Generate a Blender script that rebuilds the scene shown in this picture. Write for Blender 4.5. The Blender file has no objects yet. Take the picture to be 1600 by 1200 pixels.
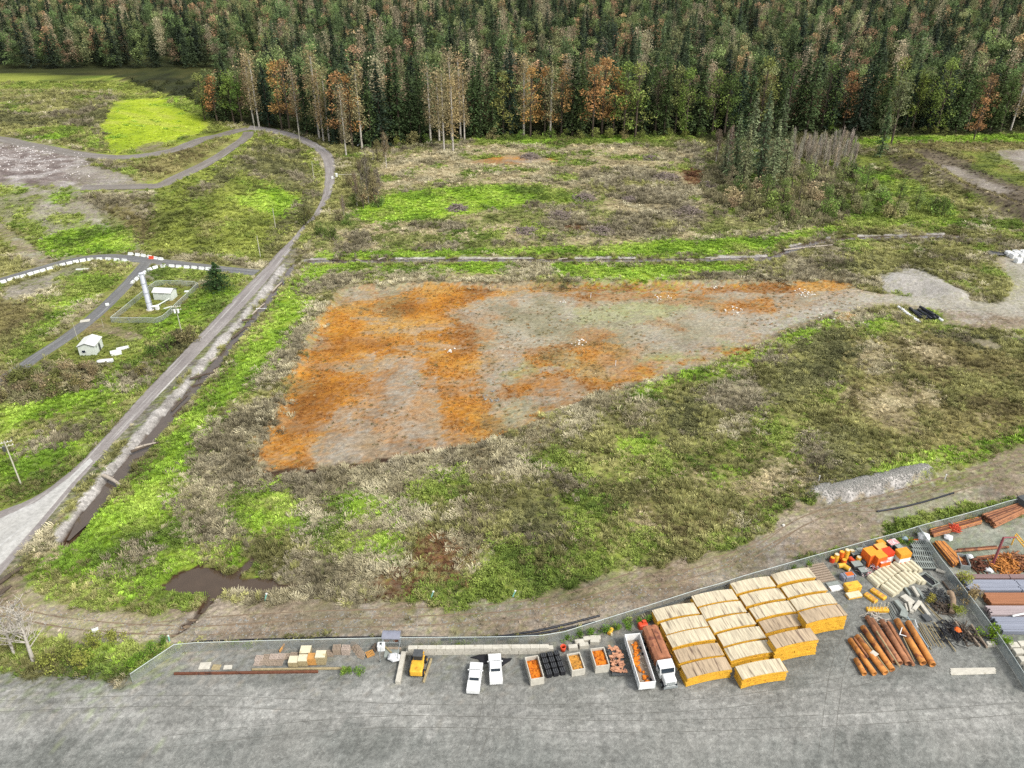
import bpy, math, random
import numpy as np
from mathutils import Vector, Matrix, Euler
R = math.radians
C = bpy.context.scene
COL = C.collection
random.seed(7); RNG = np.random.default_rng(7)

# ------------------------------------------------------------------ camera
CH, FPX = 100.0, 1238.0
PITCH = R(30.5)
cam = bpy.data.objects.new('camera', bpy.data.cameras.new('camera')); COL.objects.link(cam)
cam.location = (0, 0, CH); cam.rotation_euler = (R(90) - PITCH, 0, 0)
cam.data.sensor_width = 36; cam.data.lens = FPX / 1600 * 36
cam.data.clip_start = 1; cam.data.clip_end = 12000
C.camera = cam
# ------------------------------------------------------------------ light
SUN_EL, SUN_AZ = 48, 128      # azimuth clockwise from +Y: sun behind the viewer's right shoulder
w = bpy.data.worlds.new("World"); C.world = w; w.use_nodes = True
nt = w.node_tree; nt.nodes.clear()
sky = nt.nodes.new('ShaderNodeTexSky'); sky.sky_type = 'NISHITA'; sky.sun_disc = False
sky.sun_elevation = R(SUN_EL); sky.sun_rotation = R(SUN_AZ)
bg1 = nt.nodes.new('ShaderNodeBackground'); bg1.inputs[1].default_value = 0.145
hsv = nt.nodes.new('ShaderNodeHueSaturation'); hsv.inputs['Saturation'].default_value = 0.25   # thin overcast greys the sky
ow = nt.nodes.new('ShaderNodeOutputWorld')
nt.links.new(sky.outputs[0], hsv.inputs['Color']); nt.links.new(hsv.outputs[0], bg1.inputs[0]); nt.links.new(bg1.outputs[0], ow.inputs[0])
sl = bpy.data.lights.new('sun', 'SUN'); sl.energy = 2.0; sl.angle = R(14); sl.color = (1, .965, .91)
so = bpy.data.objects.new('sun', sl); COL.objects.link(so)
dsun = Vector((math.sin(R(SUN_AZ)) * math.cos(R(SUN_EL)), math.cos(R(SUN_AZ)) * math.cos(R(SUN_EL)), math.sin(R(SUN_EL))))
so.rotation_euler = dsun.to_track_quat('Z', 'Y').to_euler(); so.location = (0, 0, 200)
C.view_settings.view_transform = 'Standard'; C.view_settings.look = 'None'
C.view_settings.exposure = 1.25; C.view_settings.gamma = 1
C.cycles.max_bounces = 4; C.cycles.diffuse_bounces = 2; C.cycles.transparent_max_bounces = 12
C.cycles.use_denoising = False

# ------------------------------------------------------------------ pixel -> ground helpers
sp, cp = math.sin(PITCH), math.cos(PITCH)
def at0(px, py, z=0.0):
    px = np.asarray(px, float); py = np.asarray(py, float)
    dx = px - 800; up = 600 - py
    dy = FPX * cp + up * sp; dz = -FPX * sp + up * cp
    t = (z - CH) / dz
    return dx * t, dy * t
def hash2(ix, iy, s):
    n = (ix.astype(np.int64) * 374761393 + iy.astype(np.int64) * 668265263 + s * 1442695041) & 0xffffffff
    n = ((n ^ (n >> 13)) * 1274126177) & 0xffffffff
    n = ((n ^ (n >> 16)) * 2246822519) & 0xffffffff
    return ((n ^ (n >> 15)) & 0xffff) / 65535.0
def vnoise(x, y, s=0):
    ix = np.floor(x); iy = np.floor(y); fx = x - ix; fy = y - iy
    fx = fx * fx * (3 - 2 * fx); fy = fy * fy * (3 - 2 * fy)
    a = hash2(ix, iy, s); b = hash2(ix + 1, iy, s); c = hash2(ix, iy + 1, s); d = hash2(ix + 1, iy + 1, s)
    return (a * (1 - fx) + b * fx) * (1 - fy) + (c * (1 - fx) + d * fx) * fy
def fbm(x, y, sc, s=0, o=4):
    t = 0; a = 1; k = 0
    for i in range(o):
        t = t + a * vnoise(x / sc * 2 ** i + 17.3 * i, y / sc * 2 ** i - 9.1 * i, s + i); k += a; a *= .55
    return t / k
def inpoly(x, y, P):
    P = np.asarray(P); r = np.zeros(x.shape, bool)
    m = (x >= P[:, 0].min()) & (x <= P[:, 0].max()) & (y >= P[:, 1].min()) & (y <= P[:, 1].max())
    xs, ys = x[m], y[m]; q = np.zeros(xs.shape, bool); n = len(P)
    for i in range(n):
        x1, y1 = P[i]; x2, y2 = P[(i + 1) % n]
        if y1 == y2: continue
        c = ((ys < y1) != (ys < y2)) & (xs < (x2 - x1) * (ys - y1) / (y2 - y1) + x1)
        q ^= c
    r[m] = q
    return r
def pldist(x, y, P, rad):
    """distance to polyline, capped at rad"""
    d = np.full(x.shape, float(rad)); P = np.asarray(P)
    for (x1, y1), (x2, y2) in zip(P[:-1], P[1:]):
        m = (x > min(x1, x2) - rad) & (x < max(x1, x2) + rad) & (y > min(y1, y2) - rad) & (y < max(y1, y2) + rad)
        if not m.any(): continue
        xs, ys = x[m], y[m]; L = (x2 - x1) ** 2 + (y2 - y1) ** 2 + 1e-9
        t = np.clip(((xs - x1) * (x2 - x1) + (ys - y1) * (y2 - y1)) / L, 0, 1)
        d[m] = np.minimum(d[m], np.hypot(xs - x1 - t * (x2 - x1), ys - y1 - t * (y2 - y1)))
    return d
def ss(a, b, x):
    t = np.clip((x - a) / (b - a), 0, 1); return t * t * (3 - 2 * t)
def flat(P): return [tuple(float(v) for v in at0(a, b)) for a, b in P]

# the landfill mound on the left
TOE = flat([(-500, 400), (100, 392), (200, 388), (330, 398), (400, 410), (440, 375), (478, 335), (499, 300), (502, 270), (490, 246), (465, 229),
            (430, 216), (395, 207), (345, 196), (320, 178), (260, 150), (180, 142), (-500, 139)])
def hill(x, y):
    x = np.atleast_1d(np.asarray(x, float)); y = np.atleast_1d(np.asarray(y, float))
    d = pldist(x, y, TOE + TOE[:1], 60.0)
    return np.where(inpoly(x, y, TOE), 9.0 * ss(0, 60, d), 0.0)
def at(px, py, z=0.0):
    """world point on the (smooth) ground, z metres above it, seen at photo pixel px,py"""
    h = 0.0
    for _ in range(6):
        x, y = at0(px, py, h + z); h = h * .3 + .7 * float(hill(x, y)[0])
    return float(x), float(y)
def W(P): return [at(a, b) for a, b in P]

K = 0.50
def lin(c, k=None):
    k = K if k is None else k
    return tuple((((v / 255 + .055) / 1.055) ** 2.4 if v / 255 > .04045 else v / 255 / 12.92) * k for v in c)

# ------------------------------------------------------------------ ground classes: palette, tuft mix, density, height
CL = {}
def cls(name, pal, mix='', dens=0, size=1.0, hum=0.0, scale=9, grav=0.0):
    CL[name] = dict(id=len(CL), pal=pal, mix=mix, dens=dens, size=size, hum=hum, scale=scale, grav=grav)
cls('olive', [(116, 114, 66), (150, 148, 86), (178, 174, 106)], 'GGRSB', 1.0, .9, .35)
cls('bright', [(116, 150, 40), (152, 188, 48), (176, 202, 74)], 'GGGG', 1.3, .75, .22)
cls('verge', [(112, 136, 46), (142, 168, 54), (164, 184, 80)], 'G', 1.4, .6, .1)
cls('green', [(104, 126, 48), (138, 158, 60), (168, 180, 84)], 'GGGS', 1.1, .9, .35)
cls('lime', [(158, 180, 40), (184, 204, 44), (194, 204, 76)], 'G', .25, .5, .08, 14)
cls('reeds', [(140, 130, 98), (174, 164, 128), (198, 188, 152)], 'RRRRG', 1.3, 1.05, .4, 7)
cls('brush', [(116, 108, 82), (146, 136, 108), (170, 160, 130)], 'RRSB', 1.1, 1.0, .45, 8)
cls('dark', [(98, 98, 62), (122, 122, 76), (148, 146, 92)], 'SSRG', .95, .9, .35, 8)
cls('straw', [(158, 144, 108), (190, 174, 132), (204, 190, 150)], 'RRRG', .8, .7, .25, 8)
cls('scrubbrown', [(112, 102, 66), (144, 134, 84), (168, 158, 100)], 'RSGB', .9, .75, .25, 10)
cls('orange', [(164, 108, 46), (206, 140, 50), (212, 162, 82)], 'O', .75, .45, .06, 12, .3)
cls('pale', [(166, 154, 134), (184, 174, 156), (178, 150, 112)], '', 0, 1, .03, 8, .6)
cls('palegreen', [(154, 150, 122), (170, 168, 138), (164, 168, 100)], 'O', .03, .4, .03, 14, .5)
cls('sandfield', [(156, 150, 120), (176, 168, 142), (186, 178, 158)], 'O', .02, .4, .03, 10, .5)
cls('limesand', [(164, 164, 122), (176, 178, 126), (186, 184, 146)], 'g', .08, .35, .03, 8, .4)
cls('clay', [(186, 180, 170), (198, 192, 182), (206, 200, 192)], '', 0, 1, .01, 8, .3)
cls('earth', [(92, 82, 68), (112, 100, 82), (130, 118, 98)], 'Rb', .35, .6, .3, 8, .6)
cls('roadgravel', [(176, 170, 150), (188, 182, 164), (196, 190, 176)], '', 0, 1, .01, 10, .6)
cls('tanweed', [(140, 116, 72), (164, 138, 88), (180, 160, 116)], 'OR', .7, .5, .06, 8, .3)
cls('clearing', [(110, 118, 58), (140, 148, 76), (168, 164, 104)], 'GRRS', 1.1, .85, .3, 7)
cls('peach', [(176, 128, 78), (188, 150, 108), (172, 160, 136)], 'O', .15, .4, .03, 8, .4)
cls('gravel', [(146, 136, 122), (168, 158, 146), (184, 176, 164)], '', 0, 1, .05, 8, 1.0)
cls('tan', [(148, 130, 108), (172, 154, 132), (188, 174, 154)], 'r', .06, .5, .05, 9, 1.0)
cls('wornroad', [(128, 118, 92), (150, 138, 114), (120, 118, 70)], 'r', .12, .5, .05, 9, .8)
cls('limegravel', [(150, 150, 118), (168, 166, 132), (176, 176, 150)], '', 0, 1, .02, 12, .5)
cls('yard', [(132, 133, 126), (144, 145, 138), (158, 157, 149)], '', 0, 1, .015, 10, .7)
cls('yardpale', [(148, 147, 139), (170, 168, 160), (184, 182, 174)], '', 0, 1, .02, 7, .8)
cls('yardgreen', [(132, 140, 122), (154, 160, 140), (172, 172, 156)], '', 0, 1, .01, 10, .4)
cls('apron', [(196, 196, 190), (208, 207, 202), (218, 217, 212)], '', 0, 1, 0, 14, .2)
cls('waste', [(124, 110, 104), (156, 144, 136), (196, 188, 182)], '', 0, 1, .5, 4, 1.0)
cls('gravelgrass', [(126, 132, 66), (150, 148, 112), (160, 152, 134)], 'gr', .5, .6, .12, 14, .6)
cls('mud', [(66, 50, 38), (82, 62, 46), (98, 76, 54)], '', 0, 1, .05, 6, .2)
cls('rust', [(104, 70, 48), (134, 94, 62), (152, 120, 84)], 'OR', .8, .7, .15, 5, .2)
cls('riprap', [(160, 154, 146), (190, 184, 176), (206, 200, 192)], '', 0, 1, .18, 2, 1.0)
cls('forestfloor', [(48, 52, 30), (66, 72, 38), (84, 84, 46)], 'S', .12, 1.8, .5, 12)
cls('forestgap', [(70, 76, 44), (92, 98, 56), (110, 112, 66)], 'SG', .6, 1.0, .3, 9)
cls('thicket', [(120, 116, 80), (150, 140, 104), (126, 132, 78)], 'SBRS', .5, 1.7, .3, 10)
cls('slope', [(106, 114, 52), (142, 152, 64), (170, 178, 80)], 'GGSR', .8, 1.0, .4, 12)
cls('grassolive', [(108, 120, 54), (138, 148, 64), (152, 140, 84)], 'g', .8, .5, .08, 10)
cls('asphaltside', [(118, 114, 104), (138, 132, 124), (120, 126, 80)], 'r', .15, .5, .03, 6, 1.0)

# (class, polygon in photo pixels); later entries lie over earlier ones
ZONES = [
 ('forestfloor', [(300,186),(400,196),(480,210),(560,232),(640,228),(740,216),(1080,216),(1130,228),(1300,216),(1600,210),(2600,205),(2600,-129),(-1200,-129),(-1200,139),(180,142),(260,150)]),
 # left hill
 ('slope', [(-500,398),(100,392),(200,388),(330,398),(400,410),(440,375),(478,335),(499,300),(502,270),(490,246),(465,229),(430,216),(395,207),(345,196),(320,178),(260,150),(180,120),(-500,100)]),
 ('olive', [(-500,139),(180,142),(200,150),(170,165),(170,245),(0,225),(-300,230)]),
 ('dark', [(-60,165),(60,180),(110,172),(160,152),(200,150),(175,163),(160,200),(100,198),(40,196),(-60,190)]),
 ('green', [(20,205),(90,195),(150,200),(165,235),(80,225)]),
 ('dark', [(145,185),(170,190),(172,230),(155,225)]),
 ('lime', [(172,168),(182,160),(215,154),(252,152),(268,165),(320,186),(332,198),(305,214),(262,226),(232,228),(180,242),(166,225),(157,195)]),
 ('green', [(252,152),(268,165),(325,184),(318,168),(290,152)]),
 ('wornroad', [(205,238),(222,224),(255,222),(262,232),(235,240)]),
 ('waste', [(-200,218),(0,222),(60,228),(120,240),(150,256),(140,270),(180,284),(235,292),(120,293),(0,291),(-200,290)]),
 ('gravel', [(98,268),(112,260),(142,257),(180,267),(222,285),(258,290),(180,291),(120,285)]),
 ('dark', [(128,246),(160,249),(215,250),(205,262),(182,266),(150,256)]),
 ('scrubbrown', [(185,264),(205,258),(252,243),(330,227),(377,215),(352,236),(300,262),(258,281),(222,282)]),
 ('green', [(182,264),(205,262),(222,280),(205,278)]),
 ('gravelgrass', [(-300,292),(120,295),(180,298),(245,298),(238,330),(235,370),(215,392),(140,400),(90,404),(50,372),(0,340),(-300,330)]),
 ('green', [(-60,289),(30,291),(38,302),(-60,303)]),
 ('green', [(80,302),(108,298),(118,312),(100,318),(78,314)]),
 ('bright', [(50,375),(100,360),(150,350),(205,368),(212,390),(140,398),(85,402)]),
 ('brush', [(120,310),(160,298),(240,302),(238,350),(215,360),(170,330)]),
 ('scrubbrown', [(160,325),(200,325),(236,345),(236,378),(222,385),(212,352),(175,340)]),
 ('dark', [(282,300),(320,288),(352,262),(385,232),(400,215),(420,225),(380,262),(345,296),(300,315)]),
 ('dark', [(350,262),(420,225),(470,238),(490,268),(492,300),(450,300),(395,272)]),
 ('bright', [(395,300),(430,290),(470,312),(440,345),(400,330),(360,310)]),
 ('dark', [(420,395),(455,352),(480,330),(497,305),(500,290),(478,300),(450,332),(428,360),(405,400)]),
 ('tan', [(-60,338),(0,342),(40,376),(86,404),(62,412),(25,395),(0,365),(-60,350)]),
 # inside the barrier loop and around the compound
 ('olive', [(-300,455),(0,446),(100,416),(205,412),(190,445),(120,510),(0,590),(-300,700)]),
 ('gravelgrass', [(20,445),(100,418),(150,412),(120,430),(80,450),(10,470)]),
 ('green', [(120,425),(205,412),(190,445),(130,470),(60,540),(20,550),(60,500)]),
 ('scrubbrown', [(0,462),(60,480),(30,520),(-40,530)]),
 ('gravelgrass', [(215,425),(250,415),(330,420),(325,440),(240,445)]),
 ('grassolive', [(120,520),(175,475),(240,445),(320,448),(250,505),(220,545),(160,570),(100,580),(70,560)]),
 ('grassolive', [(110,545),(200,520),(215,540),(170,580),(130,590),(100,590)]),
 ('green', [(225,525),(250,503),(320,450),(345,430),(398,430),(388,448),(330,505),(255,585),(205,632),(150,690),(108,740),(60,770),(0,790),(-200,860),(-200,640),(0,632),(100,612),(160,585)]),
 ('bright', [(0,640),(90,615),(160,590),(190,570),(175,610),(110,640),(60,660),(0,672)]),
 ('bright', [(255,510),(325,455),(345,450),(300,500),(260,540)]),
 ('bright', [(0,710),(60,690),(130,690),(90,730),(0,765)]),
 ('dark', [(228,545),(262,520),(300,515),(310,530),(280,560),(245,570),(225,560)]),
 ('dark', [(30,700),(90,665),(150,645),(165,655),(130,685),(60,700),(30,715)]),
 ('brush', [(185,590),(225,570),(240,585),(205,610),(180,615)]),
 ('thicket', [(-200,600),(0,598),(40,578),(100,572),(152,585),(150,600),(90,615),(0,635),(-200,640)]),
 # ditch sides and green strip right of the road
 ('asphaltside', [(-200,960),(0,920),(60,850),(120,775),(172,712),(238,650),(290,592),(362,520),(412,462),(445,420),(470,386),(460,384),(430,410),(380,460),(290,560),(200,660),(110,770),(0,905)]),
 ('verge', [(60,870),(125,790),(180,720),(245,655),(300,597),(372,520),(380,530),(310,605),(250,665),(190,735),(135,800),(80,870)]),
 ('bright', [(30,905),(90,850),(200,770),(262,690),(330,600),(400,515),(440,455),(478,414),(525,414),(505,440),(480,490),(450,550),(380,610),(330,680),(300,740),(270,790),(300,850),(330,900),(260,930),(180,950),(110,940),(60,925)]),
 ('brush', [(470,440),(490,440),(485,460),(465,462)]),
 ('straw', [(50,860),(90,815),(120,830),(90,870),(60,890)]),
 ('olive', [(40,905),(80,890),(150,905),(200,925),(160,950),(90,935)]),
 ('straw', [(150,890),(220,872),(250,880),(235,905),(170,905)]),
 ('dark', [(195,855),(222,848),(245,862),(225,885),(200,880)]),
 # reeds round the orange field
 ('reeds', [(500,430),(560,428),(780,432),(900,438),(1170,436),(1300,432),(1340,440),(1300,500),(1000,615),(880,700),(720,760),(640,800),(640,900),(565,942),(440,945),(340,935),(420,905),(370,865),(310,850),(290,800),(300,730),(330,690),(390,610),(430,560),(470,500)]),
 ('brush', [(305,690),(350,660),(410,700),(412,745),(350,760),(310,740)]),
 ('brush', [(440,560),(480,505),(490,520),(460,580),(425,640),(400,650)]),
 ('bright', [(480,414),(800,412),(1175,412),(1165,432),(1000,440),(900,436),(780,430),(560,426),(500,428)]),
 ('straw', [(560,424),(700,425),(780,430),(790,436),(540,440)]),
 ('reeds', [(800,408),(860,412),(865,432),(780,432)]),
 ('brush', [(1070,426),(1180,424),(1200,437),(1060,439)]),
 ('green', [(345,770),(440,752),(475,785),(400,845),(360,835)]),
 ('bright', [(375,800),(440,790),(485,815),(450,845),(390,842)]),
 ('bright', [(498,778),(560,765),(625,790),(600,812),(530,808)]),
 ('bright', [(560,845),(625,820),(640,855),(610,880),(565,870)]),
 ('green', [(480,820),(560,810),(560,860),(500,880)]),
 ('green', [(620,760),(700,735),(740,750),(690,790),(640,800)]),
 ('bright', [(330,858),(375,850),(385,885),(350,890)]),
 # big scrub to the right
 ('olive', [(880,700),(1000,615),(1180,560),(1300,500),(1700,500),(1700,680),(1600,690),(1540,715),(1450,740),(1300,770),(1225,790),(1210,825),(1130,855),(1050,870),(870,925),(700,945),(640,935),(650,850),(720,760)]),
 ('scrubbrown', [(1330,530),(1460,520),(1700,560),(1700,670),(1600,675),(1480,700),(1340,720),(1300,640)]),
 ('scrubbrown', [(1000,760),(1180,700),(1300,740),(1180,800),(1060,840),(950,800)]),
 ('dark', [(1020,640),(1150,590),(1210,530),(1260,510),(1320,515),(1345,550),(1290,610),(1180,640),(1060,690),(980,690)]),
 ('dark', [(1240,690),(1340,660),(1400,690),(1330,740),(1270,760)]),
 ('dark', [(790,760),(880,740),(900,790),(860,850),(800,840)]),
 ('dark', [(1450,520),(1500,515),(1620,535),(1620,555),(1530,545)]),
 ('green', [(1080,720),(1180,670),(1240,690),(1130,760)]),
 ('green', [(880,770),(960,740),(1010,760),(960,860),(890,870)]),
 ('bright', [(960,690),(1010,675),(1040,700),(980,730)]),
 ('bright', [(950,618),(1010,600),(1110,577),(1190,548),(1240,515),(1300,500),(1320,506),(1250,530),(1200,560),(1110,590),(1010,615)]),
 ('bright', [(1330,745),(1370,722),(1440,705),(1520,695),(1590,675),(1660,650),(1660,668),(1590,692),(1500,722),(1420,738),(1360,748)]),
 ('green', [(1200,790),(1240,760),(1300,755),(1270,770),(1225,790),(1215,825),(1180,835)]),
 ('green', [(1340,500),(1400,490),(1390,520),(1350,525)]),
 ('straw', [(1345,535),(1380,530),(1400,580),(1370,590),(1345,570)]),
 ('pale', [(1510,532),(1545,530),(1568,540),(1540,545)]),
 ('rust', [(650,845),(690,825),(740,835),(745,870),(730,900),(700,905),(655,890)]),
 ('rust', [(588,905),(625,890),(665,895),(655,920),(620,930),(590,925)]),
 ('rust', [(640,790),(670,785),(680,800),(655,810)]),
 ('rust', [(755,730),(790,728),(795,745),(760,750)]),
 ('rust', [(835,685),(860,682),(865,693),(840,696)]),
 # north clearing
 ('clearing', [(482,392),(500,345),(560,300),(590,270),(610,232),(740,222),(1100,222),(1130,330),(1200,350),(1560,345),(1570,352),(1300,352),(1230,378),(1190,398),(480,402)]),
 ('straw', [(585,262),(640,240),(760,224),(900,226),(1000,226),(1080,250),(1100,320),(1010,330),(950,310),(890,290),(780,287),(640,290),(590,290)]),
 ('bright', [(545,335),(600,305),(680,295),(790,288),(880,295),(820,320),(700,340),(600,350)]),
 ('green', [(800,290),(850,288),(930,315),(880,325),(820,312)]),
 ('brush', [(905,268),(1010,262),(1090,300),(1080,325),(1000,318),(920,300)]),
 ('brush', [(860,330),(920,325),(915,350),(865,345)]),
 ('brush', [(960,335),(1080,320),(1110,340),(1040,375),(950,370)]),
 ('rust', [(880,352),(905,350),(910,358),(885,360)]),
 ('straw', [(560,350),(640,345),(650,360),(580,368)]),
 ('straw', [(700,362),(830,345),(880,365),(800,378),(700,380)]),
 ('reeds', [(1085,372),(1180,360),(1170,374),(1090,384)]),
 ('peach', [(735,250),(790,244),(850,246),(880,252),(800,257),(735,256)]),
 ('rust', [(1065,268),(1100,262),(1108,285),(1075,290)]),
 ('bright', [(480,398),(560,392),(800,390),(1000,378),(1190,370),(1300,352),(1320,360),(1240,374),(1205,394),(1000,399),(800,399),(480,404)]),
 ('green', [(740,212),(1080,212),(1090,224),(740,226)]),
 ('brush', [(1190,405),(1240,386),(1300,376),(1460,372),(1600,378),(1700,385),(1700,400),(1540,402),(1420,420),(1380,450),(1300,436),(1180,436)]),
 ('olive', [(1240,392),(1320,376),(1420,376),(1560,384),(1530,398),(1420,410),(1380,445),(1300,420)]),
 ('dark', [(1280,400),(1370,398),(1380,420),(1330,428),(1290,420)]),
 # north-east
 ('thicket', [(1110,225),(1330,215),(1350,240),(1330,300),(1330,350),(1200,355),(1130,330),(1105,300)]),
 ('green', [(1320,280),(1400,260),(1450,290),(1500,320),(1570,352),(1300,356),(1330,320)]),
 ('grassolive', [(1320,240),(1400,245),(1400,260),(1330,262)]),
 ('bright', [(1320,218),(1420,214),(1700,208),(1700,222),(1420,223),(1320,236)]),
 ('scrubbrown', [(1390,226),(1440,224),(1700,224),(1700,420),(1600,370),(1500,320),(1420,270)]),
 ('earth', [(1410,232),(1450,232),(1540,262),(1620,300),(1700,330),(1700,360),(1600,320),(1500,280)]),
 ('earth', [(1405,250),(1440,262),(1520,300),(1600,330),(1700,360),(1700,385),(1600,350),(1500,320),(1430,285)]),
 ('gravel', [(1470,258),(1500,262),(1580,300),(1560,302),(1490,275)]),
 ('grassolive', [(1500,235),(1600,238),(1700,250),(1700,300),(1590,290),(1520,262)]),
 ('earth', [(1385,245),(1405,252),(1425,272),(1410,275)]),
 ('gravel', [(1555,236),(1620,234),(1700,236),(1700,262),(1600,268)]),
 ('olive', [(1440,265),(1480,290),(1600,350),(1640,375),(1600,378),(1500,330),(1440,290)]),
 # orange field
 ('sandfield', [(545,447),(640,444),(800,443),(1000,440),(1150,440),(1300,437),(1345,450),(1340,475),(1290,495),(1230,515),(1180,545),(1100,575),(1000,598),(940,615),(870,645),(820,668),(760,692),(700,708),(600,722),(500,735),(408,742),(406,705),(440,650),(440,610),(470,560),(490,510),(515,475),(527,455)]),
 ('orange', [(540,468),(600,464),(650,446),(760,445),(830,446),(760,458),(735,470),(690,486),(740,506),(752,545),(748,590),(765,640),(800,662),(870,642),(850,652),(790,680),(700,708),(660,708),(692,690),(684,640),(676,600),(655,558),(600,548),(560,602),(525,640),(495,672),(482,700),(486,736),(408,742),(406,705),(440,650),(440,610),(470,560),(490,510),(515,475)]),
 ('peach', [(500,660),(560,600),(600,560),(660,545),(680,590),(690,650),(700,690),(640,712),(500,732)]),
 ('pale', [(490,690),(520,650),(565,635),(580,650),(575,690),(560,718),(488,732)]),
 ('pale', [(590,620),(625,555),(650,556),(660,590),(645,615),(620,645),(590,650)]),
 ('pale', [(555,558),(582,545),(588,565),(560,582)]),
 ('pale', [(622,652),(670,655),(678,690),(630,700)]),
 ('peach', [(640,505),(700,498),(725,530),(690,545),(645,540)]),
 ('peach', [(700,484),(760,476),(790,490),(750,500)]),
 ('orange', [(812,548),(850,534),(930,529),(990,544),(960,560),(940,572),(1040,566),(1060,578),(1000,596),(940,606),(880,590),(830,582)]),
 ('pale', [(825,572),(890,566),(890,574),(830,582)]),
 ('peach', [(760,600),(900,582),(980,590),(1000,598),(900,625),(850,645),(780,625)]),
 ('pale', [(768,632),(830,608),(910,598),(870,620),(820,642),(780,652)]),
 ('pale', [(748,548),(800,530),(830,560),(820,590),(790,600),(752,592)]),
 ('peach', [(1040,566),(1100,552),(1180,530),(1240,505),(1300,486),(1290,495),(1230,515),(1180,545),(1100,575),(1000,598)]),
 ('orange', [(800,445),(1000,441),(1100,442),(1090,450),(960,450),(830,452)]),
 ('orange', [(1100,446),(1200,440),(1300,438),(1340,448),(1280,456),(1180,456),(1100,454)]),
 ('peach', [(880,454),(1000,452),(1100,454),(1120,462),(900,464)]),
 ('peach', [(1110,468),(1210,466),(1215,484),(1120,490)]),
 ('orange', [(1125,472),(1190,470),(1195,478),(1130,484)]),
 ('orange', [(1310,488),(1335,484),(1340,492),(1315,500)]),
 ('limesand', [(900,476),(1000,468),(1080,474),(1060,492),(960,510),(900,500)]),
 ('pale', [(985,556),(1050,540),(1150,512),(1250,478),(1340,462),(1340,476),(1250,500),(1180,532),(1080,560),(1000,568)]),
 ('mud', [(408,742),(500,734),(600,721),(700,707),(760,691),(820,667),(816,660),(752,682),(692,697),(593,710),(498,722),(412,730)]),  # dark brown strip for the dark bank at the field's near edge
 # gravel track and clearings to the east
 ('tan', [(1300,455),(1345,452),(1400,462),(1480,468),(1560,474),(1590,452),(1575,425),(1545,402),(1600,398),(2000,398),(2000,540),(1600,512),(1500,488),(1400,480),(1330,482),(1270,495),(1240,490)]),
 ('roadgravel', [(1180,512),(1250,484),(1320,466),(1350,460),(1400,463),(1480,468),(1560,472),(1592,452),(1580,425),(1560,402),(2000,402),(2000,500),(1600,496),(1540,490),(1480,482),(1400,474),(1340,474),(1260,494),(1190,524)]),
 ('tan', [(1475,482),(1600,498),(1700,508),(1700,525),(1600,515),(1530,510),(1470,505)]),
 ('olive', [(1410,415),(1450,405),(1520,410),(1560,420),(1590,450),(1560,470),(1500,470),(1460,440)]),
 ('clay', [(1378,455),(1384,435),(1420,422),(1450,428),(1480,445),(1510,470),(1450,466),(1400,458)]),
 # gravel track along the yard fence
 ('tan', [(-200,905),(0,905),(30,900),(80,935),(150,958),(240,965),(320,950),(340,940),(450,944),(560,948),(640,938),(700,948),(800,932),(870,926),(950,902),(1050,872),(1130,857),(1210,827),(1225,792),(1300,772),(1360,752),(1450,742),(1540,716),(1600,692),(1800,640),(1800,730),(1600,795),(1460,830),(1300,870),(1200,905),(1100,935),(1000,962),(900,988),(870,996),(600,1001),(270,1004),(240,1000),(100,1000),(0,980),(-200,990)]),
 ('wornroad', [(460,950),(560,950),(600,985),(500,995),(440,985)]),
 ('wornroad', [(1230,800),(1400,770),(1600,705),(1620,725),(1450,780),(1300,800)]),
 ('limegravel', [(1360,800),(1400,790),(1480,775),(1540,765),(1500,785),(1440,800),(1380,815)]),
 ('green', [(60,930),(150,940),(180,935),(180,955),(100,955)]),
 ('green', [(225,935),(270,925),(322,935),(300,955),(240,965)]),
 ('riprap', [(1265,768),(1290,760),(1350,750),(1400,737),(1446,732),(1450,742),(1400,760),(1330,782),(1290,782)]),
 ('green', [(1400,812),(1480,798),(1560,785),(1590,775),(1600,785),(1500,812),(1400,838),(1280,872),(1240,885),(1240,880),(1330,850)]),
 ('green', [(-200,975),(0,985),(100,1000),(240,1000),(268,1006),(240,1030),(200,1052),(-200,1060)]),

 ('yard', [(270,1006),(600,1003),(870,999),(905,990),(1000,965),(1100,938),(1200,908),(1300,873),(1440,832),(1600,800),(1900,720),(2600,1000),(2600,1500),(-1200,1500),(-1200,1062),(195,1060)]),
 ('yardpale', [(-400,1085),(300,1070),(900,1082),(1500,1075),(2300,1085),(2300,1150),(1700,1140),(1100,1160),(500,1145),(-400,1160)]),
 ('yardgreen', [(1440,832),(1600,800),(1900,720),(1900,1000),(1600,1010),(1560,960),(1500,905)]),
]
MAIN_L = [(-120,832),(0,795),(60,770),(112,733),(165,680),(215,624),(270,566),(330,503),(385,446),(408,424),(432,396),(455,374),(469,357),(480,345),(490,335),(501,312),(505,295),(507,270),(502,247),(487,232),(467,222),(437,211),(400,204),(385,203)]
MAIN_R = [(-120,1060),(0,902),(60,830),(120,757),(180,690),(243,624),(295,570),(350,512),(402,456),(424,430),(444,405),(462,380),(477,357),(488,347),(498,337),(514,312),(522,290),(525,262),(520,242),(505,229),(482,217),(455,207),(418,199),(392,196)]
CREST = [(-140,205),(-60,212),(0,217),(37,225),(75,232),(112,239),(150,244),(187,246),(225,243),(250,239),(287,229),(325,215),(362,206),(388,201)]
RAMP = [(130,292),(180,291),(225,290),(255,287),(290,270),(325,252),(352,235),(372,222),(384,213),(388,206)]
LOOP = [(-140,478),(-60,457),(0,439),(50,424),(100,410),(140,403),(175,401),(212,405),(250,409),(300,415),(350,421),(402,426)]
BRANCH = [(228,411),(217,424),(200,443),(170,473),(140,500),(100,530),(60,556),(20,583),(-40,622),(-120,670)]
SPUR = [(128,508),(150,510),(180,518),(212,527)]
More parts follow.
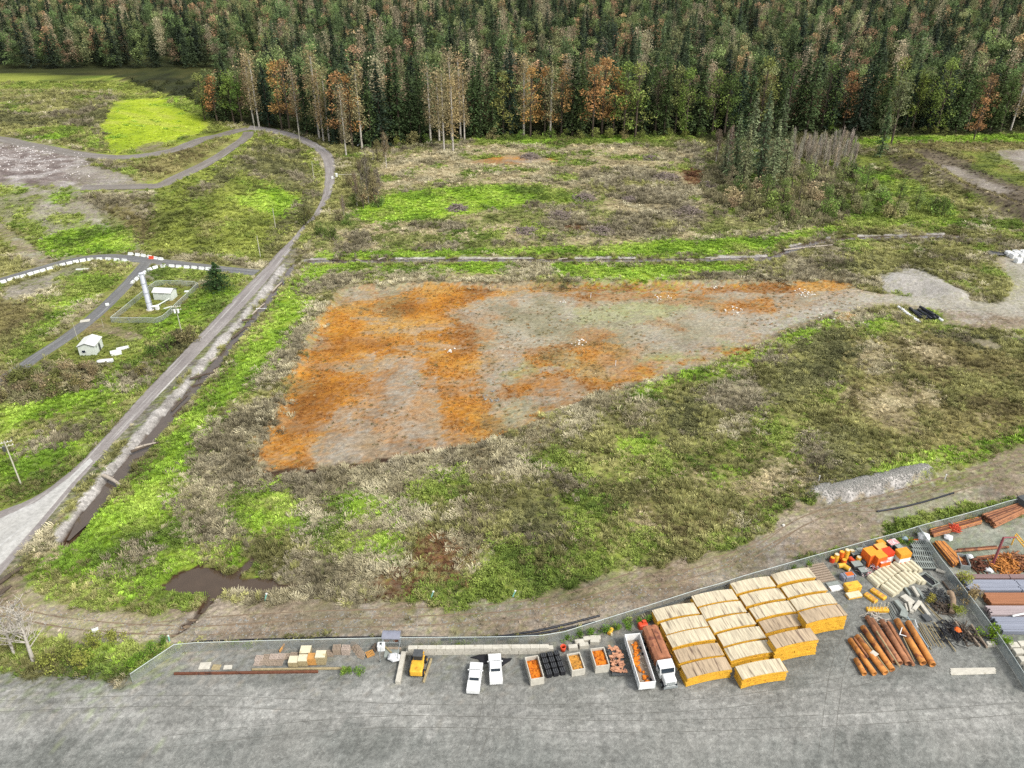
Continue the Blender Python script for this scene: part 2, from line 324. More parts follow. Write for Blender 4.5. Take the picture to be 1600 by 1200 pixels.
DITCH = [(104,838),(130,806),(160,770),(190,733),(225,693),(262,650),(300,607),(350,548),(392,498),(425,457),(448,425),(462,408)]
BANK = [(98,828),(125,795),(150,765),(180,728),(215,688),(250,648),(290,598),(340,538),(385,488),(418,448),(436,424),(452,402)]
NDITCH = [(480,407),(560,406),(700,405),(850,405),(1000,404.5),(1100,404),(1200,402),(1222,395),(1245,385),(1290,374),(1350,370),(1420,368),(1500,367)]
POND = [(250,919),(265,904),(285,892),(305,885),(325,884),(342,889),(357,896),(365,894),(382,878),(397,865),(400,880),(384,892),(374,898),(376,904),(400,901),(425,904),(440,911),(475,910),(475,917),(425,926),(375,924),(360,922),(340,930),(330,943),(320,955),(300,975),(287,986),(262,1000),(287,976),(307,958),(320,940),(322,930),(278,926)]

print('classes', len(CL))
names = list(CL)
zone_w = [(CL[c]['id'], np.array(W(P))) for c, P in ZONES]
main_poly = W(MAIN_L) + W(MAIN_R)[::-1]
crest_w, ramp_w, loop_w, branch_w, spur_w = map(W, (CREST, RAMP, LOOP, BRANCH, SPUR))
ditch_w, bank_w, nditch_w, pond_w = map(W, (DITCH, BANK, NDITCH, POND))
orange_w = [p for c, p in zone_w if c == CL['sandfield']['id']][0]

PARTNER = {'olive': ('reeds', 'green', .61), 'bright': ('green', None, .67), 'green': ('bright', 'olive', .60), 'reeds': ('brush', 'olive', .62), 'brush': ('reeds', 'olive', .59),
           'dark': ('olive', 'brush', .56), 'straw': ('reeds', 'green', .57), 'scrubbrown': ('olive', 'straw', .60), 'slope': ('green', 'olive', .62), 'orange': ('peach', 'tanweed', .64), 'peach': ('pale', 'orange', .56), 'sandfield': ('pale', 'peach', .60), 'limesand': ('sandfield', None, .58), 'clearing': ('straw', 'brush', .56), 'rust': ('reeds', None, .56), 'lime': ('bright', None, .73),
           'pale': ('peach', 'palegreen', .60), 'palegreen': ('pale', None, .58), 'tan': ('gravel', 'wornroad', .64), 'gravelgrass': ('gravel', 'green', .55), 'thicket': ('brush', 'green', .56)}
def classify(x, y):
    wx = x + 3.6 * (fbm(x, y, 14, 31, 3) - .5) + 2.5 * (vnoise(x / 1.7, y / 1.7, 5) - .5)
    wy = y + 3.6 * (fbm(x, y, 14, 57, 3) - .5) + 2.5 * (vnoise(x / 1.7, y / 1.7, 9) - .5)
    c = np.zeros(x.shape, int)
    sharp = {CL[n]['id'] for n in ('apron',)}
    for i, P in zone_w:
        if i in sharp: m = inpoly(x, y, P)
        else: m = inpoly(wx, wy, P)
        c[m] = i
    n1 = fbm(x, y, 8, 201, 4); n3 = fbm(x, y * 2.8, 13, 263, 5); fld = np.isin(c, [CL[q]['id'] for q in ('orange', 'peach', 'pale', 'sandfield', 'limesand')]); n1 = np.where(fld, n3, n1); n2 = fbm(x, y, 11, 233, 4); c0 = c.copy()
    for a, (hi, lo, th) in PARTNER.items():
        m = c0 == CL[a]['id']
        if hi: c[m & (n1 > th)] = CL[hi]['id']
        if lo: c[m & (n2 > th + .02)] = CL[lo]['id']
    up = ss(150, 235, y)       # the stony bank and the water narrow away from the concrete
    d = pldist(x, y, bank_w, 4); c[d < (1.5 - .75 * up) + 2.2 * (fbm(x, y, 5, 3, 2) - .5)] = CL['riprap']['id']
    d = pldist(x, y, ditch_w, 5); c[(d < 1.7 - .9 * up)] = CL['mud']['id']
    d = pldist(x, y, nditch_w, 5); nz = vnoise(x / 5, y / 5, 8)
    m = (d < 2.4); c[m & (y > np.interp(x, [p[0] for p in nditch_w], [p[1] for p in nditch_w])) & (nz > .42)] = CL['riprap']['id']; c[m & (nz < .2)] = CL['brush']['id']
    c[d < 1.3] = CL['mud']['id']
    m = inpoly(wx * .3 + x * .7, wy * .3 + y * .7, np.array(pond_w)); c[m] = CL['mud']['id']
    d = pldist(x, y, spur_w, 4); c[d < 2] = CL['tan']['id']
    return c
def roadmask(x, y):
    """1 on roads, for keeping plants and bumps off them"""
    m = inpoly(x, y, np.array(main_poly)).astype(float)
    for P, wd in ((crest_w, 5.6), (ramp_w, 4.4), (loop_w, 3.4), (branch_w, 3.0)):
        m = np.maximum(m, pldist(x, y, P, 8) < wd)
    return m
palarr = np.array([[lin(c) for c in CL[n]['pal']] for n in names])
scl_arr = np.array([CL[n]['scale'] for n in names], float)
def palette(c, x, y, extra=0.0):
    t = np.zeros(x.shape)
    for s in np.unique(scl_arr[c]):
        m = scl_arr[c] == s
        t[m] = fbm(x[m], y[m], s, 71, 4)
    t = np.clip((t - .5) * 2.3 + .5 + extra, 0, 1) * 2
    a = np.where((t < 1)[..., None], palarr[c, 0] * (1 - t)[..., None] + palarr[c, 1] * t[..., None],
                 palarr[c, 1] * (2 - t)[..., None] + palarr[c, 2] * (t - 1)[..., None])
    return a

# ------------------------------------------------------------------ terrain sheet
def axis(parts):
    v = [parts[0][0]]
    for a, b, s in parts:
        n = max(1, int(round((b - a) / s))); v += list(np.linspace(a, b, n + 1)[1:])
    return np.array(v)
ya = axis([(-200, 55, 15), (55, 75, 1.6), (75, 260, .7), (260, 470, 1.0), (470, 1300, 10), (1300, 3000, 60), (3000, 7000, 400)])
xh = axis([(0, 170, .75), (170, 300, 1.2), (300, 1000, 20), (1000, 6000, 400)])
xa = np.concatenate([-xh[::-1][:-1], xh])
GX, GY = np.meshgrid(xa, ya)
gx, gy = GX.ravel(), GY.ravel()
gc = classify(gx, gy)
rm = roadmask(gx, gy)
hz = hill(gx, gy)
hum = np.array([CL[n]['hum'] for n in names])[gc]
near = ss(900, 500, gy)
noise_z = (fbm(gx, gy, 7, 11, 3) - .5) * 2.2 * hum + (vnoise(gx / 1.6, gy / 1.6, 77) - .5) * .7 * hum
gz_ = hz + noise_z * (1 - rm) * near
d_or = pldist(gx, gy, np.vstack([orange_w, orange_w[:1]]), 6); ino = inpoly(gx, gy, orange_w)
gz_ += np.where(ino, -1.0 * ss(0, 2.2, d_or), .35 * ss(6, 0, d_or)) * ss(102, 62, gx)
gz_ -= (1.7 - .5 * ss(150, 235, gy)) * ss(3.4, .8, pldist(gx, gy, ditch_w, 4)) * (1 - rm)
gz_ -= 1.3 * ss(2.6, .5, pldist(gx, gy, nditch_w, 4))
pd = pldist(gx, gy, pond_w + pond_w[:1], 3)
gz_ = np.where(inpoly(gx, gy, np.array(pond_w)), -.6 * ss(0, .7, pd) - .1, gz_)
# earth bank along the east side and the gravel heap
berm = W([(1405, 240), (1500, 300), (1600, 335), (1750, 380)])
gz_ += 3.0 * ss(9, 0, pldist(gx, gy, berm, 10))
heap = W([(1272, 772), (1330, 765), (1390, 750), (1442, 738)])
gz_ += (1.5 + .5 * vnoise(gx / 2, gy / 2, 4)) * ss(3.4, .4, pldist(gx, gy, heap, 4))
strip_i = W([(1420, 416), (1500, 430), (1560, 440)])
gz_ += 1.0 * ss(10, 0, pldist(gx, gy, strip_i, 12))
gz_ += 2.3 * ss(9, 0, pldist(gx, gy, W([(1405, 440), (1450, 448), (1485, 462)]), 10))
GZ = gz_.reshape(GX.shape)
def gh(x, y):
    """ground height by bilinear lookup in the terrain sheet"""
    x = np.atleast_1d(np.asarray(x, float)); y = np.atleast_1d(np.asarray(y, float))
    i = np.clip(np.searchsorted(xa, x) - 1, 0, len(xa) - 2); j = np.clip(np.searchsorted(ya, y) - 1, 0, len(ya) - 2)
    fx = (x - xa[i]) / (xa[i + 1] - xa[i]); fy = (y - ya[j]) / (ya[j + 1] - ya[j])
    return (GZ[j, i] * (1 - fx) + GZ[j, i + 1] * fx) * (1 - fy) + (GZ[j + 1, i] * (1 - fx) + GZ[j + 1, i + 1] * fx) * fy
def g1(x, y): return float(gh(x, y)[0])

# ------------------------------------------------------------------ materials
def newmat(name):
    m = bpy.data.materials.new(name); m.use_nodes = True
    n = m.node_tree; b = n.nodes['Principled BSDF']
    b.inputs['Specular IOR Level'].default_value = .25
    return m, n, b
def N(n, t, **kw):
    o = n.nodes.new(t)
    for k, v in kw.items(): setattr(o, k, v)
    return o
def mat(name, c, rough=.8, var=.25, sc=2.0, metal=0.0, c2=None, spots=0.0, bump=.0, stretch=None, k=.62, objcol=False):
    """a weathered surface: base colour, slow and fast noise, optional second colour (rust, dirt) in patches"""
    m, n, b = newmat(name); L = n.links.new
    tc = N(n, 'ShaderNodeTexCoord'); mp = N(n, 'ShaderNodeMapping')
    oi = N(n, 'ShaderNodeObjectInfo')
    L(tc.outputs['Object'], mp.inputs[0])
    if stretch: mp.inputs['Scale'].default_value = stretch
    va = N(n, 'ShaderNodeVectorMath', operation='ADD'); L(mp.outputs[0], va.inputs[0]); 
    sc3 = N(n, 'ShaderNodeVectorMath', operation='SCALE'); sc3.inputs[0].default_value = (37, 91, 53); L(oi.outputs['Random'], sc3.inputs['Scale']); L(sc3.outputs[0], va.inputs[1])
    nz = N(n, 'ShaderNodeTexNoise'); nz.inputs['Scale'].default_value = sc; nz.inputs['Detail'].default_value = 6; nz.inputs['Roughness'].default_value = .65
    L(va.outputs[0], nz.inputs[0])
    mr = N(n, 'ShaderNodeMapRange'); mr.inputs[1].default_value = .3; mr.inputs[2].default_value = .7; mr.inputs[3].default_value = 1 - var; mr.inputs[4].default_value = 1 + var
    L(nz.outputs[0], mr.inputs[0])
    col = N(n, 'ShaderNodeRGB'); col.outputs[0].default_value = (*lin(c, k), 1); src = col.outputs[0]
    if objcol:
        mm = N(n, 'ShaderNodeMix', data_type='RGBA', blend_type='MULTIPLY'); mm.inputs[0].default_value = 1
        L(src, mm.inputs[6]); L(oi.outputs['Color'], mm.inputs[7]); src = mm.outputs[2]
    if c2 is not None:
        n2 = N(n, 'ShaderNodeTexNoise'); n2.inputs['Scale'].default_value = sc * .7; n2.inputs['Detail'].default_value = 5; L(va.outputs[0], n2.inputs[0])
        r2 = N(n, 'ShaderNodeMapRange'); r2.inputs[1].default_value = .62 - spots; r2.inputs[2].default_value = .72 - spots; L(n2.outputs[0], r2.inputs[0])
        mx = N(n, 'ShaderNodeMix', data_type='RGBA'); L(r2.outputs[0], mx.inputs[0]); L(src, mx.inputs[6]); mx.inputs[7].default_value = (*lin(c2, k), 1); src = mx.outputs[2]
    hv = N(n, 'ShaderNodeVectorMath', operation='SCALE'); L(src, hv.inputs[0]); L(mr.outputs[0], hv.inputs['Scale'])
    L(hv.outputs[0], b.inputs['Base Color']); b.inputs['Roughness'].default_value = rough; b.inputs['Metallic'].default_value = metal
    if bump:
        bp = N(n, 'ShaderNodeBump'); bp.inputs['Strength'].default_value = bump; bp.inputs['Distance'].default_value = .05; L(nz.outputs[0], bp.inputs['Height']); L(bp.outputs[0], b.inputs['Normal'])
    return m

def ground_material():
    m, n, b = newmat('ground_cover'); L = n.links.new
    at_ = N(n, 'ShaderNodeAttribute', attribute_name='col'); gr = N(n, 'ShaderNodeAttribute', attribute_name='grav')
    tc = N(n, 'ShaderNodeNewGeometry')
    def noise(s, d=4, r=.6):
        z = N(n, 'ShaderNodeTexNoise'); z.inputs['Scale'].default_value = s; z.inputs['Detail'].default_value = d; z.inputs['Roughness'].default_value = r; L(tc.outputs['Position'], z.inputs[0]); return z.outputs[0]
    def rng(s, a, b_, c, d):
        z = N(n, 'ShaderNodeMapRange'); L(s, z.inputs[0]); z.inputs[1].default_value = a; z.inputs[2].default_value = b_; z.inputs[3].default_value = c; z.inputs[4].default_value = d; return z.outputs[0]
    def mul(a, b_):
        z = N(n, 'ShaderNodeMath', operation='MULTIPLY'); L(a, z.inputs[0]); L(b_, z.inputs[1]); return z.outputs[0]
    f1 = rng(noise(.9, 6, .72), .3, .7, .72, 1.28)
    f2 = rng(noise(.11, 4), .3, .7, .9, 1.1)
    vo = N(n, 'ShaderNodeTexVoronoi'); vo.inputs['Scale'].default_value = 2.6; L(tc.outputs['Position'], vo.inputs[0])
    sepc = N(n, 'ShaderNodeSeparateColor'); L(vo.outputs['Color'], sepc.inputs[0])
    pb = rng(sepc.outputs[0], 0, 1, .8, 1.22)
    mixp = N(n, 'ShaderNodeMix', data_type='FLOAT'); L(gr.outputs['Fac'], mixp.inputs[0]); mixp.inputs[2].default_value = 1; L(pb, mixp.inputs[3])
    f = mul(mul(f1, f2), mixp.outputs[0])
    # scattered pale stones on gravel
    v2 = N(n, 'ShaderNodeTexVoronoi'); v2.inputs['Scale'].default_value = .75; L(tc.outputs['Position'], v2.inputs[0])
    st = N(n, 'ShaderNodeMath', operation='LESS_THAN'); L(v2.outputs['Distance'], st.inputs[0]); st.inputs[1].default_value = .16
    st2 = mul(st.outputs[0], gr.outputs['Fac']); st3 = rng(st2, 0, 1, 1, 1.25)
    f = mul(f, st3)
    mp = N(n, 'ShaderNodeMapping'); mp.inputs['Rotation'].default_value = (0, 0, R(-17)); mp.inputs['Scale'].default_value = (.07, .9, 1); L(tc.outputs['Position'], mp.inputs[0])
    sk = N(n, 'ShaderNodeTexNoise'); sk.inputs['Scale'].default_value = 1.0; sk.inputs['Detail'].default_value = 5; L(mp.outputs[0], sk.inputs[0])
    sk2 = rng(sk.outputs[0], .35, .65, .86, 1.12); mk = N(n, 'ShaderNodeMix', data_type='FLOAT'); L(gr.outputs['Fac'], mk.inputs[0]); mk.inputs[2].default_value = 1; L(sk2, mk.inputs[3])
    f = mul(f, mk.outputs[0])
    sc_ = N(n, 'ShaderNodeVectorMath', operation='SCALE'); L(at_.outputs['Color'], sc_.inputs[0]); L(f, sc_.inputs['Scale'])
    L(sc_.outputs[0], b.inputs['Base Color']); b.inputs['Roughness'].default_value = .95; b.inputs['Specular IOR Level'].default_value = .1
    bp = N(n, 'ShaderNodeBump'); bp.inputs['Strength'].default_value = .7; bp.inputs['Distance'].default_value = .35
    L(f1, bp.inputs['Height']); L(bp.outputs[0], b.inputs['Normal'])
    return m

def road_material(name, base, dark, light, lines=True):
    m, n, b = newmat(name); L = n.links.new
    uv = N(n, 'ShaderNodeUVMap'); geo = N(n, 'ShaderNodeNewGeometry')
    sep = N(n, 'ShaderNodeSeparateXYZ'); L(uv.outputs[0], sep.inputs[0])
    def noise(s, d, vec, sx=None):
        z = N(n, 'ShaderNodeTexNoise'); z.inputs['Scale'].default_value = s; z.inputs['Detail'].default_value = d
        if sx:
            mp = N(n, 'ShaderNodeMapping'); mp.inputs['Scale'].default_value = sx; L(vec, mp.inputs[0]); vec = mp.outputs[0]
        L(vec, z.inputs[0]); return z.outputs[0]
    def rng(s, a, b_, c=0, d=1):
        z = N(n, 'ShaderNodeMapRange'); L(s, z.inputs[0]); z.inputs[1].default_value = a; z.inputs[2].default_value = b_; z.inputs[3].default_value = c; z.inputs[4].default_value = d; return z.outputs[0]
    def mix(f, a, c):
        z = N(n, 'ShaderNodeMix', data_type='RGBA'); L(f, z.inputs[0])
        if isinstance(a, tuple): z.inputs[6].default_value = (*a, 1)
        else: L(a, z.inputs[6])
        if isinstance(c, tuple): z.inputs[7].default_value = (*c, 1)
        else: L(c, z.inputs[7])
        return z.outputs[2]
    big = rng(noise(.09, 5, geo.outputs['Position']), .35, .65)
    c1 = mix(big, lin(base), lin(dark))
    streak = rng(noise(1.0, 5, uv.outputs[0], (9, .04, 1)), .55, .72)      # long wheel-worn streaks
    c2 = mix(streak, c1, lin(light))
    # wheel tracks
    wv = N(n, 'ShaderNodeMath', operation='MULTIPLY'); L(sep.outputs[0], wv.inputs[0]); wv.inputs[1].default_value = 4 * math.pi
    cs = N(n, 'ShaderNodeMath', operation='COSINE'); L(wv.outputs[0], cs.inputs[0])
    tr = rng(cs.outputs[0], -1, 1, 1.07, .95)
    fine = rng(noise(1.6, 6, geo.outputs['Position']), .3, .7, .85, 1.15)
    mu = N(n, 'ShaderNodeMath', operation='MULTIPLY'); L(tr, mu.inputs[0]); L(fine, mu.inputs[1])
    sc_ = N(n, 'ShaderNodeVectorMath', operation='SCALE'); L(c2, sc_.inputs[0]); L(mu.outputs[0], sc_.inputs['Scale'])
    L(sc_.outputs[0], b.inputs['Base Color']); b.inputs['Roughness'].default_value = .9
    bp = N(n, 'ShaderNodeBump'); bp.inputs['Strength'].default_value = .4; bp.inputs['Distance'].default_value = .1; L(fine, bp.inputs['Height']); L(bp.outputs[0], b.inputs['Normal'])
    return m

def leaf_material(name, inst=False, trans=.25, rough=.75):
    m, n, b = newmat(name); L = n.links.new
    if inst:
        a = N(n, 'ShaderNodeAttribute', attribute_name='col', attribute_type='INSTANCER'); src = a.outputs['Color']
    else:
        a = N(n, 'ShaderNodeObjectInfo'); src = a.outputs['Color']
    v = N(n, 'ShaderNodeAttribute', attribute_name='v')
    s = N(n, 'ShaderNodeVectorMath', operation='SCALE'); L(src, s.inputs[0]); L(v.outputs['Fac'], s.inputs['Scale'])
    L(s.outputs[0], b.inputs['Base Color']); b.inputs['Roughness'].default_value = rough; b.inputs['Specular IOR Level'].default_value = .12
    tr = N(n, 'ShaderNodeBsdfTranslucent'); L(s.outputs[0], tr.inputs[0])
    mx = N(n, 'ShaderNodeMixShader'); mx.inputs[0].default_value = trans
    L(b.outputs[0], mx.inputs[1]); L(tr.outputs[0], mx.inputs[2]); L(mx.outputs[0], n.nodes['Material Output'].inputs[0])
    return m

def water_material(name, c, rough=.15):
    m, n, b = newmat(name); L = n.links.new
    g = N(n, 'ShaderNodeNewGeometry'); z = N(n, 'ShaderNodeTexNoise'); z.inputs['Scale'].default_value = .5; z.inputs['Detail'].default_value = 4; L(g.outputs['Position'], z.inputs[0])
    mx = N(n, 'ShaderNodeMix', data_type='RGBA'); L(z.outputs[0], mx.inputs[0]); mx.inputs[6].default_value = (*lin(c, .5), 1); mx.inputs[7].default_value = (*lin(tuple(v * 1.25 for v in c), .5), 1)
    L(mx.outputs[2], b.inputs['Base Color']); b.inputs['Roughness'].default_value = rough; b.inputs['Specular IOR Level'].default_value = .4
    return m

def mesh_material(name, c, cover=.3):
    """chain link: diagonal wires with open gaps between them"""
    m, n, b = newmat(name); L = n.links.new
    uv = N(n, 'ShaderNodeUVMap'); b.inputs['Base Color'].default_value = (*lin(c, .6), 1); b.inputs['Metallic'].default_value = .2
    fs = []
    for a in (45, -45):
        mp = N(n, 'ShaderNodeMapping'); mp.inputs['Rotation'].default_value = (0, 0, R(a)); mp.inputs['Scale'].default_value = (2.2, 2.2, 1); L(uv.outputs[0], mp.inputs[0])
        wv = N(n, 'ShaderNodeTexWave'); wv.inputs['Scale'].default_value = 1.0; L(mp.outputs[0], wv.inputs[0])
        gt = N(n, 'ShaderNodeMath', operation='GREATER_THAN'); L(wv.outputs['Fac'], gt.inputs[0]); gt.inputs[1].default_value = 1 - cover * .35; fs.append(gt.outputs[0])
    mxm = N(n, 'ShaderNodeMath', operation='MAXIMUM'); L(fs[0], mxm.inputs[0]); L(fs[1], mxm.inputs[1])
    tp = N(n, 'ShaderNodeBsdfTransparent'); mx = N(n, 'ShaderNodeMixShader'); L(mxm.outputs[0], mx.inputs[0]); L(tp.outputs[0], mx.inputs[1]); L(b.outputs[0], mx.inputs[2])
    L(mx.outputs[0], n.nodes['Material Output'].inputs[0])
    return m

# ------------------------------------------------------------------ object helpers
def npmesh(name, V, F, m=None, uv=None, attrs=None, smooth=False):
    V = np.asarray(V, np.float32); me = bpy.data.meshes.new(name)
    F = np.asarray(F, np.int32); k = F.shape[1]
    me.vertices.add(len(V)); me.vertices.foreach_set('co', V.ravel())
    me.loops.add(F.size); me.loops.foreach_set('vertex_index', F.ravel())
    me.polygons.add(len(F)); me.polygons.foreach_set('loop_start', np.arange(0, F.size, k, dtype=np.int32))
    if smooth: me.polygons.foreach_set('use_smooth', np.ones(len(F), bool))
    me.update(calc_edges=True)
    if uv is not None:
        u = me.uv_layers.new(name='UVMap'); u.data.foreach_set('uv', np.asarray(uv, np.float32)[F.ravel()].ravel())
    for an, (ty, arr) in (attrs or {}).items():
        a = me.attributes.new(an, ty, 'POINT')
        a.data.foreach_set('color' if ty == 'FLOAT_COLOR' else ('vector' if ty == 'FLOAT_VECTOR' else 'value'), np.asarray(arr, np.int32 if ty == 'INT' else np.float32).ravel())
    if m: me.materials.append(m)
    return me
def tag(o, label=None, cat=None, group=None, kind=None):
    if label: o['label'] = label
    if cat: o['category'] = cat
    if group: o['group'] = group
    if kind: o['kind'] = kind
    return o
def link(name, me, parent=None, loc=None):
    o = bpy.data.objects.new(name, me); COL.objects.link(o)
    if parent: o.parent = parent
    if loc: o.location = loc
    return o
def empty(name, loc, rz=0, label=None, cat=None, group=None):
    o = bpy.data.objects.new(name, None); COL.objects.link(o); o.location = loc; o.rotation_euler = (0, 0, rz); o.empty_display_size = .2
    return tag(o, label, cat, group)
class MB:
    """collects shapes for ONE mesh"""
    def __init__(s): s.v = []; s.f = []; s.sm = []
    def _add(s, vs, fs, smooth=False):
        o = len(s.v); s.v += [tuple(v) for v in vs]; s.f += [tuple(i + o for i in f) for f in fs]; s.sm += [smooth] * len(fs); return s
    def box(s, c, d, rot=(0, 0, 0), taper=1.0, bev=0.0):
        x, y, z = (q / 2 for q in d); M = Euler(rot).to_matrix(); t = taper
        if bev:
            b = bev; ring = [(-x + b, -y), (x - b, -y), (x, -y + b), (x, y - b), (x - b, y), (-x + b, y), (-x, y - b), (-x, -y + b)]
            vs = []
            for zz, k in ((-z, 0), (z - b, 0), (z, 1)):
                for (a, e) in ring:
                    if k: a = a * (x - b) / x; e = e * (y - b) / y
                    vs.append((a, e, zz))
            fs = [tuple(range(7, -1, -1))] + [(r * 8 + i, r * 8 + (i + 1) % 8, r * 8 + 8 + (i + 1) % 8, r * 8 + 8 + i) for r in (0, 1) for i in range(8)] + [tuple(range(16, 24))]
        else:
            vs = [(-x, -y, -z), (x, -y, -z), (x, y, -z), (-x, y, -z), (-x * t, -y * t, z), (x * t, -y * t, z), (x * t, y * t, z), (-x * t, y * t, z)]
            fs = [(3, 2, 1, 0), (4, 5, 6, 7), (0, 1, 5, 4), (1, 2, 6, 5), (2, 3, 7, 6), (3, 0, 4, 7)]
        return s._add([M @ Vector(v) + Vector(c) for v in vs], fs)
    def tube(s, p0, p1, r0, r1=None, n=10, caps=True, hollow=0.0):
        r1 = r0 if r1 is None else r1; p0, p1 = Vector(p0), Vector(p1); q = (p1 - p0).to_track_quat('Z', 'Y')
        vs = []
        for p, r in ((p0, r0), (p1, r1)):
            for i in range(n): vs.append(p + q @ Vector((math.cos(i * 2 * math.pi / n) * r, math.sin(i * 2 * math.pi / n) * r, 0)))
        fs = [(i, (i + 1) % n, n + (i + 1) % n, n + i) for i in range(n)]
        s._add(vs, fs, True)
        if hollow:
            vi = [p + (v - p) * hollow for p, k in ((p0, 0), (p1, n)) for v in vs[k:k + n]]
            s._add(vi, [(n + i, n + (i + 1) % n, (i + 1) % n, i) for i in range(n)], True)
            o = len(s.v) - 2 * n - 2 * n
            for k, fl in ((0, 1), (n, 0)):
                for i in range(n):
                    j = (i + 1) % n; f = (o + k + i, o + k + j, o + 2 * n + k + j, o + 2 * n + k + i)
                    s.f.append(f[::-1] if fl else f); s.sm.append(False)
        elif caps:
            s._add(vs[:n], [tuple(range(n - 1, -1, -1))]); s._add(vs[n:], [tuple(range(n))])
        return s
    def path(s, pts, r, n=8):
        for a, b in zip(pts[:-1], pts[1:]): s.tube(a, b, r, r, n)
        return s
    def prism(s, outline, z0, z1, axis='z', M=None):
        n = len(outline)
        if axis == 'z': vs = [(a, b, z0) for a, b in outline] + [(a, b, z1) for a, b in outline]
        elif axis == 'x': vs = [(z0, a, b) for a, b in outline] + [(z1, a, b) for a, b in outline]
        else: vs = [(a, z0, b) for a, b in outline] + [(a, z1, b) for a, b in outline]
        if M: vs = [M @ Vector(v) for v in vs]
        return s._add(vs, [tuple(range(n - 1, -1, -1)), tuple(range(n, 2 * n))] + [(i, (i + 1) % n, n + (i + 1) % n, n + i) for i in range(n)])
    def rock(s, c, r, seed=0, sq=.7):
        rn = random.Random(seed); ring = []
        vs = [(0, 0, -r * sq)]
        for zz, rr in ((-.5, .8), (.1, 1), (.6, .65)):
            for i in range(6):
                a = i * math.pi / 3 + rn.random() * .6; q = rr * r * (.75 + .4 * rn.random()); vs.append((q * math.cos(a), q * math.sin(a), zz * r * sq))
        vs.append((0, 0, r * sq * .9)); fs = [(0, 1 + (i + 1) % 6, 1 + i) for i in range(6)]
        for k in (0, 1): fs += [(1 + k * 6 + i, 1 + k * 6 + (i + 1) % 6, 7 + k * 6 + (i + 1) % 6, 7 + k * 6 + i) for i in range(6)]
        fs += [(13 + i, 13 + (i + 1) % 6, 19) for i in range(6)]
        return s._add([(x + c[0], y + c[1], z + c[2]) for x, y, z in vs], fs)
    def mesh(s, name, m):
        me = bpy.data.meshes.new(name); me.from_pydata(s.v, [], s.f); me.materials.append(m)
        me.polygons.foreach_set('use_smooth', s.sm); me.update(); return me
    def build(s, name, m, parent=None, loc=None): return link(name, s.mesh(name, m), parent, loc)
def copy_tree(o, loc=None, rz=None, parent=None, **kw):
    c = o.copy(); COL.objects.link(c)
    if parent: c.parent = parent
    if loc is not None: c.location = loc
    if rz is not None: c.rotation_euler = (0, 0, rz)
    for ch in o.children: copy_tree(ch, parent=c)
    return c
def yaw_of(a, b): return math.atan2(b[1] - a[1], b[0] - a[0])

# ------------------------------------------------------------------ ground sheet
gcol = palette(gc, gx, gy) * .4
for _k, _s in enumerate((2.2, 4.0, 6.0)):
    _j = RNG.normal(0, _s, (2, len(gx))) * (gy < 520); gcol += palette(classify(gx + _j[0], gy + _j[1]), gx, gy) * .2
HARD = np.isin(gc, [CL[q]['id'] for q in ('riprap', 'mud')]) | (gy > 1000)
gcol = np.where(HARD[:, None], palette(gc, gx, gy), gcol) * (0.90 + .2 * RNG.random(gx.shape))[:, None]
grav = np.array([CL[n]['grav'] for n in names])[gc]
NX, NY = len(xa), len(ya)
ii = (np.arange(NY - 1)[:, None] * NX + np.arange(NX - 1)[None]).ravel()
GM = ground_material()
me = npmesh('ground', np.stack([gx, gy, gz_], 1), np.stack([ii, ii + 1, ii + 1 + NX, ii + NX], 1), GM,
            attrs={'col': ('FLOAT_COLOR', np.hstack([gcol, np.ones((len(gx), 1))])), 'grav': ('FLOAT', grav)}, smooth=True)
tag(link('ground', me), 'broad scrubby ground of grass, reeds, orange weeds and gravel', kind='structure')

def resample(P, step):
    P = np.array(P); d = np.r_[0, np.cumsum(np.hypot(*np.diff(P, axis=0).T))]
    # smooth by sampling a Catmull-Rom through the points
    out = []
    for i in range(len(P) - 1):
        p0, p1, p2, p3 = P[max(i - 1, 0)], P[i], P[i + 1], P[min(i + 2, len(P) - 1)]
        n = max(2, int((d[i + 1] - d[i]) / step))
        for t in np.linspace(0, 1, n, endpoint=False):
            out.append(.5 * ((2 * p1) + (p2 - p0) * t + (2 * p0 - 5 * p1 + 4 * p2 - p3) * t * t + (3 * p1 - p0 - 3 * p2 + p3) * t ** 3))
    out.append(P[-1]); return np.array(out)
def ribbon(name, Lp, Rp, m, label, lift=.1, nc=9, zf=None, jag=.25):
    n = len(Lp); V = []; UV = []; s = 0
    for i in range(n):
        a, b = Lp[i], Rp[i]
        if i: s += np.hypot(*((Lp[i] + Rp[i]) / 2 - (Lp[i - 1] + Rp[i - 1]) / 2))
        ja = (random.random() - .5) * jag; jb = (random.random() - .5) * jag
        for k in range(nc):
            t = k / (nc - 1); tt = t
            if k == 0: tt = ja * .1
            if k == nc - 1: tt = 1 + jb * .1
            p = a * (1 - tt) + b * tt
            V.append((p[0], p[1], 0)); UV.append((t, s))
    V = np.array(V); 
    z = gh(V[:, 0], V[:, 1]) if zf is None else np.full(len(V), zf)
    if zf is None:
        z = z.reshape(n, nc); z[:] = z.mean(1, keepdims=True) * .5 + z * .5; z = z.ravel() + lift
        e = np.zeros((n, nc)); e[:, 0] = e[:, -1] = -(lift + .08); z = z + e.ravel()
    V[:, 2] = z
    ii = (np.arange(n - 1)[:, None] * nc + np.arange(nc - 1)[None]).ravel()
    F = np.stack([ii, ii + nc, ii + nc + 1, ii + 1], 1)
    o = link(name, npmesh(name, V, F, m, uv=UV, smooth=True))
    return tag(o, label, kind='structure')
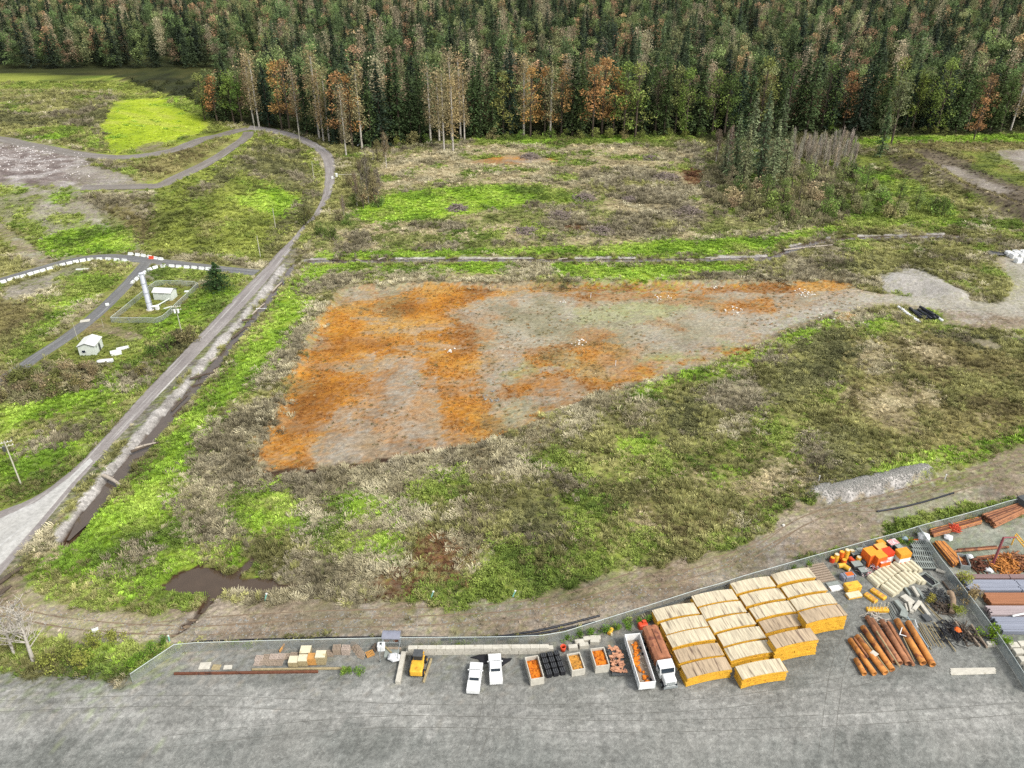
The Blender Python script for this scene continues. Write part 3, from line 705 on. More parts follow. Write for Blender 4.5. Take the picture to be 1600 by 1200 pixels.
def offset(P, wd):
    T = np.gradient(P, axis=0); T /= np.hypot(T[:, 0], T[:, 1])[:, None] + 1e-9
    Nn = np.stack([-T[:, 1], T[:, 0]], 1); wv = np.asarray(wd); wv = wv[:, None] if wv.ndim else wv
    return P + Nn * wv / 2, P - Nn * wv / 2
def even(P, n):
    P = np.asarray(P); d = np.r_[0, np.cumsum(np.hypot(*np.diff(P, axis=0).T))]; t = np.linspace(0, d[-1], n)
    return np.stack([np.interp(t, d, P[:, 0]), np.interp(t, d, P[:, 1])], 1)
def pair(Lq, Rq, step=2.0):
    """left and right edges given point by point; the shorter list is matched by arc length"""
    a, b = resample(Lq, 1.0), resample(Rq, 1.0); n = int(len(a) / step)
    return even(a, n), even(b, n)
RM = road_material('worn_asphalt', (168, 160, 154), (152, 144, 139), (214, 210, 202))
RG = road_material('gravel_track', (146, 138, 130), (134, 126, 114), (170, 164, 154))
RA = road_material('grey_track', (122, 122, 122), (132, 130, 124), (176, 176, 168))
MC = road_material('pale_concrete', (214, 211, 204), (196, 193, 184), (226, 224, 218))
la, ra = pair(W(MAIN_L), W(MAIN_R))
ribbon('road', la, ra, RM, 'long grey road running beside the ditch and bending left over the mound', lift=.14, nc=13)
for nm, P, wd, m, lb in (('track', crest_w, 8.5, RG, 'narrow gravel track over the crest of the mound'), ('track', ramp_w, 6.5, RG, 'gravel ramp down from the bend'),
                     ('track', loop_w, 5.6, RA, 'grey access track curving past the white barriers'), ('track', branch_w, 4.6, RA, 'grey track running down past the shed')):
    q = resample(P, 2.0); a, b = offset(q, wd); ribbon(nm, a, b, m, lb, lift=.12 if P is not branch_w else .16, nc=7)
# pale concrete fan over the road's near end
fan = W([(-120,850),(0,800),(60,776),(112,742),(150,712),(172,694),(175,700),(120,765),(60,836),(0,898),(-120,1030)])
m_ = MB(); import itertools
rows = []
fl, fr = W([(-120,846),(0,803),(60,779),(108,745),(140,716)]), W([(-120,1040),(0,893),(60,822),(112,758),(146,722)])
a, b = even(np.array(fl), 26), even(np.array(fr), 26)
ribbon('pavement', a, b, MC, 'pale worn concrete where the road widens at the left edge', lift=.2, nc=9, jag=.6)

WT = water_material('still_brown_water', (84, 70, 56), .12); WD = water_material('dark_ditch_water', (92, 80, 68), .1)
def sheet(name, P, z, m, label):
    V = [(x, y, z) for x, y in P]; o = link(name, None or bpy.data.meshes.new(name)); o.data.from_pydata(V, [], [tuple(range(len(V)))]); o.data.materials.append(m); o.data.update()
    nrm = o.data.polygons[0].normal.z
    if nrm < 0: o.data.flip_normals()
    return tag(o, label, kind='structure')
px_, py_ = zip(*pond_w); 
pm = MB(); pr = resample(pond_w, 1.5)
sheet('water', [tuple(p) for p in pr], -.26, WT, 'still brown pond water among the reeds')
dw = resample(ditch_w, 1.5); a, b = offset(dw, np.interp(dw[:, 1], [dw[0, 1], dw[0, 1] + 6, 150, 235], [.5, 3.0, 3.4, 2.0]) * (1 + .3 * (RNG.random(len(dw)) - .5))); ribbon('water', a, b, WD, 'dark water standing in the ditch beside the road', zf=-1.0, nc=3)
a, b = offset(resample(nditch_w, 2), 3.0); ribbon('water', a, b, WD, 'dark water in the long ditch north of the orange field', zf=-.5, nc=3)


# ------------------------------------------------------------------ plants: tuft prototypes and scatter
LI = leaf_material('tuft_leaves', inst=True, trans=.2)
def tuft(kind, seed):
    rn = random.Random(seed); V = []; F = []; A = []
    def quad(p, u, v, val):
        o = len(V); V.extend([p - u * .5, p + u * .5, p + u * .35 + v, p - u * .35 + v]); F.append((o, o + 1, o + 2, o + 3)); A.extend([val] * 4)
    if kind in 'Gg':
        for i in range(26):
            a = rn.random() * 6.28; r = rn.random() ** .6 * .55; tl = .5 + rn.random() * .6
            p = Vector((math.cos(a) * r, math.sin(a) * r, -.05)); d = Vector((math.cos(a + rn.uniform(-1, 1)) * tl, math.sin(a + rn.uniform(-1, 1)) * tl, 1)).normalized() * (.35 + .4 * rn.random())
            u = Vector((-math.sin(a), math.cos(a), 0)) * (.10 + .1 * rn.random()); quad(p, u, d, .78 + .48 * rn.random())
    elif kind in 'Rr':
        lean = rn.random() * 6.28
        for i in range(26):
            a = rn.random() * 6.28; r = rn.random() ** .7 * .5
            p = Vector((math.cos(a) * r, math.sin(a) * r, -.05))
            d = Vector((math.cos(lean) * .5 + math.cos(a) * .7, math.sin(lean) * .5 + math.sin(a) * .7, .75)).normalized() * (.5 + .5 * rn.random())
            u = Vector((-math.sin(a), math.cos(a), 0)) * (.05 + .06 * rn.random()); quad(p, u, d, .74 + .56 * rn.random())
    elif kind == 'O':
        for i in range(22):
            a = rn.random() * 6.28; r = rn.random() ** .6 * .6
            p = Vector((math.cos(a) * r, math.sin(a) * r, -.03)); d = Vector((rn.uniform(-.7, .7), rn.uniform(-.7, .7), 1)).normalized() * (.3 + .4 * rn.random())
            u = Vector((rn.uniform(-1, 1), rn.uniform(-1, 1), 0)).normalized() * (.08 + .1 * rn.random()); quad(p, u, d, .75 + .55 * rn.random())
    elif kind == 'S':
        for i in range(60):
            a = rn.random() * 6.28; e = rn.random() * 1.45; r = .35 + .3 * rn.random()
            c = Vector((math.cos(a) * math.cos(e) * r * 1.1, math.sin(a) * math.cos(e) * r * 1.1, math.sin(e) * r * 1.2 + .02))
            u = Vector((rn.uniform(-1, 1), rn.uniform(-1, 1), rn.uniform(-.5, .5))).normalized() * (.13 + .1 * rn.random())
            v = Vector((rn.uniform(-1, 1), rn.uniform(-1, 1), rn.uniform(-.3, 1))).normalized() * (.13 + .1 * rn.random()); quad(c, u, v, .68 + .6 * rn.random())
    else:  # B: twiggy
        for i in range(40):
            a = rn.random() * 6.28; tl = rn.random() * .9
            p = Vector((math.cos(a) * .1, math.sin(a) * .1, 0)) + Vector((rn.uniform(-.3, .3), rn.uniform(-.3, .3), 0)); d = Vector((math.cos(a) * tl, math.sin(a) * tl, 1)).normalized() * (.6 + .5 * rn.random())
            u = Vector((-math.sin(a), math.cos(a), 0)) * (.035 + .05 * rn.random()); quad(p, u, d, .5 + .8 * rn.random())
    return npmesh(kind + '_tuft', [tuple(v) for v in V], F, LI, attrs={'v': ('FLOAT', A)})
KIND = {'G': [0, 1, 2], 'R': [3, 4, 5], 'O': [6, 7, 8], 'S': [9, 10, 11], 'B': [12, 13, 14], 'g': [0, 1, 2], 'r': [3, 4, 5], 'b': [12, 13, 14]}
lib = bpy.data.collections.new('plant sources')
for i, (k, s) in enumerate([(k, s) for k in 'GROSB' for s in range(3)]):
    o = bpy.data.objects.new(f'source_{chr(97 + i)}', tuft(k, i * 7 + 1)); lib.objects.link(o)
def scatter_group(name, library):
    g = bpy.data.node_groups.new(name, 'GeometryNodeTree')
    g.interface.new_socket('Geometry', in_out='INPUT', socket_type='NodeSocketGeometry'); g.interface.new_socket('Geometry', in_out='OUTPUT', socket_type='NodeSocketGeometry')
    n = g.nodes; L = g.links.new
    gi, go = n.new('NodeGroupInput'), n.new('NodeGroupOutput')
    ip = n.new('GeometryNodeInstanceOnPoints'); ci = n.new('GeometryNodeCollectionInfo')
    ci.inputs['Collection'].default_value = library; ci.inputs['Separate Children'].default_value = True; ci.inputs['Reset Children'].default_value = True
    def na(nm, ty):
        q = n.new('GeometryNodeInputNamedAttribute'); q.data_type = ty; q.inputs[0].default_value = nm; return q.outputs[0]
    L(gi.outputs[0], ip.inputs['Points']); L(ci.outputs[0], ip.inputs['Instance']); ip.inputs['Pick Instance'].default_value = True
    L(na('idx', 'INT'), ip.inputs['Instance Index']); L(na('rot', 'FLOAT_VECTOR'), ip.inputs['Rotation']); L(na('scl', 'FLOAT_VECTOR'), ip.inputs['Scale'])
    L(ip.outputs[0], go.inputs[0]); return g
SG = scatter_group('scatter plants', lib)
def scatter(name, P, idx, rot, scl, col, label, group=SG):
    V = np.asarray(P, np.float32); me = bpy.data.meshes.new(name); me.vertices.add(len(V)); me.vertices.foreach_set('co', V.ravel())
    for an, ty, arr, key in (('idx', 'INT', np.asarray(idx, np.int32), 'value'), ('rot', 'FLOAT_VECTOR', np.asarray(rot, np.float32), 'vector'),
                             ('scl', 'FLOAT_VECTOR', np.asarray(scl, np.float32), 'vector'), ('col', 'FLOAT_COLOR', np.hstack([col, np.ones((len(V), 1))]).astype(np.float32), 'color')):
        a = me.attributes.new(an, ty, 'POINT'); a.data.foreach_set(key, arr.ravel())
    o = link(name, me); o.modifiers.new('scatter', 'NODES').node_group = group
    return tag(o, label, kind='stuff')

# candidate points, denser near the camera
def candidates():
    xs, ys = [], []
    for y0, y1, dn in ((70, 130, 3.2), (130, 200, 2.1), (200, 290, 1.3), (290, 450, .8), (450, 590, .35)):
        wd = 300 if y0 < 450 else 420; n = int((y1 - y0) * 2 * wd * dn); x = RNG.uniform(-wd, wd, n); y = RNG.uniform(y0, y1, n)
        Z = y * cp + CH * sp; m = np.abs(x) < Z * (860 / FPX); xs.append(x[m]); ys.append(y[m])
    return np.concatenate(xs), np.concatenate(ys)
cx, cy = candidates()
cc = classify(cx, cy); cj = classify(cx + RNG.normal(0, 1.6, len(cx)), cy + RNG.normal(0, 1.6, len(cx))); ok = roadmask(cx, cy) < .5
SOLID = []      # filled below with yard footprints, (x, y, radius)
dens = np.array([CL[n]['dens'] for n in names])[cc] / 1.3
clump = fbm(cx, cy, 4.0, 91, 2)
ok &= RNG.random(len(cx)) < dens * (.55 + .9 * clump)
ok &= pldist(cx, cy, ditch_w, 3) > 1.3
ok &= ~inpoly(cx, cy, np.array(pond_w))
ok &= pldist(cx, cy + 1.0, nditch_w, 4) > 2.0
cx, cy, cc, clump, cj = cx[ok], cy[ok], cc[ok], clump[ok], cj[ok]
VEG = np.array([bool(CL[n]['mix']) and CL[n]['dens'] > .3 for n in names])
cc = np.where(VEG[cj] & VEG[cc], cj, cc)
kinds = np.empty(len(cx), '<U1'); idx = np.zeros(len(cx), int)
for n in names:
    m = cc == CL[n]['id']; mx = CL[n]['mix']
    if not m.any() or not mx: continue
    kk = RNG.integers(0, len(mx), m.sum()); ks = np.array(list(mx))[kk]; kinds[m] = ks
    idx[m] = np.array([KIND[q][j] for q, j in zip(ks, RNG.integers(0, 3, m.sum()))])
pc = palette(cc, cx, cy, extra=RNG.normal(0, .11, len(cx)))
pc *= np.exp(RNG.normal(0.36, .17, len(cx)) + np.where(np.char.lower(kinds) == 'r', .16, 0) + np.where(kinds == 'B', .3, 0))[:, None]; pc = pc * .9 + pc.mean(1, keepdims=True) * .1
sz = np.array([CL[n]['size'] for n in names])[cc] * (.65 + .8 * RNG.random(len(cx))) * (.75 + .5 * clump)
dist = np.hypot(cy, CH); sz *= np.interp(dist, [120, 260, 450], [.82, 1.0, 1.3])
kl = np.char.lower(kinds)
hgt = sz * np.where(kinds == 'B', 1.5, np.where(kinds == 'S', 1.2, 1.0)) * (.6 + .45 * RNG.random(len(cx)))
wid = sz * 1.2
cz = gh(cx, cy)
rot = np.stack([RNG.normal(0, .12, len(cx)), RNG.normal(0, .12, len(cx)), RNG.uniform(0, 6.28, len(cx))], 1)
scl = np.stack([wid, wid, hgt], 1)
print('tufts', len(cx))
BIN = [('grass', 'g', 'green grass growing thick over the verges and slopes'), ('dry_grass', 'r', 'dry tan reeds and dead grass round the field'),
       ('weeds', 'o', 'low orange and rusty weeds on the flat field'), ('shrubs', 's', 'low leafy scrub spreading over the rough ground'), ('brush', 'b', 'bare grey brush on the rough ground')]
for nm, k, lb in BIN:
    m = kl == k
    scatter(nm, np.stack([cx, cy, cz], 1)[m], idx[m], rot[m], scl[m], pc[m], lb)

# ------------------------------------------------------------------ trees
def tree_mesh(kind, seed):
    """returns trunk mesh and crown mesh, unit: metres, height about 1 x h"""
    rn = random.Random(seed); T = MB(); V = []; F = []; A = []
    def card(c, size, val, flat_=0.0):
        u = Vector((rn.gauss(0, 1), rn.gauss(0, 1), rn.gauss(0, 1) * (1 - flat_))).normalized() * size
        v = Vector((rn.gauss(0, 1), rn.gauss(0, 1), rn.gauss(0, 1) * (1 - flat_))).normalized() * size * rn.uniform(.6, 1)
        o = len(V); V.extend([c - u * .5 - v * .2, c + u * .5 - v * .4, c + u * .25 + v * .5, c - u * .4 + v * .45]); F.append((o, o + 1, o + 2, o + 3)); A.extend([val] * 4)
    if kind == 'conifer':
        h = 30; T.tube((0, 0, -1), (0, 0, h * .55), .42, .25, 7); T.tube((0, 0, h * .55), (0, 0, h), .25, .03, 6)
        lv = 34; wide = rn.uniform(4.0, 5.6)
        for i in range(lv):
            t = i / (lv - 1); z = h * (.07 + .92 * t); r = wide * (1 - t) ** .8 * (1 if t > .1 else .75) * rn.uniform(.75, 1.2) + .15
            nb = 8 if t < .8 else 5; sh = rn.uniform(.75, 1.15)
            for b in range(nb):
                if rn.random() < .1: continue
                a = rn.random() * 6.28; rr = r * rn.uniform(.7, 1.15)
                for k in range(int(3 + rr)):
                    q = (k + 1) / int(3 + rr); c = Vector((math.cos(a) * rr * q, math.sin(a) * rr * q, z - rr * q * q * .35 + rn.uniform(-.2, .2)))
                    card(c, .55 + .5 * (1 - q) + .25 * rn.random(), sh * rn.uniform(.6, 1.3) * (.85 + .3 * q), .55)
    elif kind in ('leafy', 'golden'):
        h = rn.uniform(24, 28); T.tube((0, 0, -1), (0, 0, h * .45), .4, .26, 7); T.tube((0, 0, h * .45), (.5, .3, h * .9), .26, .06, 6)
        nb = 22 if kind == 'leafy' else 17
        for i in range(nb):
            t = rn.uniform(.16 if kind == 'leafy' else .3, 1); a = rn.random() * 6.28; rad = h * .17 * math.sin(math.pi * min(1, .18 + t * .78)) * rn.uniform(.35, 1.1)
            c0 = Vector((math.cos(a) * rad, math.sin(a) * rad, h * t)); T.tube((0, 0, c0.z * .75), tuple(c0), .1, .04, 5)
            br = rn.uniform(1.5, 2.7); sh = rn.uniform(.65, 1.25)
            for k in range(60 if kind == 'leafy' else 46):
                d = Vector((rn.gauss(0, 1), rn.gauss(0, 1), rn.gauss(0, .9))).normalized() * br * rn.uniform(.5, 1.1)
                card(c0 + d, rn.uniform(.4, .85), sh * rn.uniform(.6, 1.35))
    elif kind == 'poplar':   # tall, narrow, pale trunk showing, thin crown
        h = rn.uniform(27, 31); T.tube((0, 0, -1), (0, 0, h * .6), .38, .24, 7); T.tube((0, 0, h * .6), (.3, 0, h), .24, .03, 6)
        for i in range(26):
            t = rn.uniform(.28, 1); a = rn.random() * 6.28; rad = rn.uniform(.4, 2.1) * (1.15 - t * .7)
            c0 = Vector((math.cos(a) * rad, math.sin(a) * rad, h * t)); T.tube((0, 0, c0.z - 2.2), tuple(c0), .09, .03, 5); sh = rn.uniform(.7, 1.25)
            for k in range(54):
                d = Vector((rn.gauss(0, 1) * 1.1, rn.gauss(0, 1) * 1.1, rn.gauss(0, 1.5))); card(c0 + d * .9, rn.uniform(.35, .7), sh * rn.uniform(.6, 1.4))
    elif kind == 'bare':     # twiggy brown crown
        h = rn.uniform(18, 22); T.tube((0, 0, -1), (0, 0, h * .5), .3, .18, 7); T.tube((0, 0, h * .5), (.2, .3, h * .97), .18, .03, 6)
        for i in range(46):
            t = rn.uniform(.2, .95); a = rn.random() * 6.28; ln = rn.uniform(1.5, 4.2) * (1.2 - t * .6)
            p = Vector((0, 0, h * t)); q = p + Vector((math.cos(a) * ln * .6, math.sin(a) * ln * .6, ln)); T.tube(tuple(p), tuple(q), .08, .02, 4)
            for k in range(16):
                c = p.lerp(q, rn.uniform(.4, 1.1)) + Vector((rn.gauss(0, .5), rn.gauss(0, .5), rn.gauss(0, .6)))
                u = Vector((rn.gauss(0, .3), rn.gauss(0, .3), 1)).normalized() * rn.uniform(.6, 1.4); s_ = Vector((rn.gauss(0, 1), rn.gauss(0, 1), 0)).normalized() * rn.uniform(.06, .16)
                o = len(V); V.extend([c - s_, c + s_, c + u + s_ * .4, c + u - s_ * .4]); F.append((o, o + 1, o + 2, o + 3)); A.extend([rn.uniform(.6, 1.3)] * 4)
    elif kind == 'snag':
        h = 18; T.tube((0, 0, -1), (.3, .1, h * .5), .3, .17, 7); T.tube((.3, .1, h * .5), (.1, .4, h), .17, .03, 6)
        for i in range(34):
            t = rn.uniform(.18, .95); a = rn.random() * 6.28; ln = rn.uniform(2, 5) * (1.25 - t * .7); p = Vector((.3 * min(1, t * 2), .1, h * t)); q = p + Vector((math.cos(a) * ln * .65, math.sin(a) * ln * .65, ln * .9)); T.tube(tuple(p), tuple(q), .1, .03, 5)
            for k in range(5):
                m_ = p.lerp(q, rn.uniform(.3, .95)); e_ = m_ + Vector((rn.gauss(0, .5), rn.gauss(0, .5), rn.uniform(.5, 1.5))); T.tube(tuple(m_), tuple(e_), .045, .02, 4)
        V = [Vector((0, 0, h)), Vector((.1, 0, h)), Vector((.1, .1, h + .3)), Vector((0, .1, h + .3))]; F = [(0, 1, 2, 3)]; A = [1] * 4
    elif kind == 'bush':
        h = 5; 
        for i in range(6): T.tube((0, 0, -.3), (rn.uniform(-1.4, 1.4), rn.uniform(-1.4, 1.4), rn.uniform(2.4, 4)), .09, .03, 5)
        for i in range(15):
            a = rn.random() * 6.28; rad = rn.uniform(.2, 2.1); c0 = Vector((math.cos(a) * rad, math.sin(a) * rad, rn.uniform(.9, 4.0) * (1 - rad * .16))); br = rn.uniform(.7, 1.15); sh = rn.uniform(.7, 1.25)
            for k in range(46):
                d = Vector((rn.gauss(0, 1), rn.gauss(0, 1), rn.gauss(0, .9))).normalized() * br * rn.uniform(.5, 1.1); card(c0 + d, rn.uniform(.22, .42), sh * rn.uniform(.6, 1.35))
    elif kind == 'spruce':   # one full dark conifer, broad to the ground
        h = 9; T.tube((0, 0, -.5), (0, 0, h), .25, .03, 7)
        for i in range(26):
            t = i / 25; z = h * (.04 + .95 * t); r = 3.5 * (1 - t) ** .75 * rn.uniform(.85, 1.1) + .1
            for b in range(16 if t < .7 else 8):
                a = rn.random() * 6.28; rr = r * rn.uniform(.75, 1.1)
                for k in range(5):
                    q = (k + 1) / 5; card(Vector((math.cos(a) * rr * q, math.sin(a) * rr * q, z - rr * q * q * .25 + rn.uniform(-.1, .1))), .3 + .25 * rn.random(), rn.uniform(.6, 1.35), .5)
    return T, (V, F, A)
LEAF = leaf_material('tree_foliage', trans=.22); LEAFI = leaf_material('far_foliage', inst=True, trans=.2)
BARK = mat('brown_bark', (96, 84, 70), .9, .3, 3, k=.5); PALEBARK = mat('pale_bark', (198, 190, 176), .85, .2, 2, c2=(120, 108, 94), spots=.05, k=.6)
PROTO = {}
def proto(kind, seed):
    key = (kind, seed)
    if key not in PROTO:
        T, (V, F, A) = tree_mesh(kind, seed)
        tm = T.mesh('trunk', PALEBARK if kind in ('poplar', 'bare', 'snag') else BARK); cm = npmesh('crown', [tuple(v) for v in V], F, LEAF, attrs={'v': ('FLOAT', A)})
        PROTO[key] = (tm, cm)
    return PROTO[key]
NAMES = {'conifer': 'conifer_tree', 'leafy': 'broadleaf_tree', 'golden': 'golden_tree', 'poplar': 'poplar_tree', 'bare': 'bare_tree', 'bush': 'bush', 'spruce': 'spruce_tree', 'snag': 'leafless_tree'}
def tree(kind, px, py, scale, col, label, cat='tree', group=None, seed=None, wide=1.0, xy=None):
    x, y = at(px, py) if xy is None else xy
    tm, cm = proto(kind, random.randrange(3) if seed is None else seed)
    e = empty(NAMES[kind], (x, y, g1(x, y) - .1), random.random() * 6.28, label, cat, group); e.scale = (scale * wide, scale * wide, scale)
    t = link('stems' if kind == 'bush' else 'trunk', tm, e); c = link('crown' if kind != 'bush' else 'foliage', cm, e); f = random.uniform(1.25, 1.7) * (1.35 if kind == 'bush' else 1); q = lin(col)
    c.color = (q[0] * f * random.uniform(.92, 1.08), q[1] * f, q[2] * f * random.uniform(.9, 1.1), 1)
    return e
C_CON = [(62, 78, 48), (76, 94, 56), (54, 68, 50), (88, 104, 62)]; C_LEAF = [(100, 124, 58), (122, 140, 66), (84, 104, 54), (134, 138, 78)]
C_GOLD = [(176, 134, 84), (164, 124, 82), (186, 150, 88), (154, 122, 84)]; C_POP = [(158, 142, 106), (168, 148, 108), (150, 140, 100)]
C_BARE = [(140, 124, 104), (128, 116, 92), (150, 132, 110)]

# the front of the forest: kind letters along the edge from left to right, base row in photo pixels
EDGE = [(312,188),(335,190),(362,194),(392,196),(420,199),(448,204),(478,213),(508,222),(540,232),(570,234),(600,226),(640,222),(690,222),(740,214),(800,213),(900,214),(1000,213),(1080,212),(1130,212),(1200,208),(1300,206),(1400,206),(1500,206),(1600,203),(1680,202)]
ex, ey = zip(*EDGE)
TS = 1.28
SEQ = [  # px, kind, colour set, scale
 (322,'l',.75),(338,'g',.8),(352,'c',.9),(366,'l',.85),(381,'l',.8),(396,'p',1.0),(408,'p',.95),(424,'c',.85),(440,'g',.95),(456,'g',1.0),(468,'p',.9),(482,'c',.9),(496,'p',1.05),(512,'p',.9),(526,'c',.9),(538,'g',.95),(552,'g',1.05),(566,'p',1.0),(580,'c',.95),(594,'c',1.05),(610,'c',1.0),(626,'c',1.1),(642,'c',1.0),(656,'c',.95),(672,'p',.95),(684,'p',1.0),(706,'p',1.05),(720,'p',1.0),(738,'c',1.0),(752,'c',1.1),(768,'c',1.0),(784,'l',.9),(800,'c',1.05),(816,'p',1.0),(832,'g',1.0),(848,'g',.95),(862,'p',1.0),(876,'g',1.0),(892,'c',1.05),(906,'c',1.0),(922,'g',1.1),(940,'g',1.1),(958,'g',1.0),(974,'l',1.0),(990,'l',.95),(1006,'c',1.0),(1024,'l',1.05),(1040,'c',.95),(1056,'l',1.0),(1074,'l',.95),(1092,'c',1.0),(1110,'l',.95),(1128,'l',1.0),
 (1148,'c',1.05),(1166,'c',1.0),(1186,'l',1.0),(1206,'c',1.05),(1226,'l',1.0),(1244,'c',1.1),(1262,'c',1.0),(1280,'l',1.0),(1298,'c',1.0),(1318,'g',.95),(1334,'c',1.05),(1352,'c',1.05),(1372,'c',1.0),(1392,'l',1.0),(1410,'c',.95),(1428,'l',.9),(1446,'c',1.0),(1462,'l',1.0),(1480,'c',.95),(1496,'c',1.05),(1512,'l',.9),(1532,'g',.8),(1548,'c',.95),(1564,'l',.9),(1580,'p',.9),(1596,'c',1.0),(1614,'c',1.0)]
KN = {'c': ('conifer', C_CON, 'dark green pointed conifer'), 'l': ('leafy', C_LEAF, 'rounded green broadleaf tree'), 'g': ('golden', C_GOLD, 'rusty gold autumn tree'), 'p': ('poplar', C_POP, 'thin tan tree with pale trunk')}
def landmark(x):
    return ('behind the mound top' if x < 400 else 'behind the bend of the road' if x < 560 else 'behind the footpath and clearing' if x < 680 else 'near the pale trunk pair' if x < 800 else
            'behind the clearing middle' if x < 980 else 'behind the clearing right end' if x < 1120 else 'behind the tall central grove' if x < 1240 else 'behind the bare saplings' if x < 1340 else 'beyond the grass strip on the right')
ORD = ['first', 'second', 'third', 'fourth', 'fifth', 'sixth', 'seventh', 'eighth', 'ninth', 'tenth', 'eleventh', 'twelfth', 'thirteenth', 'fourteenth', 'fifteenth', 'sixteenth', 'seventeenth', 'eighteenth', 'nineteenth', 'twentieth',
       'twenty-first', 'twenty-second', 'twenty-third', 'twenty-fourth', 'twenty-fifth', 'twenty-sixth', 'twenty-seventh', 'twenty-eighth', 'twenty-ninth', 'thirtieth']
cnt = {}
for px, k, s in SEQ:
    kd, cs, lb = KN[k]; py = np.interp(px, ex, ey); lm = landmark(px); key = (k, lm); cnt[key] = cnt.get(key, 0) + 1
    tree(kd, px + random.uniform(-4, 4), py + random.uniform(-3, 2), TS * s * random.uniform(.92, 1.06), random.choice(cs), f'{lb}, {ORD[cnt[key]-1]} from left {lm}', group='trees along the forest edge', wide=random.uniform(.95, 1.3))
# birch group standing forward of the edge
for i, (px, py, s, wd) in enumerate([(694,236,1.2,1.1),(708,236,1.15,1.1),(726,222,1.1,1.0),(541,243,1.0,1.1),(506,222,1.1,1.1)]):
    tree('poplar', px, py, s, C_POP[i % 3], ['pale trunked poplar, left one of the pair in front of the forest', 'pale trunked poplar, right one of the pair in front of the forest', 'slim poplar just behind the pale trunked pair', 'leaning bare-stemmed poplar beside the footpath', 'lone poplar on the outside of the road bend'][i], group='poplars standing forward of the forest', wide=wd)
# the grove in the clearing's right
GROVE = [(1130,272,.5,'c'),(1144,286,.78,'c'),(1160,290,.66,'c'),(1166,276,.92,'c'),(1183,286,.98,'c'),(1190,268,.8,'c'),(1203,291,.72,'c'),(1209,274,.95,'c'),(1224,284,.62,'c'),(1136,262,.55,'b'),(1118,256,.5,'b')]
for i, (px, py, s, k) in enumerate(GROVE):
    if k == 'c': tree('conifer', px, py, s * 1.3, [(128,138,102),(114,126,90),(138,144,108)][i % 3], f'greyish thin conifer, {ORD[i]} from left in the tall grove at the clearing', group='conifers of the grove', wide=1.0)
    else: tree('bare', px, py, s * 1.6, C_BARE[i % 3], f'small bare tree at the left foot of the tall grove, {"nearer" if i == 9 else "farther"} one', group='bare trees by the grove')
# the tall greyish thicket between the road and the clearing
for i, (px, py, k, s, c, lb) in enumerate([(558,322,'bare',.6,C_BARE[0],'left tree of the grey brown clump between road and clearing'),(568,326,'leafy',.42,(150,138,98),'yellowish lower tree at the front of the grey brown clump'),(576,318,'bare',.85,C_BARE[1],'tallest bare tree in the grey brown clump by the clearing'),(586,320,'leafy',.5,(156,142,98),'tan leaved tree at the right of the grey brown clump'),(592,314,'bare',.7,C_BARE[2],'right-hand bare tree of the grey brown clump'),(566,300,'bare',.7,C_BARE[1],'bare tree at the back of the grey brown clump'),(580,302,'leafy',.5,(146,136,98),'rounded tree behind the tallest bare one in the clump'),(538,340,'bare',.4,C_BARE[2],'small bare tree below the clump toward the ditch corner'),(604,262,'bare',.75,C_BARE[1],'slim bare tree beside the footpath end'),(590,252,'leafy',.4,(132,126,82),'small dull tree beside the upper footpath'),(478,350,'leafy',.32,(106,106,62),'small tree leaning over the road where it narrows')]):
    tree(k, px, py, s, c, lb, group='trees between road and clearing', wide=1.25 if k == 'leafy' else 1.1)
rt = random.Random(11)
for i, (px, py, s, c) in enumerate([(1150,318,.42,0),(1168,330,.36,1),(1195,322,.46,2),(1222,318,.42,3),(1246,326,.5,1),(1270,312,.44,0),(1290,330,.4,2),(1312,300,.5,3),(1330,318,.42,1),(1352,300,.4,2),(1376,312,.36,3),(1402,322,.4,2),(1430,330,.36,3),(1236,296,.46,0),(1262,290,.4,1),(1185,345,.3,1),(1240,348,.3,0),(1350,335,.34,3),(1140,300,.4,0),(1470,338,.3,2)]):
    tree('leafy' if i % 5 else 'bush', px, py, s * (1 if i % 5 else 4.2), [(158,144,108),(134,134,88),(112,132,68),(138,152,88)][c], ['tan', 'olive', 'dark green', 'light green'][c] + ' small tree in the thicket below the saplings, ' + ORD[i] + ' of twenty', group='small trees of the thicket', wide=1.35)
# trees standing alone on the right
tree('conifer', 1374, 246, .8, (92,110,74), 'blue green conifer standing forward of the forest on the grass strip', wide=1.3, seed=1)
tree('leafy', 1392, 226, 1.25, (128,134,92), 'large grey green tree just behind the lone conifer on the grass strip', wide=1.15)
tree('golden', 1521, 219, .75, (178,134,92), 'small orange brown tree standing alone at the right of the grass strip', wide=1.3)
tree('spruce', 341, 452, 1.0, (58,82,44), 'single dark dense spruce beside the barrier track and road', seed=0, wide=1.55)
tree('snag', 52, 1034, .72, (214,204,184), 'leafless whitish tree at the lower left corner by the fence', wide=1.6)
tree('snag', 22, 1022, .6, (214,204,184), 'smaller leafless whitish tree left of the corner fence', wide=1.4)
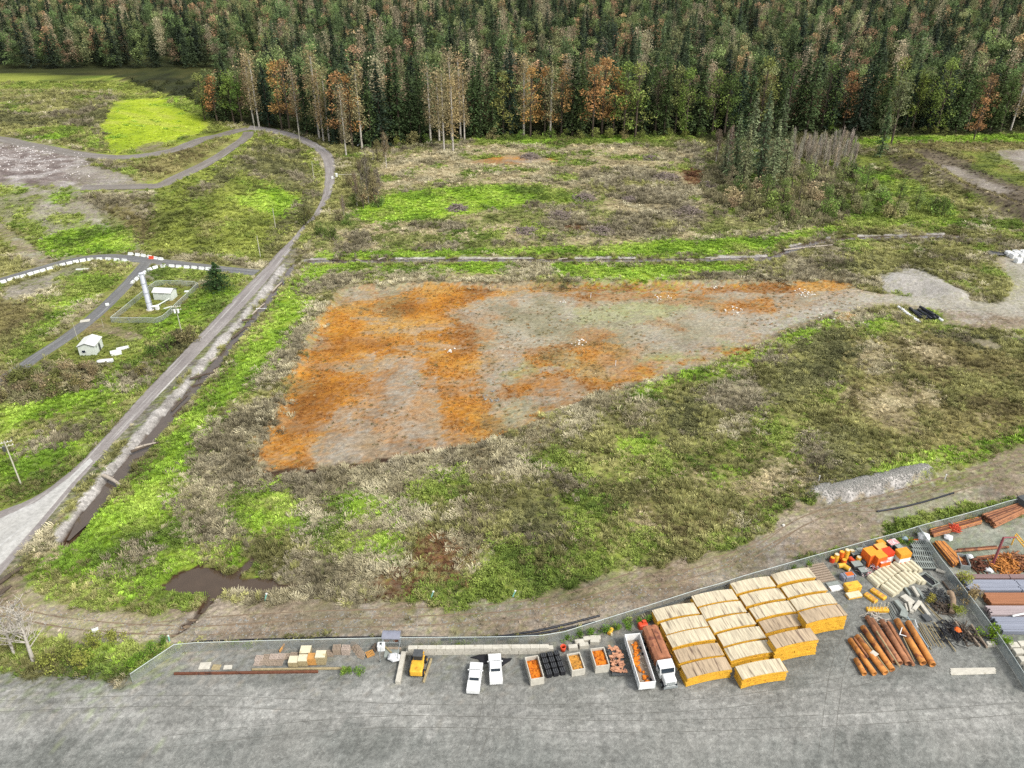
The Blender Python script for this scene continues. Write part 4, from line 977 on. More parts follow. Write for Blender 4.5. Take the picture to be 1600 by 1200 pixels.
# thicket bushes and saplings
def bushes(L, group, nm):
    for i, (px, py, s, col, lb) in enumerate(L): tree('bush', px, py, s, col, lb, cat='bush', group=group)
bushes([(556,322,1.5,(112,120,62),'tall green bush at the lower left of the ditch corner thicket'),(572,318,2.1,(150,134,100),'tallest grey brown bush between road and clearing'),(587,312,1.8,(146,134,96),'grey brown bush right of the tallest one by the clearing'),
        (592,324,1.3,(96,116,54),'dark green bush at the right foot of the grey brown bushes'),(530,345,1.2,(128,120,84),'small brownish bush above the ditch corner'),(545,352,1.1,(92,112,50),'green bush above the ditch corner'),
        (548,292,1.5,(140,130,94),'greyish bush beside the gate by the road'),(476,352,1.3,(96,98,56),'bush overhanging the road where it narrows'),(485,343,1.2,(104,100,62),'bush at the roadside just above the narrow place'),(500,368,1.3,(88,108,50),'wide green bush below the roadside thicket'),(520,375,1.2,(86,104,48),'low green bush near the ditch end')], 'bushes at the ditch corner', 'bush')
bushes([(262,548,1.25,(92,108,48),'dark green bush left in the clump beside the utility pole'),(280,538,1.35,(122,112,76),'brownish bush in the middle of the clump below the utility pole'),(300,532,1.2,(118,110,74),'brownish bush at the right of the clump below the pole'),(240,556,.9,(80,100,42),'small dark bush at the lower left of the clump'),(222,585,.8,(104,100,60),'low bush on the slope between shed and road')], 'bushes beside the utility pole', 'bush')
rr = random.Random(3)
for i in range(34):     # brown thicket by the shed on the far left
    px = rr.uniform(-10, 148); py = rr.uniform(588, 618) - (px > 100) * 12 + max(0, 50 - px) * .35
    tree('bush', px, py, rr.uniform(.7, 1.1), rr.choice([(134,122,88),(118,110,72),(142,130,98),(104,108,60)]), 'brown leafless bush in the dense thicket below the shed track', cat='bush', group='thicket bushes below the shed')
for i in range(70):     # mixed thicket right of the grove
    px = rr.uniform(1140, 1500); py = rr.uniform(262, 345)
    if py < 262 + (px - 1330) * .48: continue
    tree('bush', px, py, rr.uniform(.9, 2.0), rr.choice([(140,134,92),(104,122,60),(160,142,108),(120,140,70),(84,98,54)]) if px < 1340 else rr.choice([(112,140,62),(132,150,78),(98,114,60),(148,142,98)]),
         'low leafy bush in the mixed thicket right of the tall grove' if px >= 1340 else 'brown or dull green bush in the thicket below the tall grove', cat='bush', group='thicket bushes right of the grove' if px >= 1340 else 'thicket bushes below the grove')
for i in range(60):     # pale bare saplings
    px = rr.uniform(1226, 1336); py = rr.uniform(238, 272)
    tree('bare', px, py, rr.uniform(.42, .62), (180,170,150), 'pale leafless sapling standing close among many behind the thicket', group='pale bare saplings', wide=.62)
for i, px in enumerate([600,622,646,666,745,770,790,815,838,860,884,905,930,952,975,1000,1022,1048,1070,1095,1115,1440,1458,1476,1300]):
    tree('bush', px, np.interp(px, ex, ey) + rr.uniform(0, 5), rr.uniform(.9, 1.7), rr.choice([(116,124,60),(96,116,52),(134,128,84),(126,132,70)]), f'low bush at the foot of the forest, {ORD[i]} from left', cat='bush', group='bushes along the foot of the forest')
# bushes inside the yard, along the divider
bushes([(1506,914,.75,(132,138,60),'yellow green bush at the upper part of the yard divider wall'),(1512,938,.85,(150,132,92),'tan dead bush in the middle of the yard divider wall'),(1493,958,.6,(130,140,56),'small leafy bush beside the curved brown pipe'),(1546,998,.75,(120,150,40),'bright green bush at the lower end of the divider wall'),(1568,1006,.5,(112,144,40),'small bright green bush beside the lower wall end'),(1452,940,.45,(140,130,60),'yellowing weed clump beside the dark frame')], 'bushes along the yard divider', 'bush')
for i, (px, py, s) in enumerate([(885,1000,.4),(905,996,.45),(925,992,.45),(945,988,.45),(962,984,.42),(980,978,.45),(1000,974,.4),(1013,970,.35),(1238,889,.35),(1262,882,.38),(1420,850,.4),(1405,848,.38),(1440,842,.4),(255,1010,.5),(240,1022,.55),(225,1034,.55),(210,1044,.5),(150,1010,.8),(110,1022,.8),(180,1000,.7),(80,1040,.8),(130,1042,.8)]):
    tree('bush', px, py, s, (98,128,44) if i < 17 else (128,132,64), f'bright green shrub growing on the fence line, {ORD[i]} from the cone end' if i < 13 else f'green shrub outside the corner fence, {ORD[i-13]} from right', cat='bush', group='shrubs along the fences')

# the far-off forest behind the edge: one mass
flib = bpy.data.collections.new('forest sources')
for i, (k, s) in enumerate([('conifer', 0), ('conifer', 1), ('conifer', 2), ('leafy', 0), ('leafy', 1), ('golden', 0), ('poplar', 1)]):
    T, (V, F, A) = tree_mesh(k, s + 40)
    me = npmesh('far_' + k, [tuple(v) for v in V], F, LEAFI, attrs={'v': ('FLOAT', A)}); flib.objects.link(bpy.data.objects.new(f'forest_{chr(97+i)}', me))
FG = scatter_group('scatter forest', flib)
edge_w = np.array([at(a, b) for a, b in EDGE]); eo = np.argsort(edge_w[:, 0])
FP = []; 
for y0, y1, sp_ in ((380, 560, 9.0), (560, 900, 11.5), (900, 1900, 17)):
    n = int((y1 - y0) * 2 * y1 * .78 / sp_ ** 2); x = RNG.uniform(-y1 * .78, y1 * .78, n); y = RNG.uniform(y0, y1, n); FP.append(np.stack([x, y], 1))
FP = np.vstack(FP); FP = FP[np.abs(FP[:, 0]) < FP[:, 1] * .74 + 30]
lim = np.interp(FP[:, 0], edge_w[eo, 0], edge_w[eo, 1], left=640, right=edge_w[eo[-1], 1]) + 5
lim = np.where(FP[:, 0] < edge_w[0, 0], np.maximum(lim, 575), lim)
FP = FP[(FP[:, 1] > lim) & ~inpoly(FP[:, 0], FP[:, 1], TOE)]
fi = RNG.choice(7, len(FP), p=[.15, .14, .14, .19, .18, .1, .1]); pals = [C_CON, C_CON, C_CON, C_LEAF, C_LEAF, C_GOLD, C_POP]
fc = np.array([lin(pals[i][RNG.integers(0, len(pals[i]))]) for i in fi]) * np.exp(RNG.normal(.45, .28, len(FP)))[:, None]; fc = fc * .75 + fc.mean(1, keepdims=True) * .25
fs = RNG.uniform(.8, 1.12, len(FP)); fz = gh(FP[:, 0], FP[:, 1])
print('far trees', len(FP))
scatter('forest', np.stack([FP[:, 0], FP[:, 1], fz], 1), fi, np.stack([0 * fs, 0 * fs, RNG.uniform(0, 6.28, len(fs))], 1), np.stack([fs * 1.35, fs * 1.35, fs * RNG.uniform(.7, 1.3, len(fs))], 1), fc, 'dense mixed forest stretching back behind the first row of trees', FG)

# small weeds dotted over the open field
wx_, wy_ = RNG.uniform(-75, 110, 5200), RNG.uniform(125, 240, 5200); okw = inpoly(wx_, wy_, orange_w) & (fbm(wx_, wy_, 9, 411, 3) > .5); wx_, wy_ = wx_[okw], wy_[okw]; nw = len(wx_)
wc = np.array([lin(c) for c in [(120, 112, 70), (150, 132, 82), (104, 100, 62), (176, 128, 66)]])[RNG.integers(0, 4, nw)] * 1.3; ws = RNG.uniform(.15, .5, nw)
scatter('weeds', np.stack([wx_, wy_, gh(wx_, wy_)], 1), RNG.integers(3, 9, nw), np.stack([ws * 0, ws * 0, RNG.uniform(0, 6, nw)], 1), np.stack([ws * 1.5, ws * 1.5, ws], 1), wc, 'small dry weeds dotted over the open sandy field')

# ================================================================== objects
YEL = mat('yellow_paint', (240, 184, 62), .6, .25, 1.5, c2=(200, 138, 52), spots=.02); BOARD = mat('weathered_boards', (212, 198, 168), .85, .42, 1.2, c2=(150, 134, 112), spots=.05, stretch=(3.2, .25, 1))
BOARD2 = mat('worn_brown_boards', (190, 168, 138), .85, .35, 1.2, c2=(120, 100, 82), spots=.06, stretch=(3.2, .25, 1))
CONC = mat('cast_concrete', (206, 200, 184), .9, .18, 1.2, c2=(160, 152, 132), spots=.0); WHITEC = mat('white_concrete', (232, 234, 228), .8, .14, 1.5, c2=(196, 194, 182), spots=0, k=.66)
GALV = mat('galvanised_steel', (176, 182, 180), .5, .12, 2, metal=.4); WHITE = mat('white_paint', (236, 236, 232), .45, .12, 1.4, c2=(206, 200, 188), spots=-.02, k=.68); OFFW = mat('offwhite_siding', (226, 232, 218), .6, .08, 1, c2=(200, 204, 186), spots=-.02, k=.58)
ROOFW = mat('pale_metal_roof', (214, 214, 206), .45, .12, .8, k=.7, stretch=(6, .4, 1)); TRIM = mat('dark_trim', (76, 78, 74), .6, .1, 2); DARK = mat('black_rubber', (44, 44, 48), .6, .25, 3, k=.5)
RUST = mat('rusty_steel', (212, 142, 72), .8, .3, 1.0, c2=(146, 88, 56), spots=.08, bump=.2); RUSTB = mat('brown_rusty_steel', (172, 118, 82), .8, .3, 1.0, c2=(124, 86, 66), spots=.08); RUSTD = mat('dark_rust', (112, 70, 50), .85, .3, 1.5, c2=(70, 50, 42), spots=.05)
ORNG = mat('orange_fabric', (236, 110, 36), .7, .15, 1.5); ORNT = mat('orange_top', (240, 160, 48), .7, .15, 1.5); REDF = mat('red_fabric', (222, 66, 30), .7, .15, 2); CREAM = mat('cream_blocks', (226, 216, 184), .8, .12, 1.5, c2=(200, 184, 140), spots=.0)
PINKW = mat('red_white_netting', (224, 150, 146), .8, .2, 4, c2=(236, 232, 230), spots=.14); GREYB = mat('grey_beams', (152, 158, 150), .7, .2, 2); GREYD = mat('dark_grey', (84, 86, 86), .7, .25, 2)
WOOD = mat('grey_timber', (166, 148, 128), .9, .25, 2, stretch=(1, 4, 4)); WOODT = mat('tan_timber', (172, 156, 118), .9, .25, 2); WOODO = mat('fresh_timber', (206, 152, 84), .85, .2, 2); LOG = mat('dark_wet_log', (92, 80, 68), .9, .3, 1.5); DRIFT = mat('driftwood', (178, 166, 150), .9, .25, 1.5)
PIPEB = mat('black_plastic_pipe', (40, 42, 50), .35, .2, 1, k=.5); GLASS = mat('dark_glass', (44, 54, 62), .15, .1, 1); TEAL = mat('pale_teal_paint', (150, 214, 196), .6, .1, 1); BAGW = mat('white_bags', (222, 222, 220), .7, .1, 1.5, k=.7); TARP = mat('grey_tarp', (142, 144, 156), .6, .15, 1)
LOADO = mat('orange_scrap', (226, 128, 30), .8, .45, 1.6, c2=(150, 66, 26), spots=.06); PLATE = mat('blue_grey_steel', (150, 154, 166), .5, .12, .5, metal=.2, stretch=(.2, 6, 1)); PLATEP = mat('purple_brown_steel', (142, 116, 112), .6, .15, .5, stretch=(.2, 6, 1)); PLATEL = mat('lilac_steel', (178, 162, 160), .6, .15, .5, stretch=(.2, 6, 1)); PLATER = mat('rust_steel_sheet', (166, 112, 78), .7, .2, .5, stretch=(.2, 6, 1))
PINKP = mat('faded_red_paint', (152, 84, 88), .6, .15, 1); BLUEP = mat('pale_blue_pipe', (170, 190, 200), .5, .1, 1); POLE = mat('pale_pole_wood', (196, 192, 170), .8, .15, 1); STONE = mat('white_stone', (226, 220, 208), .9, .15, 2, k=.65); CHAIN = mesh_material('chain_link', (176, 182, 176), .32)
SCREEN = mesh_material('screened_chain_link', (146, 156, 156), 1.3); ROCKM = mat('grey_rubble', (146, 144, 136), .95, .3, 1.5); TRUNKW = PALEBARK; DIRT = mat('brown_dirt', (128, 104, 82), .95, .3, 1.5)
SNEED = mat('red_orange_plastic', (226, 84, 50), .5, .1, 2)

def span(a, b, z=0.0):
    p, q = at(*a, z), at(*b, z); return ((p[0] + q[0]) / 2, (p[1] + q[1]) / 2), yaw_of(p, q), math.hypot(q[0] - p[0], q[1] - p[1])
def put(name, px, py, rz, label, cat, group=None, z=0.0):
    x, y = at(px, py, z); return empty(name, (x, y, g1(x, y)), rz, label, cat, group)
def dup(o, px, py, rz, label, z=0.0):
    x, y = at(px, py, z); c = copy_tree(o, (x, y, g1(x, y)), rz); c['label'] = label; return c

# ---- formwork stacks: bowed yellow panels with pale deck boards
SY = span((1020, 953), (1086, 941), 1.8)[1]
def panel_mb(L=7.3, Wd=2.35, t=.2, bow=.3, dx=0.0, dy=0.0, z=0.0, n=10, inset=0.0):
    mb = MB(); top = []; bot = []
    for i in range(n + 1):
        x = -L / 2 + L * i / n; zz = bow * (1 - (2 * x / L) ** 2) + z; top.append((x, zz + t)); bot.append((x, zz))
    out = bot + top[::-1]; Wd -= inset
    vs = [(a + dx, -Wd / 2 + dy, b) for a, b in out] + [(a + dx, Wd / 2 + dy, b) for a, b in out]; m = len(out)
    fs = [(k, k + 1, 2 * n + 1 - k - 1, 2 * n + 1 - k) for k in range(n)]
    fs2 = [tuple(m + i for i in f[::-1]) for f in fs]
    sd = [(i, m + i, m + (i + 1) % m, (i + 1) % m) for i in range(m)]
    mb._add(vs, fs + fs2 + sd); return mb
def make_stack(n, boards, seed):
    rn = random.Random(seed); e = empty('panel_stack', (0, 0, 0))
    for i in range(n):
        panel_mb(z=i * .3, dx=rn.uniform(-.14, .14), dy=rn.uniform(-.1, .1), t=.2).build('panel', YEL, e)
        if i % 3 == 1:
            s = MB()
            for x in (-2.2, 0, 2.2): s.box((x, 0, i * .3 + .37), (.12, 2.5, .1))
            s.build('spacer_bar', YEL, e)
    d = panel_mb(L=7.35, Wd=2.4, z=n * .3 - .06, t=.1, n=16); d.build('deck_boards', boards, e); 
    return e
STK = [('A',1056,954,6,0),('A',1070,974,6,0),('A',1080,994,6,0),('A',1092,1018,6,1),('A',1104,1041,6,1),('B',1117,932,6,0),('B',1130,951,6,0),('B',1144,971,6,0),('B',1159,992,6,0),('B',1171,1014,6,0),('B',1190,1043,7,0),
       ('C',1177,912,6,0),('C',1192,931,6,0),('C',1208,951,6,0),('C',1224,972,6,1),('C',1240,995,11,1),('D',1240,898,6,0),('D',1257,918,6,0),('D',1272,938,7,0),('D',1287,957,11,1)]
cols = {'A': 'left', 'B': 'second', 'C': 'third', 'D': 'right-hand'}; k_ = {}
for i, (c, px, py, n, b) in enumerate(STK):
    k_[c] = k_.get(c, 0) + 1; e = make_stack(n, BOARD2 if b else BOARD, i)
    x, y = at(px, py, n * .3 + .3); e.location = (x, y, g1(x, y)); e.rotation_euler = (0, 0, SY + random.uniform(-.02, .02))
    tag(e, f'{"tall" if n > 9 else "low"} yellow panel stack with {"brown" if b else "pale"} top boards, {ORD[k_[c]-1]} from fence in the {cols[c]} column', 'panel stack', 'yellow panel stacks')

# ---- chain link fences
RAILM = mat('pale_rail', (206, 214, 208), .6, .1, 1)
def fence(name, pts, label, h=2.0, gap=3.0, ms=CHAIN, rail=.055, group=None, zrail=True):
    """pts are top-rail points in photo pixels"""
    Wp = [at(a, b, h if zrail else 0) for a, b in pts]; P = np.array(Wp); d = np.r_[0, np.cumsum(np.hypot(*np.diff(P, axis=0).T))]; n = int(d[-1] / gap)
    Q = even(P, n + 1); o = empty(name, (Q[0][0], Q[0][1], g1(*Q[0])), 0, label, 'fence', group); ox, oy, oz = o.location
    zz = gh(Q[:, 0], Q[:, 1]) - oz
    mb = MB().tube((0, 0, 0), (0, 0, h + .06), .045, .045, 6); pm = mb.mesh('post', GALV)
    for i in range(n + 1): link('post', pm, o, (Q[i][0] - ox, Q[i][1] - oy, zz[i]))
    r = MB()
    for i in range(n): r.tube((Q[i][0] - ox, Q[i][1] - oy, zz[i] + h), (Q[i + 1][0] - ox, Q[i + 1][1] - oy, zz[i + 1] + h), rail, rail, 5, False)
    r.build('top_rail', RAILM, o)
    V = []; UV = []; s = 0
    for i in range(n + 1):
        if i: s += np.hypot(*(Q[i] - Q[i - 1]))
        for z in (.05, h - .03): V.append((Q[i][0] - ox, Q[i][1] - oy, zz[i] + z)); UV.append((s, z))
    F = [(2 * i, 2 * i + 2, 2 * i + 3, 2 * i + 1) for i in range(n)]
    link('mesh_panel', npmesh('mesh_panel', V, F, ms, uv=UV), o); return o
fence('chain_link_fence', [(203, 1053), (275, 1005), (440, 1000), (600, 996.5), (785, 995), (850, 992.5), (875, 989), (935, 970), (1000, 950), (1100, 918), (1190, 892), (1280, 866), (1360, 844), (1435, 822), (1500, 805), (1575, 784), (1660, 760)], 'long chain link fence between the gravel track and the storage yard', gap=3.6)
fence('chain_link_fence', [(1436, 823), (1470, 872), (1500, 910), (1530, 950), (1560, 990), (1590, 1035), (1612, 1070)], 'grey screened fence dividing the storage yard from the steel yard', gap=2.6, ms=SCREEN)
fence('chain_link_fence', [(172, 496), (250, 497), (311, 440), (245, 437), (172, 496)], 'pale chain link fence around the white stack and small shed', h=1.7, gap=2.6)

# ---- sheds, stack and small things on the left
def shed(A, B, Cc, h, rise, label, door, nm='shed', over=.25):
    a, b, c = at(*A), at(*B), at(*Cc); wd = math.hypot(b[0] - a[0], b[1] - a[1]); ln = math.hypot(c[0] - b[0], c[1] - b[1]); ya = yaw_of(a, b)
    e = empty(nm, (a[0], a[1], g1(*a)), ya, label, 'shed')
    return e, wd, ln
def gable(e, x, y, h, rise, axis, roofm, over=.25):
    """walls box x by y from the corner, ridge along axis"""
    w_ = MB()
    if axis == 'y': w_.prism([(0, 0), (x, 0), (x, h), (x / 2, h + rise), (0, h)], 0, y, 'y')
    else: w_.prism([(0, 0), (y, 0), (y, h), (y / 2, h + rise), (0, h)], 0, x, 'x')
    w_.build('wall', OFFW, e); r = MB(); half = (x if axis == 'y' else y) / 2; L = (y if axis == 'y' else x); sl_ = rise / half; ex = over
    for sg in (0, 1):
        o = [(-ex, h - ex * sl_ + .03), (half, h + rise + .03), (half, h + rise + .13), (-ex, h - ex * sl_ + .13)]
        if sg: o = [(2 * half - a, b) for a, b in o][::-1]
        r.prism(o, -ex, L + ex, 'y' if axis == 'y' else 'x')
    r.build('roof', roofm, e)
    t = MB()
    for q in (-ex - .03, L + ex + .01):
        for a, b in (((-ex, h - ex * sl_ + .06), (half, h + rise + .06)), ((half, h + rise + .06), (2 * half + ex, h - ex * sl_ + .06))):
            p0 = (a[0], q, a[1]) if axis == 'y' else (q, a[0], a[1]); p1 = (b[0], q, b[1]) if axis == 'y' else (q, b[0], b[1]); t.tube(p0, p1, .07, .07, 4)
    t.build('roof_trim', TRIM, e)
e, wd, ln = shed((125, 556), (151, 555), (170, 541), 3.0, .7, 'white gabled shed with a dark door beside the lower track', 1)
gable(e, wd, ln, 2.7, .8, 'y', ROOFW)
d = MB().box((wd + .03, ln * .55, 1.05), (.06, 1.0, 2.1)).build('door', TRIM, e); MB().box((wd + .08, ln * .55 - .35, 1.0), (.04, .1, .12)).build('handle', GALV, d)
wn = MB().box((wd * .3, -.03, 1.2), (.9, .05, .7)).build('window', GLASS, e); fr_ = MB()
for q in ((wd * .3 - .5, 1.2, .08, .86), (wd * .3 + .5, 1.2, .08, .86)): fr_.box((q[0], -.05, q[1]), (q[2], .06, q[3]))
for q in (.8, 1.6): fr_.box((wd * .3, -.05, q), (1.0, .06, .06))
fr_.build('frame', WHITE, wn)
v = MB().box((wd + .05, ln * .2, 2.0), (.1, .5, .5)).build('vent', GALV, e)
e, wd, ln = shed((241, 468.5), (269, 470), (280, 463), 2.6, .5, 'small white shed inside the fenced compound', 1)
gable(e, wd, ln, 2.5, .7, 'x', ROOFW)
d = MB().box((wd * .62, -.03, 1.0), (.95, .06, 2.0)).build('door', OFFW, e); MB().box((wd * .62 + .35, -.08, 1.0), (.08, .05, .12)).build('handle', TRIM, d)
MB().box((wd * .5, -.04, 2.15), (1.6, .08, .12)).build('lamp_bar', TRIM, e)
e = put('flare_stack', 235, 484, 0, 'tall white cylindrical stack inside the fenced compound', 'stack')
MB().tube((0, 0, .15), (0, 0, 11.6), .78, .70, 24, True).build('barrel', mat('white_steel_cladding', (206, 208, 216), .45, .08, .5, k=.72), e)
q = MB(); [q.tube((0, 0, z), (0, 0, z + .12), .84, .84, 24) for z in (2.5, 5.5, 8.5, 11.4)]; q.build('band', GALV, e); MB().tube((0, 0, -.1), (0, 0, .25), 1.15, 1.15, 24).build('base_plate', CONC, e)
q = MB(); q.tube((.84, -.3, 0), (.8, -.3, 11.3), .04, .04, 5); q.tube((.84, .2, 0), (.8, .2, 11.3), .04, .04, 5); [q.tube((.84, -.3, z * .4), (.84, .2, z * .4), .02, .02, 4) for z in range(1, 28)]; q.build('ladder', GALV, e)
q = MB(); q.tube((.6, -.2, 1.1), (1.9, .2, 1.1), .3, .3, 12); q.box((2.1, .2, .7), (.9, 1.1, 1.3), bev=.08); q.build('blower', WHITE, e)
q = put('gas_pipe', 256, 474, 0, 'pale straight pipe run from the white stack to the small shed', 'pipe'); (m1, yw, L) = span((247, 480), (268, 468)); q.location = (m1[0], m1[1], g1(*m1)); q.rotation_euler = (0, 0, yw)
MB().tube((-L / 2, 0, .6), (L / 2, 0, .6), .2, .2, 10).build('pipe_run', OFFW, q); [MB().box((x, 0, .25), (.15, .3, .6)).build('support', GALV, q) for x in (-L / 3, 0, L / 3)]
def slab(px, py, rz, sx, sy, sz, label, m, nm='concrete_slab', cat='slab', z=0, group=None):
    x, y = at(px, py); o = MB().box((0, 0, sz / 2), (sx, sy, sz), bev=min(.05, sz * .3)).build(nm, m, None, (x, y, g1(x, y) + z)); o.rotation_euler = (0, 0, rz); return tag(o, label, cat, group)
slab(192, 545, .55, 3.1, 1.5, .3, 'flat white slab on the grass, farthest of the pieces beside the shed', WHITEC)
o = put('utility_box', 182, 553.5, .5, 'low white box with sloped lid on the grass beside the shed', 'box'); MB().box((0, 0, .4), (2.6, 1.4, .8), bev=.08).build('box_body', WHITE, o); MB().prism([(-.75, .8), (.75, .8), (.6, 1.0), (-.6, 1.0)], -1.35, 1.35, 'x').build('lid', WHITEC, o)
slab(262, 481, .75, 2.6, .5, .2, 'long pale plank lying on the compound grass by its right fence', OFFW, 'plank', 'plank'); slab(292, 456, .1, 1.4, .8, .3, 'small white pad on the grass behind the compound shed', WHITEC)
slab(129, 421, .1, 4.2, .5, .3, 'long white beam lying on the gravel inside the barrier loop', WHITEC, 'beam', 'beam'); slab(133, 502, .3, 2.6, 1.6, .25, 'pale plate lying on the grey track where the shed spur leaves', CONC, 'plate', 'plate'); slab(168, 477.5, .4, 1.0, .9, .7, 'single white block beside the grey track left of the compound', WHITEC, 'concrete_block', 'block')
o = put('boat', 165, 567.5, .18, 'small white boat under a cover beside the gabled shed', 'boat'); hull = MB(); sec = []
for i, (x, wv, hh) in enumerate([(-1.9, .45, .75), (-1.3, .8, .8), (0, .95, .82), (1.1, .75, .86), (1.8, .3, .95), (2.1, .05, 1.0)]): sec.append([(x, -wv, hh), (x, -wv * .7, .25), (x, 0, .08), (x, wv * .7, .25), (x, wv, hh)])
vs = [p for s in sec for p in s]; hull._add(vs, [(i * 5 + j, i * 5 + j + 1, i * 5 + j + 6, i * 5 + j + 5) for i in range(5) for j in range(4)] + [(4, 3, 2, 1, 0)], True); hull.build('hull', WHITE, o)
cv = MB(); vs = []
for (x, wv, hh) in [(-1.9, .45, .76), (-1.3, .8, .81), (0, .95, .83), (1.1, .75, .87), (2.1, .05, 1.01)]: vs += [(x, -wv - .02, hh), (x, -wv * .4, hh + .28), (x, wv * .4, hh + .28), (x, wv + .02, hh)]
cv._add(vs, [(i * 4 + j, i * 4 + j + 4, i * 4 + j + 5, i * 4 + j + 1) for i in range(4) for j in range(3)] + [(0, 1, 2, 3)], True); cv.build('cover', BAGW, o); MB().box((0, 0, .1), (1.2, 1.6, .2)).build('cradle', TRIM, o)

def pole(px, py, h, label, arms=0, trans=0, r=.13, m=POLE, group=None, yaw=.4, nm='utility_pole'):
    x, y = at(px, py); e = empty(nm, (x, y, g1(x, y) - .2), yaw, label, 'pole', group); MB().tube((0, 0, 0), (0, 0, h + .2), r, r * .65, 8).build('shaft', m, e)
    for i in range(arms):
        a = MB().box((0, .12, h - .25 - i * .9), (2.6, .12, .14)).build('crossarm', m, e); s = MB()
        for xx in (-1.15, -.5, .5, 1.15): s.tube((xx, .12, h - .18 - i * .9), (xx, .12, h + .06 - i * .9), .07, .05, 6)
        s.build('insulator', WHITE, a)
    for i in range(trans): MB().tube((-.45 + .9 * i, -.35, h - 1.9), (-.45 + .9 * i, -.35, h - .9), .28, .28, 10).build('transformer', WHITE if trans > 1 else TRIM, e)
    return e
pole(284, 520, 8.4, 'utility pole with two white transformers beside the compound', 2, 2, .15, yaw=.2); pole(33, 757, 10.8, 'tall utility pole with crossarm at the left edge above the concrete', 2, 1, .17, yaw=.5)
for i, (px, py, h, lb) in enumerate([(407, 402, 7.6, 'pale pole low on the mound slope just above the track junction'), (431, 358, 8.0, 'pale pole on the mound slope left of the road thicket'), (491, 283, 8.6, 'pale pole on the mound slope inside the road bend'), (469, 224, 8.6, 'pale pole standing at the road edge on the upper bend'), (399, 207, 9.4, 'pale pole at the top of the mound where the tracks meet')]):
    pole(px, py, h, lb, 0, 0, .15, group='pale poles along the road'); 
pole(122, 532, 5.5, 'thin white mast behind the left corner of the gabled shed', 0, 0, .07, nm='mast'); pole(162, 512, 3.0, 'thin short white mast by the spur behind the shed', 0, 0, .06, nm='mast')
# ---- white blocks along the tracks
def barrier_mesh():
    b = MB().prism([(-.36, 0), (.36, 0), (.34, .22), (.16, .42), (.12, .82), (-.12, .82), (-.16, .42), (-.34, .22)], -.85, .85, 'x')
    return b
b0 = None; zz5 = lambda L: [(a / 4, 380 + b / 4) for a, b in L]
BL = [('outer curve of the track', zz5([(818,66),(862,71),(899,77),(937,84),(975,93),(1007,98)])), ('long curve left of the junction', [(-32, 451), (-22, 448)][:0] + zz5([(20,241),(66,228),(106,216),(145,206),(190,192),(230,181),(268,171),(311,158),(349,147),(391,135),(435,124),(475,115),(519,107),(567,101),(623,99),(678,99),(731,103),(779,107)])),
      ('row from the white stack to the spruce', zz5([(829,245),(852,224),(876,205),(902,185),(935,166),(971,152),(1023,143),(1074,142),(1119,146),(1168,149),(1215,152),(1261,157),(1303,160)]))]
bm = barrier_mesh().mesh('barrier', WHITEC)
for nm, L in BL:
    for i, (px, py) in enumerate(L):
        q0, q1 = L[max(i - 1, 0)], L[min(i + 1, len(L) - 1)]; yw = yaw_of(at(*q0), at(*q1)); x, y = at(px, py + 1.5)
        o = link('concrete_barrier', bm, None, (x, y, g1(x, y) + .02)); o.rotation_euler = (0, 0, yw); o.scale = (1.0, 1.5, 1.0)
        tag(o, f'white concrete barrier, {ORD[i]} from left in the {nm}', 'barrier', 'white barriers along the tracks')
x, y = at(237, 404.6); o = MB().prism([(-.5, 0), (.5, 0), (.42, .3), (.2, .5), (.16, 1.0), (-.16, 1.0), (-.2, .5), (-.42, .3)], -.8, .8, 'x').build('plastic_barrier', SNEED, None, (x, y, g1(x, y))); tag(o, 'orange red plastic barrier among the white ones at the junction', 'barrier')
# road gates
o = put('gate', 526, 276, 0, 'white gate across the footpath beside the road bend', 'gate'); MB().box((0, 0, .8), (.9, .9, 1.6), bev=.05).build('post', WHITEC, o); MB().box((-1.2, -3.5, .6), (.8, .8, 1.2), bev=.05).build('post', WHITEC, o); MB().tube((0, 0, 1.0), (10.5, 1.0, 1.0), .12, .12, 6).build('gate_bar', POLE, o)
o = put('barrier_pole', 411, 481, 0, 'white horizontal bar across the ditch bank beside the road', 'barrier'); MB().tube((-2, 0, 0), (-2, 0, 1.1), .1, .1, 6).build('post', WHITE, o); MB().tube((-2.2, 0, 1.0), (3, .3, 1.0), .08, .08, 6).build('gate_bar', WHITE, o)
for i, (px, py, m, lb) in enumerate([(563, 229, BAGW, 'white bulky rubbish left in the pile at the end of the footpath'), (568, 226, BLUEP, 'pale blue bulky rubbish in the middle of the pile at the footpath'), (575, 227, BAGW, 'white bulky rubbish right in the pile at the end of the footpath')]):
    x, y = at(px, py); s = MB(); [s.rock((random.uniform(-1.4, 1.4), random.uniform(-1, 1), .4), random.uniform(.5, 1.0), k + i * 9) for k in range(5)]; tag(s.build('rubbish_heap', m, None, (x, y, g1(x, y))), lb, 'rubbish', 'rubbish dumped by the footpath')
pth = resample(W([(568, 232), (578, 236), (585, 240), (583, 248), (575, 262), (571, 268)]), 1.5); a, b = offset(pth, 2.2); ribbon('path', a, b, RG, 'pale footpath from the dumped rubbish down beside the bushes', lift=.25, nc=4)

